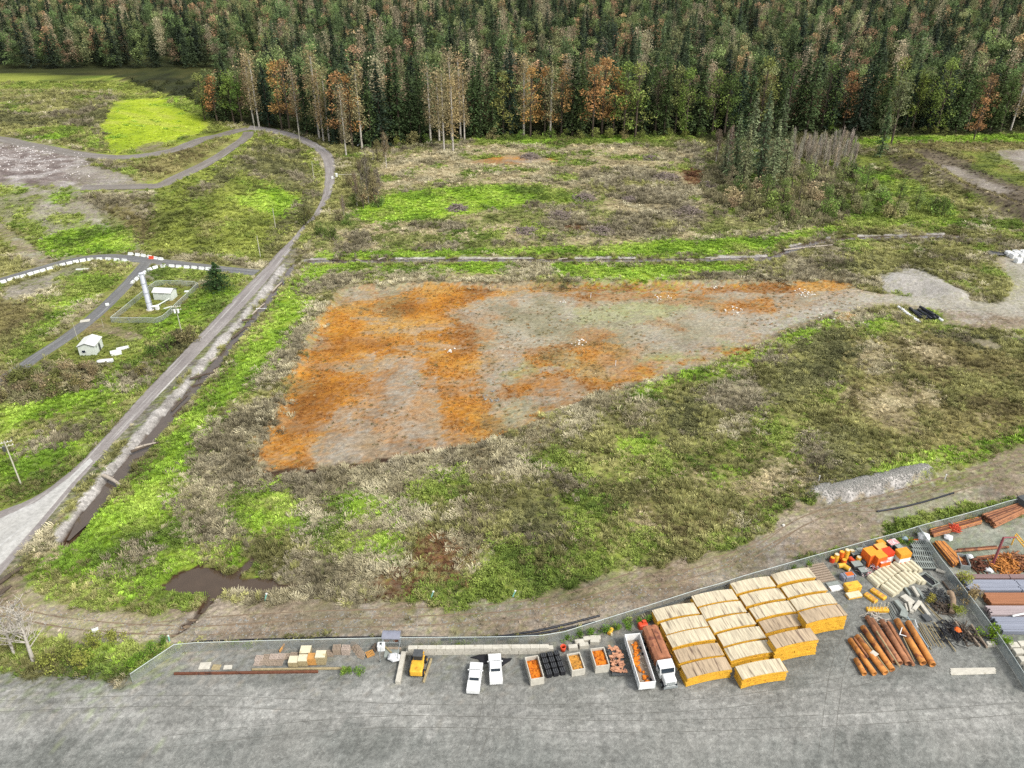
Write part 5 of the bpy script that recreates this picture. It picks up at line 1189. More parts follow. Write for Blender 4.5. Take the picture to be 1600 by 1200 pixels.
# ---- slash piles and driftwood
def sticks(n, rad, hh, seed, ln=(1.5, 4), r=.09):
    rn = random.Random(seed); s = MB()
    for i in range(n):
        a = rn.random() * 6.28; q = rad * rn.random() ** .7; z = hh * (1 - q / rad) * rn.random() + .15; b = rn.random() * 6.28; l = rn.uniform(*ln) / 2; dz = rn.uniform(-.5, .6) * l
        c = Vector((math.cos(a) * q, math.sin(a) * q, z)); d_ = Vector((math.cos(b) * l, math.sin(b) * l, dz)); rr_ = r * rn.uniform(.5, 1.5); s.tube(tuple(c - d_), tuple(c + d_), rr_, rr_ * .5, 5)
    return s
TW = mat('grey_dead_branches', (142, 128, 118), .9, .3, 2)
for i, (px, py, rd, lb) in enumerate([(715,327,3.4,'grey brush pile in the bright grass on the left of the clearing'),(822,362,3.6,'low grey brush pile near the bottom of the clearing'),(912,311,4.2,'wide grey brush pile left of the clearing centre'),(985,312,2.6,'brush pile with a pale upright root at the clearing centre'),(1015,248,3.6,'small far brush pile in the dry grass at the top'),(1040,279,5.0,'large tangled brush pile in the upper right of the clearing'),(1075,334,5.6,'largest pale grey brush pile at the lower right of the clearing'),(940,362,3.6,'rounded dark brush pile near the bottom centre of the clearing'),(1105,290,3.4,'pale root pile at the left foot of the grove'),(828,246,4.0,'flat pile of pale sticks at the top left of the clearing'),(875,338,4.5,'broad low brown brush pile in the middle of the clearing')]):
    x, y = at(px, py); tag(sticks(170, rd * 1.25, rd * .62, i + 20, (1.2, 3.4), .13).build('brush_pile', TW, None, (x, y, g1(x, y))), lb, 'brush pile', 'brush piles in the clearing')
def log(a, b, r, label, m=LOG, nm='log', z=.1, zo=None):
    (cx_, cy_), yw, L = span(a, b); z0 = g1(cx_, cy_) if zo is None else zo; s = MB(); s.tube((-L / 2, 0, r), (0, .1, r * 1.1), r * 1.1, r, 8); s.tube((0, .1, r * 1.1), (L / 2, -.1, r), r, r * .75, 8)
    for k in range(3): q = random.uniform(-L / 2.5, L / 2.5); s.tube((q, 0, r), (q + .4, random.uniform(-.8, .8), r + .6), r * .3, .03, 5)
    o = s.build(nm, m, None, (cx_, cy_, z0 + z)); o.rotation_euler = (0, 0, yw); return tag(o, label, 'log')
log((162, 744), (190, 759), .38, 'thick mossy log laid across the ditch nearest the concrete', zo=-.3, m=DRIFT); log((205, 707), (248, 692), .3, 'long dark log spanning the ditch beside the bend', zo=-.2); log((212, 704), (244, 695), .22, 'pale broken branch lying on the long dark ditch log', m=DRIFT, zo=.3)
log((297, 593), (336, 582), .28, 'dark log jammed across the ditch at mid length', zo=-.2); log((268, 641), (292, 617), .25, 'dark log lying lengthwise in the ditch water', zo=-.6); log((362, 530), (385, 512), .3, 'dark twisted log in the upper ditch', zo=-.3); log((378, 502), (398, 499), .3, 'short dark log across the ditch at the top bend', zo=-.2)
log((330, 566), (340, 560), .2, 'short pale stick poking out of the ditch', m=DRIFT, zo=.1); log((392, 488), (412, 470), .25, 'pale driftwood log on the upper ditch bank', m=DRIFT); log((425, 452), (440, 437), .3, 'pale weathered log beside the road at the ditch head', m=DRIFT); log((0, 915), (36, 889), .35, 'dark log at the road edge in the lower left corner', zo=0.1); log((0, 934), (18, 918), .3, 'second dark log below the first at the lower left edge', zo=.1)
log((1225, 392), (1300, 384), .28, 'long driftwood log along the bend of the north ditch', m=DRIFT); log((1240, 387), (1285, 378), .22, 'dark log behind the driftwood at the north ditch bend')
for i, px in enumerate([520, 556, 590, 608, 632, 668, 700, 722, 765, 812, 846, 872, 921, 930, 1072, 1085, 1110, 1148, 1205]):
    dx = random.uniform(6, 16); log((px, 405.5), (px + dx, 405.5 - random.uniform(-3, 3.5)), random.uniform(.16, .28), f'driftwood stick in the long north ditch, {ORD[i]} from left', m=DRIFT if i % 3 else LOG, zo=-.35)
# boulders and debris: stone clusters on the orange field
for i, (px, py, n, rd, lb) in enumerate([(771,614,22,2.6,'ring of grey stones on the orange field'),(905,531,14,2.2,'small pale stone cluster in the centre of the field'),(1035,461,12,2.8,'loose white stones beside the dark weeds at the far side'),(1147,481,14,3.0,'row of pale stones on the orange strip'),(1258,457,34,3.2,'largest heap of white stones near the gravel path'),(1290,498,12,2.6,'curved line of white stones below the gravel path'),(703,542,9,1.6,'faint grey stone cluster on the orange band'),(1121,445,8,2.2,'small white stones at the far edge of the field'),(880,468,6,1.5,'few brown stones in the upper centre of the field')]):
    x, y = at(px, py); s = MB(); rn = random.Random(i)
    for k in range(n):
        a = rn.random() * 6.28; q = rd * (rn.uniform(.6, 1) if i in (0, 5) else rn.random() ** .6); s.rock((math.cos(a) * q, math.sin(a) * q, .12), rn.uniform(.15, .36), k + i * 50)
    tag(s.build('stone_scatter', STONE if i else ROCKM, None, (x, y, g1(x, y))), lb, 'stones', 'stone clusters on the field')
def stake(px, py, h, label, m=TEAL, r=.1, lean=.25, group='marker stakes'):
    x, y = at(px, py); e = empty('marker_stake', (x, y, g1(x, y)), 0, label, 'stake', group); MB().tube((0, 0, -.1), (lean * h * .5, 0, h), r, r * .9, 6).build('stake_post', m, e); MB().tube((lean * h * .5, 0, h), (lean * h * .52, 0, h + .08), r * 1.3, r * 1.3, 6).build('stake_cap', WHITE, e)
for px, py, h, lb in ((413, 937, 1.6, 'teal marker stake at the reed edge right of the pond'), (673, 935, 1.5, 'teal marker stake by the rusty patch along the track'), (801, 932, 1.3, 'teal marker stake at the scrub edge in the middle of the track'), (265, 1002, 1.2, 'short teal stake at the corner of the yard fence'), (1279, 751, 1.3, 'pale stake at the left end of the gravel heap'), (1476, 749, 1.2, 'pale stake right of the gravel heap'), (923, 461, 1.4, 'thin white stake at the far side of the field'), (962, 566, 1.4, 'thin white stake at the middle of the field'), (1028, 466, 1.2, 'thin white stake next to the loose white stones')):
    stake(px, py, h, lb, m=TEAL if py > 900 else WHITE, lean=.7 if px in (413, 673, 801) else .05, r=.13 if py > 900 else .09)
# gravel heap stones: one mass
hp = np.array(heap); P = []
for k in range(2400):
    q = hp[0] + 0; t = RNG.random() * (len(hp) - 1); i = int(t); p = hp[i] * (1 - t + i) + hp[i + 1] * (t - i) + RNG.normal(0, 1.3, 2); P.append(p)
s = MB()
for k, p in enumerate(P): s.rock((p[0], p[1], g1(*p) + .02), random.uniform(.08, .2), k % 40)
tag(s.build('gravel_heap', ROCKM), 'low grey gravel heap along the edge of the scrub', kind='stuff')

# ---- black pipes with white bags beside the gravel path, wrapped cubes on the far right
for i, (a, b) in enumerate([((1428, 488), (1448, 501)), ((1434, 486), (1455, 501)), ((1440, 486), (1462, 500)), ((1447, 487), (1468, 499)), ((1436, 484), (1459, 497)), ((1421, 484), (1440, 500))]):
    (c1, c2), yw, L = span(a, b); e = empty('black_pipe', (c1, c2, g1(c1, c2) + (.55 if i == 4 else 0)), yw, f'black pipe in the pile beside the gravel path, {ORD[i]} from left' if i < 4 else ['black pipe lying on top of the pile beside the path', 'black pipe along the left side of the bagged pile'][i - 4], 'pipe', 'black pipes beside the gravel path')
    MB().tube((-L / 2, 0, .42), (L / 2, 0, .42), .42, .42, 16, hollow=.85).build('pipe_wall', PIPEB, e)
for i in range(16):
    px, py = ((1404 + i * 3.2, 481 + i * 2.35) if i < 11 else (1458 + (i - 11) * 3.2, 492 + (i - 11) * 2.2)); x, y = at(px, py); s = MB().rock((0, 0, .3), .62, i); tag(s.build('sandbag', BAGW, None, (x, y, g1(x, y))), f'white bag {"left of" if i < 11 else "right of"} the black pipes, {ORD[i if i < 11 else i - 11]} from the path', 'bag', 'white bags round the black pipes')
for i, (px, py) in enumerate([(1575, 397), (1586, 396), (1598, 396), (1583, 401), (1595, 401), (1590, 408), (1604, 408), (1612, 402)]):
    x, y = at(px, py + 2); e = empty('wrapped_bale', (x, y, g1(x, y)), .1, f'white wrapped cube at the far right edge, {ORD[i]} of the group from left and back', 'bale', 'white wrapped cubes at the right edge'); MB().box((0, 0, .8), (2.0, 1.9, 1.6), bev=.15).build('wrapping', WHITE, e); MB().box((0, 0, 1.62), (1.5, .2, .05)).build('strap', GREYD, e)
for i in range(2):
    x, y = at(1558, 398 - i * 3); e = empty('pipe_roll', (x, y, g1(x, y)), .05, ['black pipe bundle left of the white wrapped cubes', 'black pipe bundle lying just behind the first one'][i], 'pipe bundle', 'black pipe bundles at the right edge')
    for k in range(3): MB().tube((-3, k * .7 - .7, .4), (3, k * .7 - .7, .4), .36, .36, 12).build('pipe_length', PIPEB, e)
# black drain pipes lying along the fence
for i, (L, lb) in enumerate([([(300, 1003), (420, 999), (560, 996), (700, 996)], 'thin black hose lying along the fence on the left'), ([(690, 1000), (775, 996), (837, 987), (890, 975), (937, 963)], 'black drain pipe along the fence, outer of the pair'), ([(780, 1000), (837, 992), (880, 984), (930, 973)], 'black drain pipe along the fence, inner of the pair'), ([(990, 962), (1030, 950), (1090, 930), (1140, 912)], 'black drain pipe along the fence behind the panel stacks'), ([(1370, 800), (1400, 795), (1440, 786), (1490, 771)], 'black drain pipe at the edge of the greenish gravel')]):
    P = resample(W(L), 2.0); z = gh(P[:, 0], P[:, 1]); r = .16 if i else .1; s = MB(); s.path([(P[j][0] - P[0][0], P[j][1] - P[0][1], z[j] - z[0] + r) for j in range(len(P))], r * 1.15, 7); tag(s.build('drain_pipe', PIPEB, None, (P[0][0], P[0][1], z[0])), lb, 'pipe')
slab(149, 986, .4, 1.0, .6, .5, 'small white block on the gravel left of the corner fence', WHITEC, 'concrete_block', 'block'); slab(1224, 822, .4, .5, .4, .4, 'small white stone at the tip of the scrub by the track', STONE, 'stone', 'stone')

s = MB(); rn = random.Random(77)
for k in range(420):
    px, py = rn.uniform(-30, 85), rn.uniform(224, 268)
    if rn.random() < .3: px, py = rn.uniform(40, 140), rn.uniform(228, 280)
    if py < 222 + px * .13: continue
    x, y = at(px, py); s.rock((x, y, g1(x, y) + .1), rn.uniform(.12, .45), k % 30, .5)
tag(s.build('rubble', mat('pale_waste', (222, 214, 208), .9, .25, 1, c2=(150, 136, 130), spots=.04)), 'pale broken rubble strewn over the top of the mound', kind='stuff')
s = MB()
for k in range(700):
    x, y = rn.uniform(-75, 75), rn.uniform(66, 92); s.rock((x, y, g1(x, y)), rn.uniform(.04, .14), k % 30, .5)
for k in range(900):
    px, py = rn.uniform(0, 1250), 0; py = np.interp(px, [0, 250, 640, 900, 1100, 1250], [955, 985, 968, 955, 900, 845]) + rn.uniform(-16, 16); x, y = at(px, py); s.rock((x, y, g1(x, y)), rn.uniform(.05, .2), k % 30, .5)
tag(s.build('loose_stones', ROCKM), 'small loose stones scattered on the track and yard gravel', kind='stuff')

# ================================================================== storage yard
def Z4(X, Y): return (780 + X / 8, 970 + Y / 8)          # reading aids for enlarged crops of the photograph
def Z2(X, Y): return (1240 + X / 4.444, 800 + Y / 4.444)
def Z7(X, Y): return (1300 + X / 8, 930 + Y / 8)
def Z5(X, Y): return (1400 + X / 8, 780 + Y / 8)
# ---- lock-block wall
blk = MB().box((0, 0, .36), (1.46, .74, .72), bev=.04).mesh('block', CONC)
A_, B_ = at(635, 1021), at(858, 1019); nb = 15; yw = yaw_of(A_, B_)
for c in range(2):
    for i in range(nb):
        t = (i + .5 + (.25 if c else 0)) / (nb + .3); x = A_[0] * (1 - t) + B_[0] * t; y = A_[1] * (1 - t) + B_[1] * t
        o = link('concrete_block', blk, None, (x, y, g1(x, y) + c * .73)); o.rotation_euler = (0, 0, yw + random.uniform(-.01, .01)); tag(o, f'{"upper" if c else "lower"} course concrete block, {ORD[i]} from left in the long bay wall', 'block', 'concrete blocks of the bay wall')
A_, B_ = at(631, 1024), at(622, 1068); yw = yaw_of(A_, B_)
for i in range(5):
    t = (i + .5) / 5; x = A_[0] * (1 - t) + B_[0] * t; y = A_[1] * (1 - t) + B_[1] * t; o = link('concrete_block', blk, None, (x, y, g1(x, y))); o.rotation_euler = (0, 0, yw); tag(o, f'concrete block of the short side wall, {ORD[i]} from the corner', 'block', 'concrete blocks of the bay wall')
for i, (px, py, rz, z, lb) in enumerate([(895, 1014, .1, 0, 'loose concrete block left of the others above the open bins'), (905, 1006, .15, 0, 'loose block with a pale top at the back left of the group'), (912, 1011, .1, 0, 'greenish loose block at the front of the group'), (918, 1001, .2, 0, 'loose block at the back middle of the group'), (931, 1000, -.05, 0, 'loose pale block at the back right of the group'), (929, 1005, -.1, 0, 'loose block at the front right of the group'), (857, 1016, .1, .0, 'single pale block at the right end of the bay wall')]):
    x, y = at(px, py); o = link('concrete_block', blk, None, (x, y, g1(x, y))); o.rotation_euler = (0, 0, rz); tag(o, lb, 'block', 'loose concrete blocks')
# ---- open bins
def open_bin(a, b, wd, h, t, label, m=CONC, base=None, nm='open_bin'):
    """a back-end and b front-end centre of the rim"""
    (c1, c2), yw, L = span(a, b, h); e = empty(nm, (c1, c2, g1(c1, c2)), yw, label, 'bin'); 
    for s_ in (-1, 1): MB().box((0, s_ * (wd - t) / 2, h / 2), (L, t, h)).build('side_wall', m, e); MB().box((s_ * (L - t) / 2, 0, h / 2 - .01), (t, wd - 2 * t, h - .02)).build('end_wall', m, e)
    MB().box((0, 0, .12), (L - 2 * t, wd - 2 * t, .15)).build('floor', m, e)
    q = MB(); [q.box((x, s_ * (wd / 2 + .03), h / 2), (.1, .06, h - .1)) for x in np.arange(-L / 2 + .4, L / 2, .8) for s_ in (-1, 1)]; q.build('rib', base or m, e)
    return e, L
def heap_in(e, L, wd, z, m, label, seed, nm='scrap_heap', bump_=.25):
    rn = random.Random(seed); n1, n2 = 14, 8; V = []; 
    for i in range(n1):
        for j in range(n2):
            ed = i in (0, n1 - 1) or j in (0, n2 - 1); V.append((-L / 2 + L * i / (n1 - 1), -wd / 2 + wd * j / (n2 - 1), z + (0 if ed else rn.uniform(-.05, bump_))))
    F = [(i * n2 + j, (i + 1) * n2 + j, (i + 1) * n2 + j + 1, i * n2 + j + 1) for i in range(n1 - 1) for j in range(n2 - 1)]
    s = MB(); s._add(V, F)
    for k in range(10): s.rock((rn.uniform(-L * .42, L * .42), rn.uniform(-wd * .4, wd * .4), z + .1), rn.uniform(.12, .3), seed * 10 + k)
    o = s.build(nm, m, None, e.location); o.rotation_euler = e.rotation_euler; return tag(o, label, 'scrap')
e, L = open_bin(Z4(402, 440), Z4(480, 720), 2.1, 1.5, .12, 'open bin of rusty orange scrap right of the white trucks'); heap_in(e, L - .3, 1.8, .7, LOADO, 'dark rusty orange scrap inside the leftmost bin', 1)
e, L = open_bin(Z4(925, 400), Z4(995, 610), 2.1, 1.4, .14, 'smaller open bin of tan scrap between black crates and blocks'); heap_in(e, L - .3, 1.8, 1.05, mat('tan_scrap', (206, 146, 62), .85, .35, 2, c2=(110, 80, 52), spots=.04), 'tan scrap with dark bits filling the middle bin', 2, bump_=.12)
e, L = open_bin(Z4(1225, 335), Z4(1295, 560), 2.2, 1.6, .13, 'open bin of bright orange scrap below the loose blocks'); heap_in(e, L - .3, 1.9, 1.1, LOADO, 'bright orange scrap inside the right-hand bin', 3)
(c1, c2), yw, L = span(Z4(1430, 310), Z4(1510, 660), .9); e = empty('flatbed_load', (c1, c2, g1(c1, c2)), yw, 'flat trailer heaped with rusty pinkish plates beside the orange bin', 'trailer'); MB().box((0, 0, .5), (L, 2.3, .2)).build('deck', GREYD, e)
for s_ in (-1, 1):
    for x in (-L / 3, L / 3): MB().tube((x, s_ * 1.0 - .15, .32), (x, s_ * 1.0 + .15, .32), .32, .32, 12).build('wheel', DARK, e)
s = MB(); rn = random.Random(5)
for k in range(60): s.box((rn.uniform(-L / 2.2, L / 2.2), rn.uniform(-.9, .9), .68 + rn.random() * .35), (rn.uniform(.4, 1.2), rn.uniform(.15, .5), .06), (rn.uniform(-.2, .2), rn.uniform(-.2, .2), rn.uniform(0, 3)))
o = s.build('plate_scrap', mat('pinkish_rust_plates', (206, 150, 116), .85, .35, 2, c2=(132, 90, 78), spots=.04), None, e.location); o.rotation_euler = e.rotation_euler; tag(o, 'loose pinkish rusty plates lying on the flat trailer', 'scrap')
# ---- black crates in a grid
(c1, c2), yw, L = span(Z4(630, 400), Z4(710, 640), .8); k = 0
cb = MB().box((0, 0, .45), (.85, .82, .9), bev=.06).mesh('body', DARK); cl_ = MB(); [cl_.box((0, q, .93), (.8, .1, .05)) for q in (-.3, 0, .3)]; clm = cl_.mesh('lid_slats', GREYD)
for j in range(4):
    for i in range(3):
        u, v = (j - 1.5) * 1.12, (1 - i) * 1.08; x = c1 + math.cos(yw) * u - math.sin(yw) * v; y = c2 + math.sin(yw) * u + math.cos(yw) * v
        e = empty('black_crate', (x, y, g1(x, y)), yw + random.uniform(-.12, .12), f'black crate, {["back", "second", "third", "front"][j]} row, {["left", "middle", "right"][i]} one beside the orange bin', 'crate', 'black crates in rows'); link('body', cb, e); link('lid_slats', clm, e)
e = put('traffic_drum', *Z4(798, 372), 0, 'bright orange bucket between the black crates and loose blocks', 'bucket'); MB().tube((0, 0, 0), (0, 0, 1.0), .38, .46, 14, hollow=.88).build('drum_wall', SNEED, e); MB().tube((0, 0, .05), (0, 0, .12), .36, .36, 14).build('drum_floor', RUSTD, e); e.name = 'orange_bucket'
e = put('yellow_drum', *Z4(1392, 150), 0, 'dented yellow drum lying beside the fence shrubs', 'drum'); MB().tube((-.3, -.5, .35), (.2, .5, .38), .36, .36, 12).build('drum_body', YEL, e); MB().tube((.2, .5, .38), (.23, .56, .38), .3, .3, 12).build('drum_lid', CREAM, e); MB().box((.1, -.6, .3), (.3, .3, .5)).build('foot', CREAM, e)
# ---- white trailer box and dump truck
(c1, c2), yw, L = span((988, 990), (1012, 1066), 2.2); e = empty('open_trailer', (c1, c2, g1(c1, c2)), yw, 'long white sided open trailer holding orange rubble', 'trailer')
for s_ in (-1, 1): MB().box((0, s_ * 1.2, 1.45), (L, .1, 1.5)).build('side_wall', WHITE, e)
for s_ in (-1, 1): MB().box((s_ * (L / 2 - .05), 0, 1.45), (.1, 2.28, 1.5)).build('end_wall', WHITE, e)
MB().box((0, 0, .75), (L - .2, 2.28, .12)).build('floor', WOOD, e); q = MB(); [q.box((x, s_ * 1.28, 1.45), (.08, .06, 1.5)) for x in np.arange(-L / 2 + .5, L / 2, 1.1) for s_ in (-1, 1)]; q.build('rib', GALV, e)
for s_ in (-1, 1):
    for x in (-L / 3.2, -L / 3.2 + 1.2, L / 3): MB().tube((x, s_ * 1.0 - .15, .45), (x, s_ * 1.0 + .15, .45), .45, .45, 14).build('wheel', DARK, e)
s = MB(); rn = random.Random(8)
for k in range(46): t = rn.random(); s.rock((-L / 2.3 + t * L * .86, math.sin(t * 9) * .35 + rn.uniform(-.35, .35), .95), rn.uniform(.18, .42), k)
o = s.build('rubble', LOADO, None, e.location); o.rotation_euler = e.rotation_euler; tag(o, 'winding line of orange rubble inside the white trailer', 'rubble')
s = MB()
for k in range(30): t = rn.random(); s.rock((-L / 2.3 + t * L * .86, rn.uniform(-.9, .9), .85), rn.uniform(.1, .25), k)
o = s.build('rubble', mat('pale_rubble', (206, 190, 168), .9, .25, 2), None, e.location); o.rotation_euler = e.rotation_euler; tag(o, 'pale crumbs spread over the floor of the white trailer', 'rubble')
(c1, c2), yw, L = span((1016, 977), (1037, 1027), 2.9); e = empty('dump_truck', (c1, c2, g1(c1, c2)), yw, 'dump truck with rusty brown covered box and white cab', 'truck')
BX = mat('brown_rusty_cover', (168, 110, 78), .75, .3, 1.2, c2=(128, 78, 60), spots=.06)
b = MB(); b.prism([(-1.15, 1.1), (1.15, 1.1), (1.22, 2.6), (.75, 2.95), (-.75, 2.95), (-1.22, 2.6)], -L / 2, L / 2, 'x'); box_ = b.build('dump_box', BX, e); MB().box((0, 0, 2.99), (L * .75, .12, .08)).build('ridge_bar', RUSTD, box_); MB().box((-L / 2 - .04, 0, 1.9), (.08, 2.3, 1.4)).build('tailgate', RUSTB, box_)
q = MB(); [q.box((x, s_ * 1.24, 1.9), (.12, .1, 1.5)) for x in np.linspace(-L / 2 + .3, L / 2 - .3, 6) for s_ in (-1, 1)]; q.build('rib', RUSTB, box_)
MB().box((.8, 0, .85), (L + 3.2, 1.0, .3)).build('chassis', TRIM, e); hd = L / 2 + .25
MB().prism([(hd + 0, .9), (hd + 1.9, .9), (hd + 1.9, 1.9), (hd + 1.6, 2.75), (hd + .1, 2.85), (hd, 2.0)], -1.15, 1.15, 'y').build('cab', WHITE, e)
MB().box((hd + 1.78, 0, 2.32), (.1, 2.0, .7), (0, -.34, 0)).build('windscreen', GLASS, e); MB().box((hd + .9, 1.17, 2.25), (1.0, .04, .6)).build('side_window', GLASS, e); MB().box((hd + .9, -1.17, 2.25), (1.0, .04, .6)).build('side_window', GLASS, e)
MB().box((hd + 2.7, 0, 1.45), (1.6, 1.8, 1.1), bev=.12).build('hood', WHITE, e); gq = MB(); [gq.box((hd + 3.53, 0, 1.1 + k * .16), (.05, 1.3, .07)) for k in range(5)]; gq.build('grille', GALV, e)
for s_ in (-1, 1): MB().box((hd + 3.5, s_ * .8, 1.2), (.1, .25, .25)).build('headlight', GLASS, e); MB().box((hd + 1.7, s_ * 1.4, 2.2), (.1, .25, .5)).build('mirror', TRIM, e)
MB().box((hd + 3.6, 0, .75), (.15, 2.2, .3)).build('bumper', GALV, e)
for x in (-L / 2 + .9, -L / 2 + 2.2, hd + 2.7):
    for s_ in (-1, 1): wq = MB().tube((x, s_ * 1.0 - .17, .5), (x, s_ * 1.0 + .17, .5), .5, .5, 16).build('wheel', DARK, e); MB().tube((x, s_ * 1.19 - .02, .5), (x, s_ * 1.19 + .02, .5), .26, .26, 12).build('rim', GALV, wq)
s = MB(); s.box((0, 0, .45), (1.5, 1.0, .9), bev=.1); s.box((.3, .2, 1.0), (.6, .5, .3)); x, y = at(1004, 980); o = s.build('machine_box', SNEED, None, (x, y, g1(x, y))); o.rotation_euler = (0, 0, .3); tag(o, 'orange red metal box at the head of the brown dump truck', 'box')
# ---- white pickups, shadow sheets, yellow loader
def pickup(px, py, label, rz):
    x, y = at(px, py, 1.2); e = empty('pickup_truck', (x, y, g1(x, y)), rz, label, 'pickup truck', 'white pickups in the bay')
    b = MB(); b.prism([(-2.7, .55), (2.6, .55), (2.7, .75), (2.6, 1.12), (1.1, 1.22), (-2.7, 1.22)], -.97, .97, 'y'); b.build('body', WHITE, e)
    MB().prism([(-.95, 1.22), (1.15, 1.22), (.55, 1.82), (-.75, 1.86)], -.82, .82, 'y').build('cabin', WHITE, e)
    MB().box((.87, 0, 1.54), (.05, 1.5, .62), (0, -.79, 0)).build('windscreen', GLASS, e); MB().box((-.88, 0, 1.55), (.05, 1.4, .45), (0, .3, 0)).build('rear_window', GLASS, e)
    for s_ in (-1, 1):
        MB().box((-.05, s_ * .84, 1.53), (1.3, .04, .4)).build('side_window', GLASS, e); MB().box((.95, s_ * 1.08, 1.3), (.15, .2, .18)).build('mirror', WHITE, e); MB().box((2.68, s_ * .72, .92), (.05, .32, .16)).build('headlight', GALV, e)
        for xx in (-1.75, 1.7): w_ = MB().tube((xx, s_ * .86 - .12, .38), (xx, s_ * .86 + .12, .38), .38, .38, 16).build('wheel', DARK, e); MB().tube((xx, s_ * .99 - .015, .38), (xx, s_ * .99 + .015, .38), .2, .2, 10).build('rim', GALV, w_)
    MB().box((2.74, 0, .62), (.12, 1.9, .2)).build('bumper', GALV, e); MB().box((-1.85, 0, 1.225), (1.55, 1.55, .03)).build('bed_cover', WHITE, e)
    return e
pickup(742, 1056, 'white pickup nearer the yellow loader, standing lower in the bay', R(86)); pickup(774, 1042, 'white pickup between two dark shadow sheets in the bay', R(94))
for i, (pts, lb) in enumerate([([(735, 1028), (748, 1024), (762, 1023), (765, 1036), (752, 1039), (748, 1031)], 'dark sheet for the shadow left of the right-hand white pickup'), ([(782, 1028), (790, 1030), (800, 1029), (797, 1033), (789, 1038), (784, 1042)], 'dark sheet for the shadow right of the right-hand white pickup')]):
    P = W(pts); cx_, cy_ = np.mean(P, 0); s = MB().prism([(a - cx_, b - cy_) for a, b in P][::-1], 0, .14); tag(s.build('shadow_sheet', DARK, None, (cx_, cy_, g1(cx_, cy_) + .02)), lb, 'shadow sheet')  # thin dark sheets stand in for the dark shadows beside the pickup
x, y = at(653, 1036, 1.0); e = empty('wheel_loader', (x, y, g1(x, y)), R(87), 'yellow wheeled loader parked in the corner of the block bay', 'loader')
MB().box((-1.0, 0, 1.15), (2.3, 1.9, 1.0), bev=.15).build('engine_hood', YEL, e); MB().box((.75, 0, .8), (1.6, 1.7, .7), bev=.08).build('front_frame', YEL, e); cb_ = MB().box((.6, 0, 1.85), (1.3, 1.35, 1.3), taper=.88).build('cab', GLASS, e); MB().box((.6, 0, 2.55), (1.35, 1.4, .1)).build('cab_roof', GREYD, cb_)
for s_ in (-1, 1):
    MB().box((1.9, s_ * .55, .9), (1.6, .16, .22), (0, .3, 0)).build('lift_arm', YEL, e)
    for xx in (-1.4, 1.1): w_ = MB().tube((xx, s_ * 1.0 - .22, .55), (xx, s_ * 1.0 + .22, .55), .55, .55, 16).build('tyre', DARK, e); MB().tube((xx, s_ * 1.23 - .02, .55), (xx, s_ * 1.23 + .02, .55), .26, .26, 10).build('rim', YEL, w_)
MB().prism([(2.5, .1), (3.3, .15), (3.3, .22), (2.7, .35), (2.7, .95), (2.55, .95)], -1.05, 1.05, 'y').build('bucket', GREYD, e)
slab(668, 1048, R(80), 4.5, .35, .3, 'pale rail lying on the ground right of the yellow loader', WOODT, 'rail', 'rail')
# ---- drum shelter and odds at its foot
e = put('drum_rack', 613, 1006, -.03, 'rack of red brown drums under a grey tarp by the fence', 'rack')
for x in (-1.35, 1.35):
    for y in (-.6, .8): MB().box((x, y, 1.0), (.1, .1, 2.0)).build('post', GALV, e)
MB().box((0, .1, .9), (2.8, 1.5, .08)).build('shelf', GALV, e); tv = MB(); n = 8; vs = []
for i in range(n + 1): a = math.pi * i / n; vs += [(-1.45, .1 - math.cos(a) * .85, 1.9 + math.sin(a) * .45), (1.45, .1 - math.cos(a) * .85, 1.9 + math.sin(a) * .45)]
tv._add(vs, [(2 * i, 2 * i + 1, 2 * i + 3, 2 * i + 2) for i in range(n)], True); tv.build('tarp', TARP, e)
for i, x in enumerate((-.7, .7)):
    q = put('steel_drum', 613, 1006, 0, ['red brown drum on the left of the covered rack', 'red brown drum on the right of the covered rack'][i], 'drum', 'drums on the covered rack'); q.location = (e.location[0] + x, e.location[1], e.location[2] + .95); MB().tube((0, -.5, .45), (0, .6, .45), .42, .42, 16).build('drum_body', RUST, q); MB().tube((0, -.53, .45), (0, -.49, .45), .44, .44, 16).build('rim', RUSTD, q)
e = put('steel_cage', 611, 1022, -.02, 'open grey steel frame below the covered drum rack', 'frame')
for x in (-1.4, 1.4):
    for y in (-1.6, 1.4): MB().box((x, y, .9), (.09, .09, 1.8)).build('upright', GALV, e)
for (a, b) in (((-1.4, -1.6), (-1.4, 1.4)), ((1.4, -1.6), (1.4, 1.4)), ((-1.4, 1.4), (1.4, 1.4))): MB().tube((a[0], a[1], 1.78), (b[0], b[1], 1.78), .05, .05, 5).build('crossbar', GALV, e)
slab(612, 1021, .0, 2.3, 1.6, .12, 'grey plywood sheets lying under the steel frame', GREYB, 'plywood_sheet', 'sheet'); slab(616, 1014, -.02, 2.2, .35, .3, 'brown timber beam lying under the steel frame', WOOD, 'beam', 'beam'); slab(607, 1017, -.8, 1.6, .25, .4, 'tilted tan board leaning under the steel frame', WOODT, 'board', 'board')
x, y = at(617, 1031); tag(MB().rock((0, 0, .5), 1.1, 3, .6).build('sack', BAGW, None, (x, y, g1(x, y))), 'large white sack left of the short side wall', 'sack'); x, y = at(596, 1014); e = empty('plastic_tank', (x, y, g1(x, y)), .05, 'white cube tank between the pallets and the drum rack', 'tank'); MB().box((0, 0, .6), (1.2, 1.1, 1.1), bev=.12).build('tank_body', WHITE, e); MB().tube((0, 0, 1.1), (0, 0, 1.25), .18, .18, 10).build('tank_cap', TRIM, e)
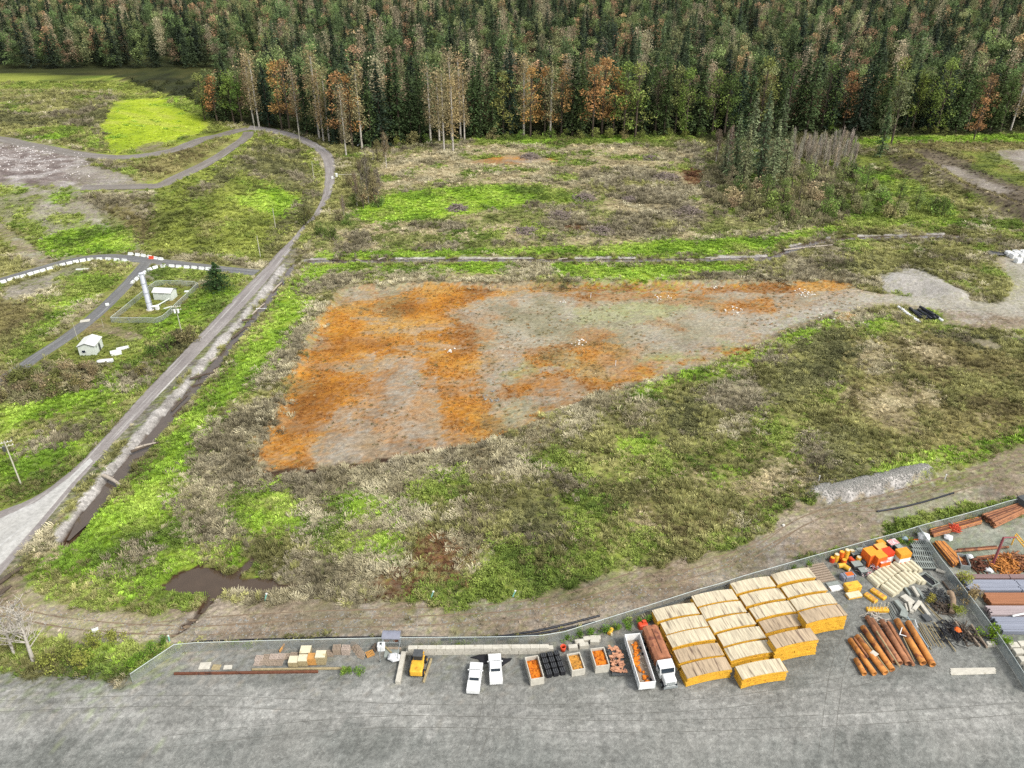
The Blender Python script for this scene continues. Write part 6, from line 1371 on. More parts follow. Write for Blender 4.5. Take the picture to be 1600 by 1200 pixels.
# ---- pallets and crates
def pallet(px, py, rz, label, n=1, m=WOOD, tilt=0.0, z=0.0, sx=1.25, sy=1.05):
    x, y = at(px, py); e = empty('pallet_stack' if n > 1 else 'pallet', (x, y, g1(x, y) + z), rz, label, 'pallet', 'pallets by the fence'); e.rotation_euler = (tilt, 0, rz)
    s = MB(); r = MB()
    for k in range(n):
        for q in np.linspace(-sx / 2 + .09, sx / 2 - .09, 6): s.box((q, 0, .13 + k * .16), (.14, sy, .03))
        for q in (-sy / 2 + .06, 0, sy / 2 - .06): r.box((0, q, .06 + k * .16), (sx, .1, .1))
    s.build('deck_slats', m, e); r.build('runners', m, e); return e
z8 = lambda X, Y: (200 + X / 4, 850 + Y / 4)
PL = [(815,745,1,'flat grey pallet at the lower left of the laid out rows'),(850,742,1,'flat grey pallet, second in the front row'),(870,708,1,'flat pinkish pallet at the left of the back row'),(912,710,2,'low pallet pair, second in the back row'),(895,745,1,'flat grey pallet, third in the front row'),(945,745,1,'flat pallet, fourth in the front row by the crates'),(962,708,2,'striped pallet pair, third in the back row'),(1000,708,2,'pallet pair left of the dark gap'),(1040,705,3,'short pallet stack behind the two tan crates'),(820,715,1,'flat grey pallet at the far left of the back row'),(1262,690,3,'short grey pallet stack right of the tall crate'),(1310,678,8,'pallet stack beside the square one near the leaning pallets'),(1365,680,8,'square pallet stack just left of the leaning pallets')]
for i, (X, Y, n, lb) in enumerate(PL): pallet(*z8(X, Y), random.uniform(-.08, .08), lb, n, WOOD if i % 3 else mat('pinkish_pallet_wood', (190, 172, 156), .9, .2, 2))
for i, (X, Y) in enumerate([(1412, 640), (1425, 655), (1437, 670), (1450, 688), (1462, 702)]): pallet(*z8(X, Y), -.5, f'tipped pallet in the leaning row, {ORD[i]} from the fence', 1, WOOD, .7, .25)
pallet(*z8(1512, 690), .5, 'orange brown pallet lying apart left of the white tank', 2, WOODO); pallet(*z8(1548, 655), 1.2, 'dark pallet leaning on edge left of the white tank', 1, LOG, .9, .4)
def crate(px, py, s, h, label, m, rz=0.02):
    x, y = at(px, py); e = empty('wooden_crate', (x, y, g1(x, y)), rz, label, 'crate', 'wooden crates among the pallets'); MB().box((0, 0, h / 2 + .1), (s, s * .9, h)).build('crate_box', m, e); q = MB()
    for k in range(4): q.box((0, -s * .45 - .03, .22 + k * h / 4), (s + .04, .05, h / 6))
    q.build('side_slats', m, e); MB().box((0, 0, h + .14), (s * 1.02, s * .94, .06)).build('lid', CREAM if m is not WOODO else WOODO, e); MB().box((0, 0, .05), (s, s * .8, .1)).build('skid', WOOD, e)
for X, Y, s_, h, m, lb in [(1115,690,1.6,1.0,WOODT,'tan crate standing at the back above the others'),(1040,752,1.4,1.0,WOODT,'tan crate at the front left above the dark gap'),(1100,748,1.4,1.2,WOODT,'large tan crate in the middle of the front row'),(1157,740,1.3,1.3,WOODO,'orange brown crate right of the tan one'),(1212,735,1.5,1.6,WOODT,'tallest slatted crate at the right of the group')]: crate(*z8(X, Y), s_, h, lb, m)
slab(320, 1041, .05, 1.7, 1.3, .2, 'pale flat sheets at the left of the lower yard edge', CONC, 'sheet_pile', 'sheet'); slab(338, 1043, -.05, 1.3, 1.0, .15, 'second pale sheet right of the first at the lower yard edge', WOODT, 'sheet_pile', 'sheet'); slab(356, 1043, .1, 1.3, .8, .15, 'third pale sheet at the lower yard edge', CONC, 'sheet_pile', 'sheet')
slab(385, 1052, R(1), 22, .35, .35, 'long dark maroon beam lying along the lower yard edge', RUSTD, 'beam', 'beam'); slab(470, 1046, R(1), 15, .3, .3, 'long pale timber lying above the maroon beam', WOODT, 'beam', 'beam')
slab(441, 1014, 1.3, 1.6, .15, .5, 'orange plank sticking up in the weeds behind the pallets', WOODO, 'plank', 'plank')
for i, (px, py) in enumerate([(537, 1052), (548, 1050), (563, 1050)]): tree('bush', px, py, .35, (112, 138, 56), ['green weed clump at the yard edge below the crates', 'rusty leaved weed between the green clumps', 'right-hand green weed clump below the pallets'][i], cat='bush')

# ---- timbers and sheets beside the stacks
for i in range(8):
    t = i / 7; px, py = 1274 + t * 17, 884 + t * 24; (c1, c2), yw, L = (at(px, py), SY + .02, 3.4); o = MB().box((0, 0, .15), (L, .3, .3), bev=.02).build('railway_sleeper', WOOD, None, (c1, c2, g1(c1, c2))); o.rotation_euler = (0, 0, yw); tag(o, f'grey sleeper beside the right-hand yellow stacks, {ORD[i]} from the fence', 'sleeper', 'grey sleepers by the stacks')
slab(1301, 913, SY, 2.4, .8, .25, 'grey sheet pile above the white sheet by the stacks', GREYB, 'sheet_pile', 'sheet'); slab(1306, 920, SY, 2.4, 1.0, .4, 'white sheet pile right of the third stack', WHITE, 'sheet_pile', 'sheet')
# ---- buoys, drums and boxes near the fence
def drum(X, Y, r, h, label, m, lie=False, z=0.0, cap=None):
    x, y = at(*Z2(X, Y)); e = empty('plastic_float' if cap else 'drum', (x, y, g1(x, y) + z), random.random() * 3, label, 'float' if cap else 'drum', 'yellow floats and drums' if cap else None)
    if lie: MB().tube((-h / 2, 0, r), (h / 2, 0, r), r, r, 14).build('drum_body', m, e); MB().tube((-h / 2 - .04, 0, r), (-h / 2, 0, r), r * .8, r * .8, 14).build('end_cap', cap or GREYD, e)
    else: MB().tube((0, 0, 0), (0, 0, h), r, r * .95, 14).build('drum_body', m, e); MB().tube((0, 0, h), (0, 0, h + .05), r * .8, r * .8, 14).build('end_cap', cap or GREYD, e); q = MB(); [q.tube((0, 0, h * k), (0, 0, h * k + .08), r * 1.05, r * 1.05, 14) for k in (.25, .6)]; q.build('hoop', m, e)
for X, Y, h, lie, m, lb in [(265,345,1.0,False,SNEED,'small orange float at the far left of the float group'),(290,340,1.6,False,YEL,'yellow upright float, left of the tall ones'),(322,335,2.0,False,ORNG,'orange upright float between two yellow ones'),(357,330,2.2,False,YEL,'tallest yellow upright float at the back'),(330,385,1.3,True,YEL,'yellow float lying in front of the upright ones'),(362,398,1.3,True,YEL,'yellow float lying nearest the dark bundle'),(400,348,1.1,True,SNEED,'orange float lying right of the upright ones'),(398,295,1.0,False,YEL,'small yellow float behind the dark crate'),(445,350,1.3,False,YEL,'round yellow drum beside the dark crates'),(345,360,1.0,False,ORNG,'short orange float between upright and lying floats')]: drum(X, Y, .45, h, lb, m, lie, 0, YEL if m is not YEL else CREAM)
drum(480, 365, .5, .9, 'dark green round tub left of the orange crates', GREYD)
for X, Y, sx, sy, h, m, lb in [(432,385,1.6,1.2,.9,GREYD,'dark covered box below the yellow drum'),(420,305,1.4,1.1,.8,GREYD,'dark crate behind the floats'),(460,290,1.3,1.0,.9,GREYB,'grey crate with pale lid by the fence'),(475,428,1.3,1.1,.9,GREYD,'dark crate with white ropes on top')]:
    o = put('covered_box', *Z2(X, Y), .2, lb, 'box'); MB().box((0, 0, h / 2), (sx, sy, h), bev=.05).build('box_body', m, o); MB().box((0, 0, h + .04), (sx + .1, sy + .1, .08)).build('lid', GREYB, o)
o = put('wrapped_bundle', *Z2(372, 460), SY, 'grey and orange wrapped bundle between the sleepers and floats', 'bundle'); MB().box((0, 0, .5), (2.6, 1.3, 1.0), bev=.15).build('wrapping', TARP, o); MB().box((.2, 0, 1.02), (1.3, .8, .08), bev=.02).build('label_patch', ORNG, o); [MB().box((x, 0, .52), (.08, 1.36, 1.06)).build('strap', TRIM, o) for x in (-.8, .9)]
o = put('block_stack', *Z2(402, 540), SY, 'stack of three yellow blocks in front of the wrapped bundle', 'stack'); [MB().box((0, 0, .22 + k * .42), (2.7, 1.5, .4), bev=.07).build('block', YEL, o) for k in range(3)]
o = put('block_stack', *Z2(415, 585), SY, 'low cream topped pallet of blocks below the yellow stack', 'stack'); [MB().box((0, 0, .15 + k * .27), (2.6, 1.2, .25), bev=.05).build('block', CREAM if k else YEL, o) for k in range(2)]
def netting(X, Y, label, seed):
    x, y = at(*Z2(X, Y)); s = sticks(40, .8, 1.2, seed, (.6, 1.6), .07); return tag(s.build('tangled_netting', PINKW, None, (x, y, g1(x, y))), label, 'netting')
netting(490, 425, 'red and white tangled rope pile left of the cream blocks', 2); netting(562, 390, 'red tangled rope pile in front of the orange crates', 3)
# ---- orange crates
def box_stack(X, Y, sx, sy, layers, label, lid=None, rz=.33):
    ztop = sum(h for h, _ in layers); x, y = at(*Z2(X, Y), ztop); e = empty('covered_crate', (x, y, g1(x, y)), rz, label, 'crate', 'orange crates by the fence'); z = 0
    for h, m in layers: MB().box((0, 0, z + h / 2), (sx, sy, h - .03), bev=.05).build('side_panel', m, e); z += h
    MB().box((0, 0, z + .03), (sx * .97, sy * .97, .06), bev=.01).build('lid', lid or layers[-1][1], e)
box_stack(540, 272, 2.1, 2.2, [(2.6, ORNG)], 'orange crate with yellow top at the left of the crate block', ORNT); box_stack(610, 240, 2.1, 1.8, [(2.6, ORNG)], 'orange crate with paler top at the back of the crate block', CREAM and mat('pale_yellow_top', (236, 176, 92), .7, .12, 1.5)); box_stack(598, 292, 2.1, 1.9, [(2.6, ORNG)], 'orange crate with yellow top in front middle of the block', ORNT); box_stack(655, 268, 1.9, 1.6, [(1.7, WHITEC), (.9, REDF)], 'white sided crate with a deep red top at the right of the block', REDF)
box_stack(627, 335, 2.2, 1.3, [(.7, WHITEC), (.9, ORNG)], 'low orange and white crate with red flecked top in front', PINKW); box_stack(765, 272, 2.3, 1.7, [(.8, ORNG), (.9, WHITEC), (1.0, ORNT)], 'separate tall crate banded orange white orange on the right', ORNT, .25); box_stack(690, 208, 2.0, 1.4, [(1.3, GREYD)], 'crate with pink flecked top behind the block', PINKW); box_stack(735, 240, 1.2, 1.2, [(1.3, GREYD)], 'dark crate between the block and the tall banded crate', GREYB); box_stack(608, 208, 1.3, 1.2, [(1.4, ORNT)], 'small yellow orange crate at the very back', ORNT); box_stack(530, 222, 2.0, 1.4, [(1.1, WHITEC)], 'white crate with dark opening at the back left', GREYD)
x, y = at(*Z2(772, 195)); tag(MB().rock((0, 0, .4), .7, 5).build('tarp_heap', BLUEP, None, (x, y, g1(x, y))), 'pale blue crumpled tarp by the fence', 'tarp'); x, y = at(*Z2(895, 195)); tag(MB().rock((0, 0, .8), 1.3, 6, .8).build('bag_heap', BAGW, None, (x, y, g1(x, y))), 'big white bag at the corner of the yard divider', 'bag'); slab(1427, 846, .1, 2.0, .5, .4, 'orange plank pile behind the grey racks', ORNG, 'plank_pile', 'plank')
# ---- grey racks
def rack(X, Y, label, rz):
    e = put('grey_rack', *Z2(X, Y), rz, label, 'rack', 'grey slatted racks')
    for s_ in (-1, 1): MB().box((0, s_ * .8, .55), (3.4, .16, .22)).build('side_rail', GREYB, e); MB().box((0, s_ * .8, .15), (3.2, .12, .3)).build('runner', GREYD, e)
    for i in range(9): MB().box((-1.5 + i * .375, 0, .62), (.15, 1.6, .1)).build('slat', GREYB, e)
for X, Y, lb, rz in [(868, 238, 'grey slatted rack nearest the fence', .0), (885, 268, 'second grey slatted rack from the fence', -.03), (888, 305, 'third grey slatted rack, with slats askew', -.25), (898, 345, 'fourth grey slatted rack from the fence', -.12), (905, 382, 'grey slatted rack nearest the cream blocks', -.05)]: rack(X, Y, lb, rz)
# ---- cream tapered blocks
cbm = MB(); cbm.prism([(-.5, 0), (.5, 0), (.42, .55), (.22, .8), (-.22, .8), (-.42, .55)], -1.25, 1.25, 'x'); cbm = cbm.mesh('cream_block', CREAM); yC = yaw_of(at(*Z2(540, 430)), at(*Z2(620, 500)))
CB = [(555,490),(575,478),(600,463),(622,448),(645,430),(662,415),(688,398),(735,395),(770,395),(810,392),(842,388)]; CB2 = [(655,555),(680,540),(700,520),(722,503),(748,488),(775,472),(800,462),(838,468),(868,470)]
for r_, LL in (('back', CB), ('front', CB2)):
    for i, (X, Y) in enumerate(LL):
        x, y = at(*Z2(X, Y)); o = link('cream_block', cbm, None, (x, y, g1(x, y))); o.rotation_euler = (0, 0, yC + random.uniform(-.1, .1)); tag(o, f'cream tapered block, {ORD[i]} from left in the {r_} row before the orange crates', 'block', 'cream tapered blocks')
# ---- yellow moulds and comb
for i, (a, b, lb) in enumerate([((1351, 929), (1369, 942), 'left of two oblong yellow moulds on the gravel'), ((1361, 922), (1383, 937), 'right of two oblong yellow moulds on the gravel')]):
    (c1, c2), yw, L = span(a, b); e = empty('yellow_mould', (c1, c2, g1(c1, c2)), yw, lb, 'mould', 'yellow moulds'); MB().box((0, 0, .25), (L, 1.0, .5), bev=.1).build('mould_body', YEL, e); [MB().box((x, 0, .52), (L * .18, .6, .06)).build('inset', WOODO, e) for x in (-L * .3, 0, L * .3)]
e = put('pin_rack', *Z2(580, 685), 0, 'yellow rack with a row of upright pale pins', 'rack'); MB().box((0, 0, .25), (3.6, .9, .5), bev=.06).build('rack_base', YEL, e); [MB().tube((-1.5 + i * .6, 0, .5), (-1.5 + i * .6, 0, 1.9), .09, .05, 6).build('pin', CREAM, e) for i in range(6)]
# ---- grey concrete pieces and poles
for i, (a, b, wd, h, m, lb) in enumerate([((755,590),(830,650),1.3,.5,CONC,'wide pale slab leaning over the smaller pieces'),((705,630),(770,710),.8,.5,GREYB,'grey beam left of the wide slab'),((820,535),(860,600),.5,.4,CONC,'upright pale beam above the slab'),((850,535),(905,610),.5,.4,GREYB,'grey beam right of the upright pale beam'),((800,640),(815,710),.6,.5,CONC,'pale block in the middle of the beam pile'),((825,700),(870,640),.6,.5,CONC,'pale block set crosswise in the beam pile'),((875,640),(935,725),.6,.5,CONC,'long pale beam at the right of the pile'),((770,535),(805,585),.4,.3,GREYB,'thin grey beam at the top left of the pile'),((735,715),(785,735),1.4,.3,GREYB,'grey plate at the lower left of the pile'),((770,650),(785,700),.3,.6,CONC,'narrow pale post in the middle of the pile'),((900,720),(940,765),1.2,.3,GREYD,'dark plate at the lower right of the pile')]):
    (c1, c2), yw, L = span(Z2(*a), Z2(*b)); o = MB().box((0, 0, h / 2), (L, wd, h), bev=.03).build('concrete_beam', m, None, (c1, c2, g1(c1, c2) + (i % 3) * .18)); o.rotation_euler = (0, 0, yw); tag(o, lb, 'beam', 'pale beams in the middle pile')
def rod(a, b, r, m, label, nm, cat, group, z=0.0, hollow=0, zm=Z7):
    (c1, c2), yw, L = span(zm(*a), zm(*b)); s = MB().tube((-L / 2, 0, r), (L / 2, 0, r), r, r, 12 if r > .2 else 6, hollow=hollow); o = s.build(nm, m, None, (c1, c2, g1(c1, c2) + z)); o.rotation_euler = (0, 0, yw); return tag(o, label, cat, group)
PP = [((800,340),(1130,880),.52,RUST,0),((940,365),(1250,900),.5,RUST,0),((610,350),(940,880),.5,RUSTB,0),((480,330),(840,880),.5,RUSTB,0),((430,300),(770,860),.42,RUSTB,.1),((690,360),(1010,900),.26,RUSTB,.2),((375,420),(745,960),.46,RUST,0),((300,540),(660,1000),.48,RUST,0),((345,505),(700,980),.14,WOODT,.3),((215,575),(525,1010),.42,RUST,0),((265,560),(440,800),.2,RUSTB,.3),((290,820),(400,1010),.4,RUST,0),((540,500),(830,950),.14,WOODT,.75),((880,560),(1020,860),.09,WOODT,.5),((720,360),(980,820),.2,RUSTB,.1)]
dsc = ['large orange rusty pipe, second from right', 'large orange rusty pipe at the right of the pile', 'brown rusty pipe in the middle right of the pile', 'long brown rusty pipe at the centre of the pile', 'brown pipe with frayed pale straps at its far end', 'slim brown rusty pipe between two large ones', 'orange brown rusty pipe left of the centre', 'bright rusty pipe with a pale patch at its middle', 'thin tan rod lying between the left pipes', 'rusty pipe, leftmost of the long ones', 'thin brown rod beside the leftmost long pipe', 'short rusty pipe at the lower left corner of the pile', 'thin tan rod lying on top of the centre pipes', 'thin pale rod lying beside the right-hand pair', 'slim brown pipe tucked left of the large orange pair']
for (a, b, r, m, z), lb in zip(PP, dsc): rod(a, b, r, m, lb, 'rusty_pipe' if r > .16 else 'thin_rod', 'pipe', 'rusty pipes at the bottom of the yard', z, .86 if r > .3 else 0)
slab(1364, 1027, .6, .9, 1.0, .1, 'pale square patch board on the rusty pipes', CONC, 'board', 'board', z=.85)
x, y = at(*Z7(530, 300)); o = sticks(46, 1.9, .6, 12, (.8, 2.2), .07).build('loose_slats', mat('pale_slats', (206, 196, 182), .9, .2, 2), None, (x, y, g1(x, y))); tag(o, 'pale broken slats heaped at the far ends of the pipes', 'slats')
rod((935, 280), (1200, 660), .11, BLUEP, 'pale blue thin pipe right of the large orange pipes', 'thin_pipe', 'pipe', None, .1); rod((1030, 330), (1060, 420), .07, WHITE, 'short white stick near the top of the blue pipe', 'stick', 'stick', None, .3); rod((825, 550), (855, 460), .07, WHITE, 'short white stick crossing over the large orange pipe', 'stick', 'stick', None, .95); rod((830, 545), (910, 570), .07, WHITE, 'white stick lying flat over the large orange pipe', 'stick', 'stick', None, .95); rod((870, 300), (1040, 315), .1, GREYB, 'grey green bar lying above the blue pipe', 'bar', 'bar', None, .1)
TP = [((1080,360),(1240,640)),((1100,355),(1280,640)),((1130,365),(1330,660)),((1160,370),(1300,600)),((1190,370),(1380,670)),((1230,380),(1410,660)),((1090,420),(1240,690)),((1270,350),(1540,715)),((1150,110),(1390,380)),((1180,130),(1400,330)),((1060,160),(1230,340)),((1210,390),(1350,640))]
for i, (a, b) in enumerate(TP): rod(a, b, .07 if i != 7 else .1, WOODT, f'tan timber pole right of the rusty pipes, {ORD[i]} of the fan from left' if i != 7 else 'longest tan timber pole at the right of the fan', 'timber_pole', 'pole', 'tan timber poles', .05 + (i % 3) * .1)
for i, (a, b) in enumerate([((680, 105), (800, 330)), ((700, 110), (790, 280)), ((725, 120), (800, 250)), ((745, 85), (830, 240)), ((700, 190), (770, 320))]): rod(a, b, .07, GREYB, f'thin grey pole beyond the pipes, {ORD[i]} from left', 'grey_pole', 'pole', 'thin grey poles', .05)
# dark frame, curved pipe, net heaps, dark logs
e = put('pit_box', *Z2(935, 480), -1.1, 'pale rectangular frame around a dark pit beside the cream blocks', 'frame'); q = MB()
for s_ in (-1, 1): MB().box((0, s_ * .85, .35), (3.0, .15, .3)).build('long_bar', GREYB, e); MB().box((s_ * 1.42, 0, .35), (.15, 1.55, .3)).build('short_bar', GREYB, e)
MB().box((0, 0, .08), (2.7, 1.5, .1)).build('liner', DARK, e); rod((940, 420), (1000, 540), .08, GREYB, 'grey bar leaning right of the pale frame', 'bar', 'bar', None, .2, zm=Z2); rod((985, 410), (1050, 430), .3, CONC, 'pale short concrete drum above the pale frame', 'concrete_drum', 'drum', None, 0, zm=Z2)
P = W([Z2(1060, 590), Z2(1080, 600), Z2(1095, 640), Z2(1098, 680), Z2(1092, 715)]); s = MB(); s.path([(p[0] - P[0][0], p[1] - P[0][1], z) for p, z in zip(P, (1.0, 1.3, 1.2, .9, .5))], .42, 14); tag(s.build('curved_pipe', mat('weathered_concrete_pipe', (160, 136, 110), .9, .2, 2), None, (P[0][0], P[0][1], g1(*P[0]))), 'thick brownish curved pipe standing among the weeds', 'pipe')
for i, (X, Y, rd, hh, lb) in enumerate([(1000, 600, 2.2, .9, 'dark tangled heap left of the curved pipe'), (1090, 850, 2.6, .9, 'dark net heap at the right end of the poles'), (1030, 660, 1.9, .6, 'dark brown rubbish heap below the curved pipe'), (1190, 850, 2.4, .6, 'dark scrap timber heap before the divider wall')]):
    x, y = at(*Z2(X, Y)); tag(sticks(90, rd, hh, 60 + i, (.8, 2.4), .09).build('scrap_heap', [GREYD, DARK, LOG, LOG][i], None, (x, y, g1(x, y))), lb, 'scrap heap', 'dark heaps along the divider')
for i, (a, b) in enumerate([((1150, 820), (1230, 900)), ((1200, 830), (1290, 940)), ((1250, 850), (1330, 940)), ((1230, 790), (1340, 950)), ((1030, 490), (1110, 590)), ((1120, 770), (1180, 860))]): rod(a, b, .18, WOOD if i % 2 else LOG, f'weathered timber before the divider fence, {ORD[i]} of six', 'old_timber', 'timber', 'weathered timbers by the divider', .1, zm=Z2)
x, y = at(*Z2(1130, 835)); tag(MB().rock((0, 0, .6), .65, 9).build('orange_bag', ORNG, None, (x, y, g1(x, y))), 'small orange bag in the weeds near the net heap', 'bag'); slab(1547, 1009, .0, 1.3, .7, .7, 'pale block at the foot of the bright green bush', CONC, 'concrete_block', 'block')
for i in range(3): slab(1520, 1046 + i * 3, .02 + i * .01, 7.0, .5, .12, ['uppermost pale plank on the gravel at the lower right', 'middle pale plank on the gravel at the lower right', 'lowest pale plank on the gravel at the lower right'][i], CONC, 'plank', 'plank', group='pale planks at the lower right')

# ---- steel yard right of the divider
def bundle(quad, n, r, m, label, layers=2, nm='rod_bundle', seed=0):
    """quad: back-left, back-right, front-right, front-left in photo pixels; rods run along the longer side"""
    P = [np.array(at(a, b)) for a, b in quad]; l1 = np.hypot(*(P[1] - P[0])); l2 = np.hypot(*(P[3] - P[0])); rn = random.Random(seed)
    if l1 < l2: P = [P[1], P[2], P[3], P[0]]
    A, B, Cc, D = P; c = (A + B + Cc + D) / 4; e = empty(nm, (c[0], c[1], g1(*c)), 0, label, 'pipe bundle')
    for k in range(layers):
        for i in range(n - k):
            t = (i + .5 + k * .5) / n; p = A * (1 - t) + D * t - c; q = B * (1 - t) + Cc * t - c; d = (q - p) * rn.uniform(-.03, .03); z = r + k * r * 1.75 + .12
            MB().tube((p[0] + d[0], p[1] + d[1], z), (q[0] + d[0], q[1] + d[1], z), r, r, 8).build('rod', m[rn.randrange(len(m))], e)
    for f in (.15, .85):
        p = A * (1 - f) + B * f - c; q = D * (1 - f) + Cc * f - c; MB().tube((p[0], p[1], .06), (q[0], q[1], .06), .06, .06, 4).build('bearer', WOOD, e)
    return e
bundle([Z5(430, 400), Z5(1030, 250), Z5(1045, 320), Z5(450, 490)], 11, .17, [RUST, RUSTB, RUSTD], 'bundle of rusty rods lying along the fence behind the orange scrap', 2)
bundle([Z5(1060, 235), Z5(1520, 100), Z5(1640, 170), Z5(1230, 370)], 15, .22, [RUSTB, RUSTB, RUSTD], 'largest bundle of brown rusty pipes at the top right of the yard', 3)
bundle([Z5(460, 570), Z5(600, 570), Z5(830, 800), Z5(690, 860)], 12, .15, [RUST, RUST, RUSTD], 'bundle of rusty rods lying along the divider fence', 3)
(x, y) = at(*Z5(725, 400)); tag(sticks(60, 1.1, .8, 90, (.5, 1.5), .07).build('scrap_heap', SNEED, None, (x, y, g1(x, y) + .5)), 'bright orange scrap lying on the rods by the fence', 'scrap heap'); rod((640, 300), (700, 370), .08, GALV, 'bent grey bar standing out of the orange scrap', 'bar', 'bar', None, .9, zm=Z5)
(x, y) = at(*Z5(652, 500)); tag(MB().rock((0, 0, .4), .9, 12).build('white_bundle', BAGW, None, (x, y, g1(x, y))), 'white crumpled bundle on the ground below the rusty rods', 'bundle'); (x, y) = at(*Z5(915, 735)); tag(MB().rock((0, 0, .4), .7, 14).build('white_bundle', BAGW, None, (x, y, g1(x, y))), 'white sack at the right of the grey open crate', 'bundle'); (x, y) = at(*Z5(1160, 910)); tag(MB().rock((0, 0, .3), .8, 17).build('white_bundle', BAGW, None, (x, y, g1(x, y))), 'white rubbish at the foot of the faded red post', 'bundle')
e, L = open_bin(Z5(820, 680), Z5(880, 830), 1.6, 1.0, .1, 'grey open steel bin beside the divider rods', GALV); heap_in(e, L - .3, 1.3, .4, RUSTD, 'dark contents of the grey steel bin', 7)
for i, (X, Y, n, rd, hh, m, lb) in enumerate([(1040, 850, 60, 1.6, .8, RUSTD, 'small heap of rusty scrap with white bits left of the red post'), (1330, 850, 110, 2.2, 1.3, RUST, 'left part of the rusty scrap bank behind the plates'), (1420, 810, 110, 2.4, 1.6, RUST, 'middle part of the rusty scrap bank'), (1540, 800, 130, 2.6, 1.7, RUSTB, 'right part of the rusty scrap bank at the frame edge')]):
    x, y = at(*Z5(X, Y)); tag(sticks(n, rd, hh, 100 + i, (.7, 2.2), .12).build('scrap_heap', m, None, (x, y, g1(x, y))), lb, 'scrap heap', 'rusty scrap heaps in the steel yard')
for i, (a, b, r, m, lb) in enumerate([((720, 668), (1400, 610), .22, RUSTB, 'long brown pipe lying across the middle of the steel yard'), ((760, 640), (1250, 600), .18, RUSTD, 'dark pipe lying behind the long brown one'), ((940, 770), (1240, 740), .25, RUSTD, 'dark brown pipe lying nearer the scrap bank'), ((1000, 740), (1260, 710), .2, RUSTB, 'shorter brown pipe just behind the scrap bank')]): rod(a, b, r, m, lb, 'long_pipe', 'pipe', 'long pipes in the steel yard', .05, zm=Z5)
p0, p1 = at(*Z5(1215, 895)), at(*Z5(1345, 480), 6.3); e = empty('crane_post', (p0[0], p0[1], g1(*p0)), 0, 'faded red crane post leaning up to a short arm', 'crane'); pv = (p1[0] - p0[0], p1[1] - p0[1], 6.3); h_ = 6.3
MB().tube((0, 0, 0), (0, 0, h_), .22, .2, 10).build('mast', PINKP, e); MB().box((0, 0, .15), (1.1, 1.1, .3), bev=.04).build('base', PINKP, e)
_a, _b = at(*Z5(1345, 480), h_), at(*Z5(1500, 470), h_); L = math.hypot(_b[0] - _a[0], _b[1] - _a[1]); MB().tube((0, 0, h_), (L, .1, h_), .16, .12, 8).build('arm', PINKP, e); MB().tube((0, 0, h_ - 1.2), (1.0, 0, h_ - .1), .06, .06, 6).build('brace', GALV, e); MB().box((L * .6, 0, h_ - .2), (.3, .2, .3)).build('hoist', GALV, e)
xx, yy = at(*Z5(1345, 480), h_); e.location = (xx, yy, g1(xx, yy))
e = empty('yellow_gantry_beam', (*at(*Z5(1560, 520), 2.4), 0), 0, 'yellow lattice beam entering from the right edge by the crane post', 'beam'); p, q = at(*Z5(1495, 445), 2.4), at(*Z5(1660, 640), 2.4); e.location.z = g1(e.location.x, e.location.y); dv = (p[0] - e.location.x, p[1] - e.location.y), (q[0] - e.location.x, q[1] - e.location.y)
for s_ in (-.3, .3):
    MB().tube((dv[0][0] + s_, dv[0][1] + s_, 2.4), (dv[1][0] + s_, dv[1][1] + s_, 2.4), .12, .12, 6).build('chord', YEL, e)
lt = MB()
for k in range(9): t0, t1 = k / 9, (k + 1) / 9; f = lambda t, s_: (dv[0][0] * (1 - t) + dv[1][0] * t + s_, dv[0][1] * (1 - t) + dv[1][1] * t + s_, 2.4); lt.tube(f(t0, -.3), f(t1, .3), .05, .05, 4)
lt.build('lattice', YEL, e); [MB().tube((d[0], d[1], 0), (d[0], d[1], 2.4), .12, .12, 6).build('leg', YEL, e) for d in dv]
# long steel section stacks
def plates(x0, y0, y1, x1, m, n, h, label, nm='steel_section_stack', z=0.0, row=None):
    a, b, c = at(x0, y0, h), at(x1, y0, h), at(x0, y1, h); L = b[0] - a[0]; D = abs(a[1] - c[1]); e = empty(nm, ((a[0] + b[0]) / 2, (a[1] + c[1]) / 2, g1((a[0] + b[0]) / 2, (a[1] + c[1]) / 2)), 0, label, 'steel stack', 'long steel stacks'); wd = D / n; rn = random.Random(int(y0))
    for i in range(n):
        yy_ = -D / 2 + (i + .5) * wd; off = rn.uniform(-.25, .25); hh = h - rn.uniform(0, .08)
        for k in range(2): MB().box(((k - .5) * (L / 2 + .06) + off, yy_, hh / 2 + .05), (L / 2 - .05, wd * .9, hh), bev=.03).build('steel_section', m, e)
    for k in (-.35, -.1, .2, .4): MB().box((k * L, 0, .05), (.15, D, .1)).build('bearer', WOOD, e)
    return e
plates(1491, 896.5, 903, 1660, PLATEP, 3, 1.2, 'purple brown steel stack, farthest of the long stacks'); plates(1503, 905, 922, 1665, PLATE, 8, 1.2, 'blue grey steel stack below the purple brown one'); plates(1535, 925.5, 943, 1670, PLATER, 8, 1.1, 'rust coloured steel stack in the middle of the long stacks'); plates(1541, 946, 960, 1675, PLATEL, 6, 1.0, 'lilac brown steel stack below the rust coloured one'); plates(1550, 963, 986, 1680, PLATE, 9, .9, 'nearest blue grey steel stack above the concrete blocks')
rod((740, 525), (930, 485), .16, WHITE, 'white pipe lying on the nearest blue grey steel', 'white_pipe', 'pipe', None, .95, zm=lambda X, Y: (1480 + X / 7.5, 900 + Y / 7.5))
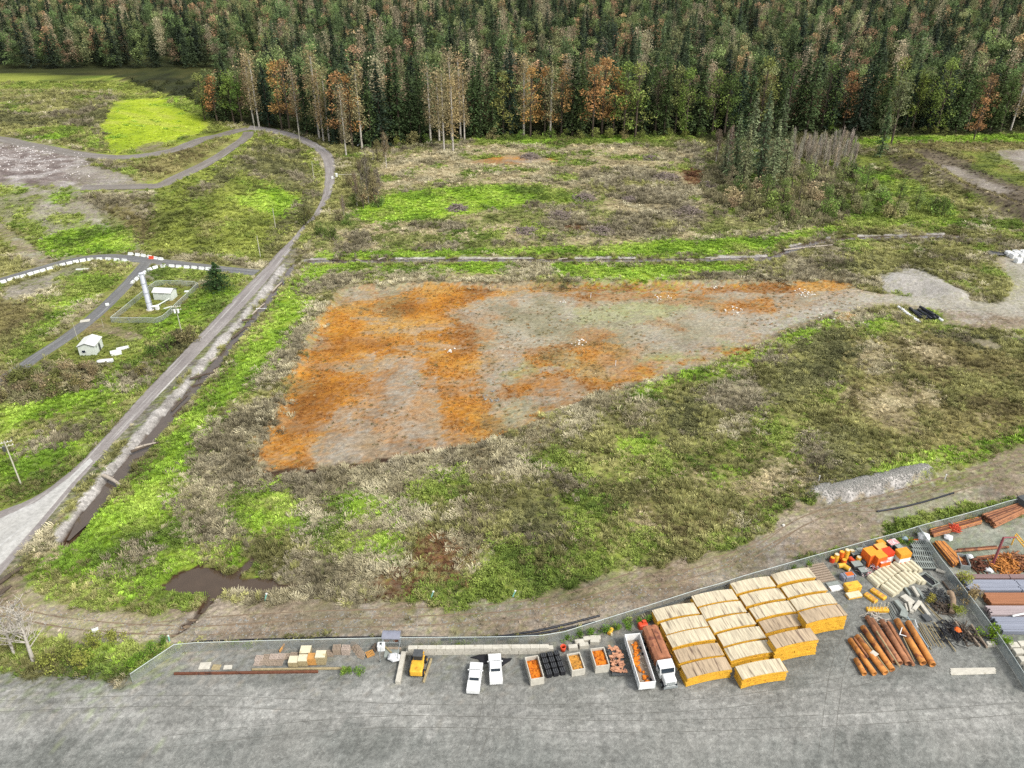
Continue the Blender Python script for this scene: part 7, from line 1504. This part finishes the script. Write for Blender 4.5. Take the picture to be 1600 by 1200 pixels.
for i, (px, py) in enumerate([(1582, 1012), (1597, 1010), (1612, 1012), (1590, 1022), (1606, 1024), (1598, 1034), (1613, 1038), (1607, 1048)]): slab(px, py, .05, 1.5, 1.0, .8, f'whitish rough block beyond the divider at the lower right corner, {ORD[i]} from the back', CONC, 'concrete_block', 'block', group='rough blocks at the lower right corner')
e = put('mesh_cage', 1597, 795, .3, 'grey mesh cage at the right edge behind the brown pipes', 'cage'); MB().box((0, 0, 1.3), (2.2, 2.2, 2.6)).build('cage_body', GREYD, e); q = MB(); [q.box((x, -1.12, 1.3), (.06, .05, 2.6)) for x in np.linspace(-1, 1, 6)]; [q.box((0, -1.13, z), (2.2, .05, .06)) for z in np.linspace(.2, 2.5, 6)]; q.build('grid', GALV, e)

# tyre tracks in the yard gravel
TM = mat('packed_gravel', (122, 120, 112), .95, .25, 1.5, k=.5)
for i, L in enumerate([[(-40, 1105), (300, 1095), (700, 1110), (1100, 1100), (1350, 1060), (1400, 1035)], [(250, 1160), (600, 1128), (1000, 1135), (1400, 1120), (1800, 1090)], [(740, 1180), (760, 1120), (765, 1085)], [(1290, 1180), (1300, 1100), (1310, 1040), (1330, 985), (1345, 955)]]):
    q = resample(W(L), 1.5)
    for s_ in (-.95, .95):
        c1_, c2_ = offset(q, 2 * s_); a, b = offset(c1_, .5); ribbon('track', a, b, TM, 'worn tyre track across the yard gravel', lift=.015, nc=3, jag=6)
TD = mat('rutted_dirt', (146, 126, 102), .95, .3, 1.2, k=.5)
for i, L in enumerate([[(-40, 945), (120, 975), (300, 985), (500, 975), (700, 968), (880, 952), (1050, 905), (1180, 862), (1260, 812), (1380, 778), (1500, 745), (1640, 705)], [(150, 990), (320, 972), (480, 962), (660, 956), (860, 940), (1020, 892), (1150, 868), (1290, 800), (1400, 790), (1560, 740)]]):
    q = resample(W(L), 1.5)
    for s_ in (-.95, .95):
        c1_, c2_ = offset(q, 2 * s_); a, b = offset(c1_, .55); ribbon('track', a, b, TD, 'wheel rut along the dirt track beside the yard fence', lift=.05, nc=3, jag=8)
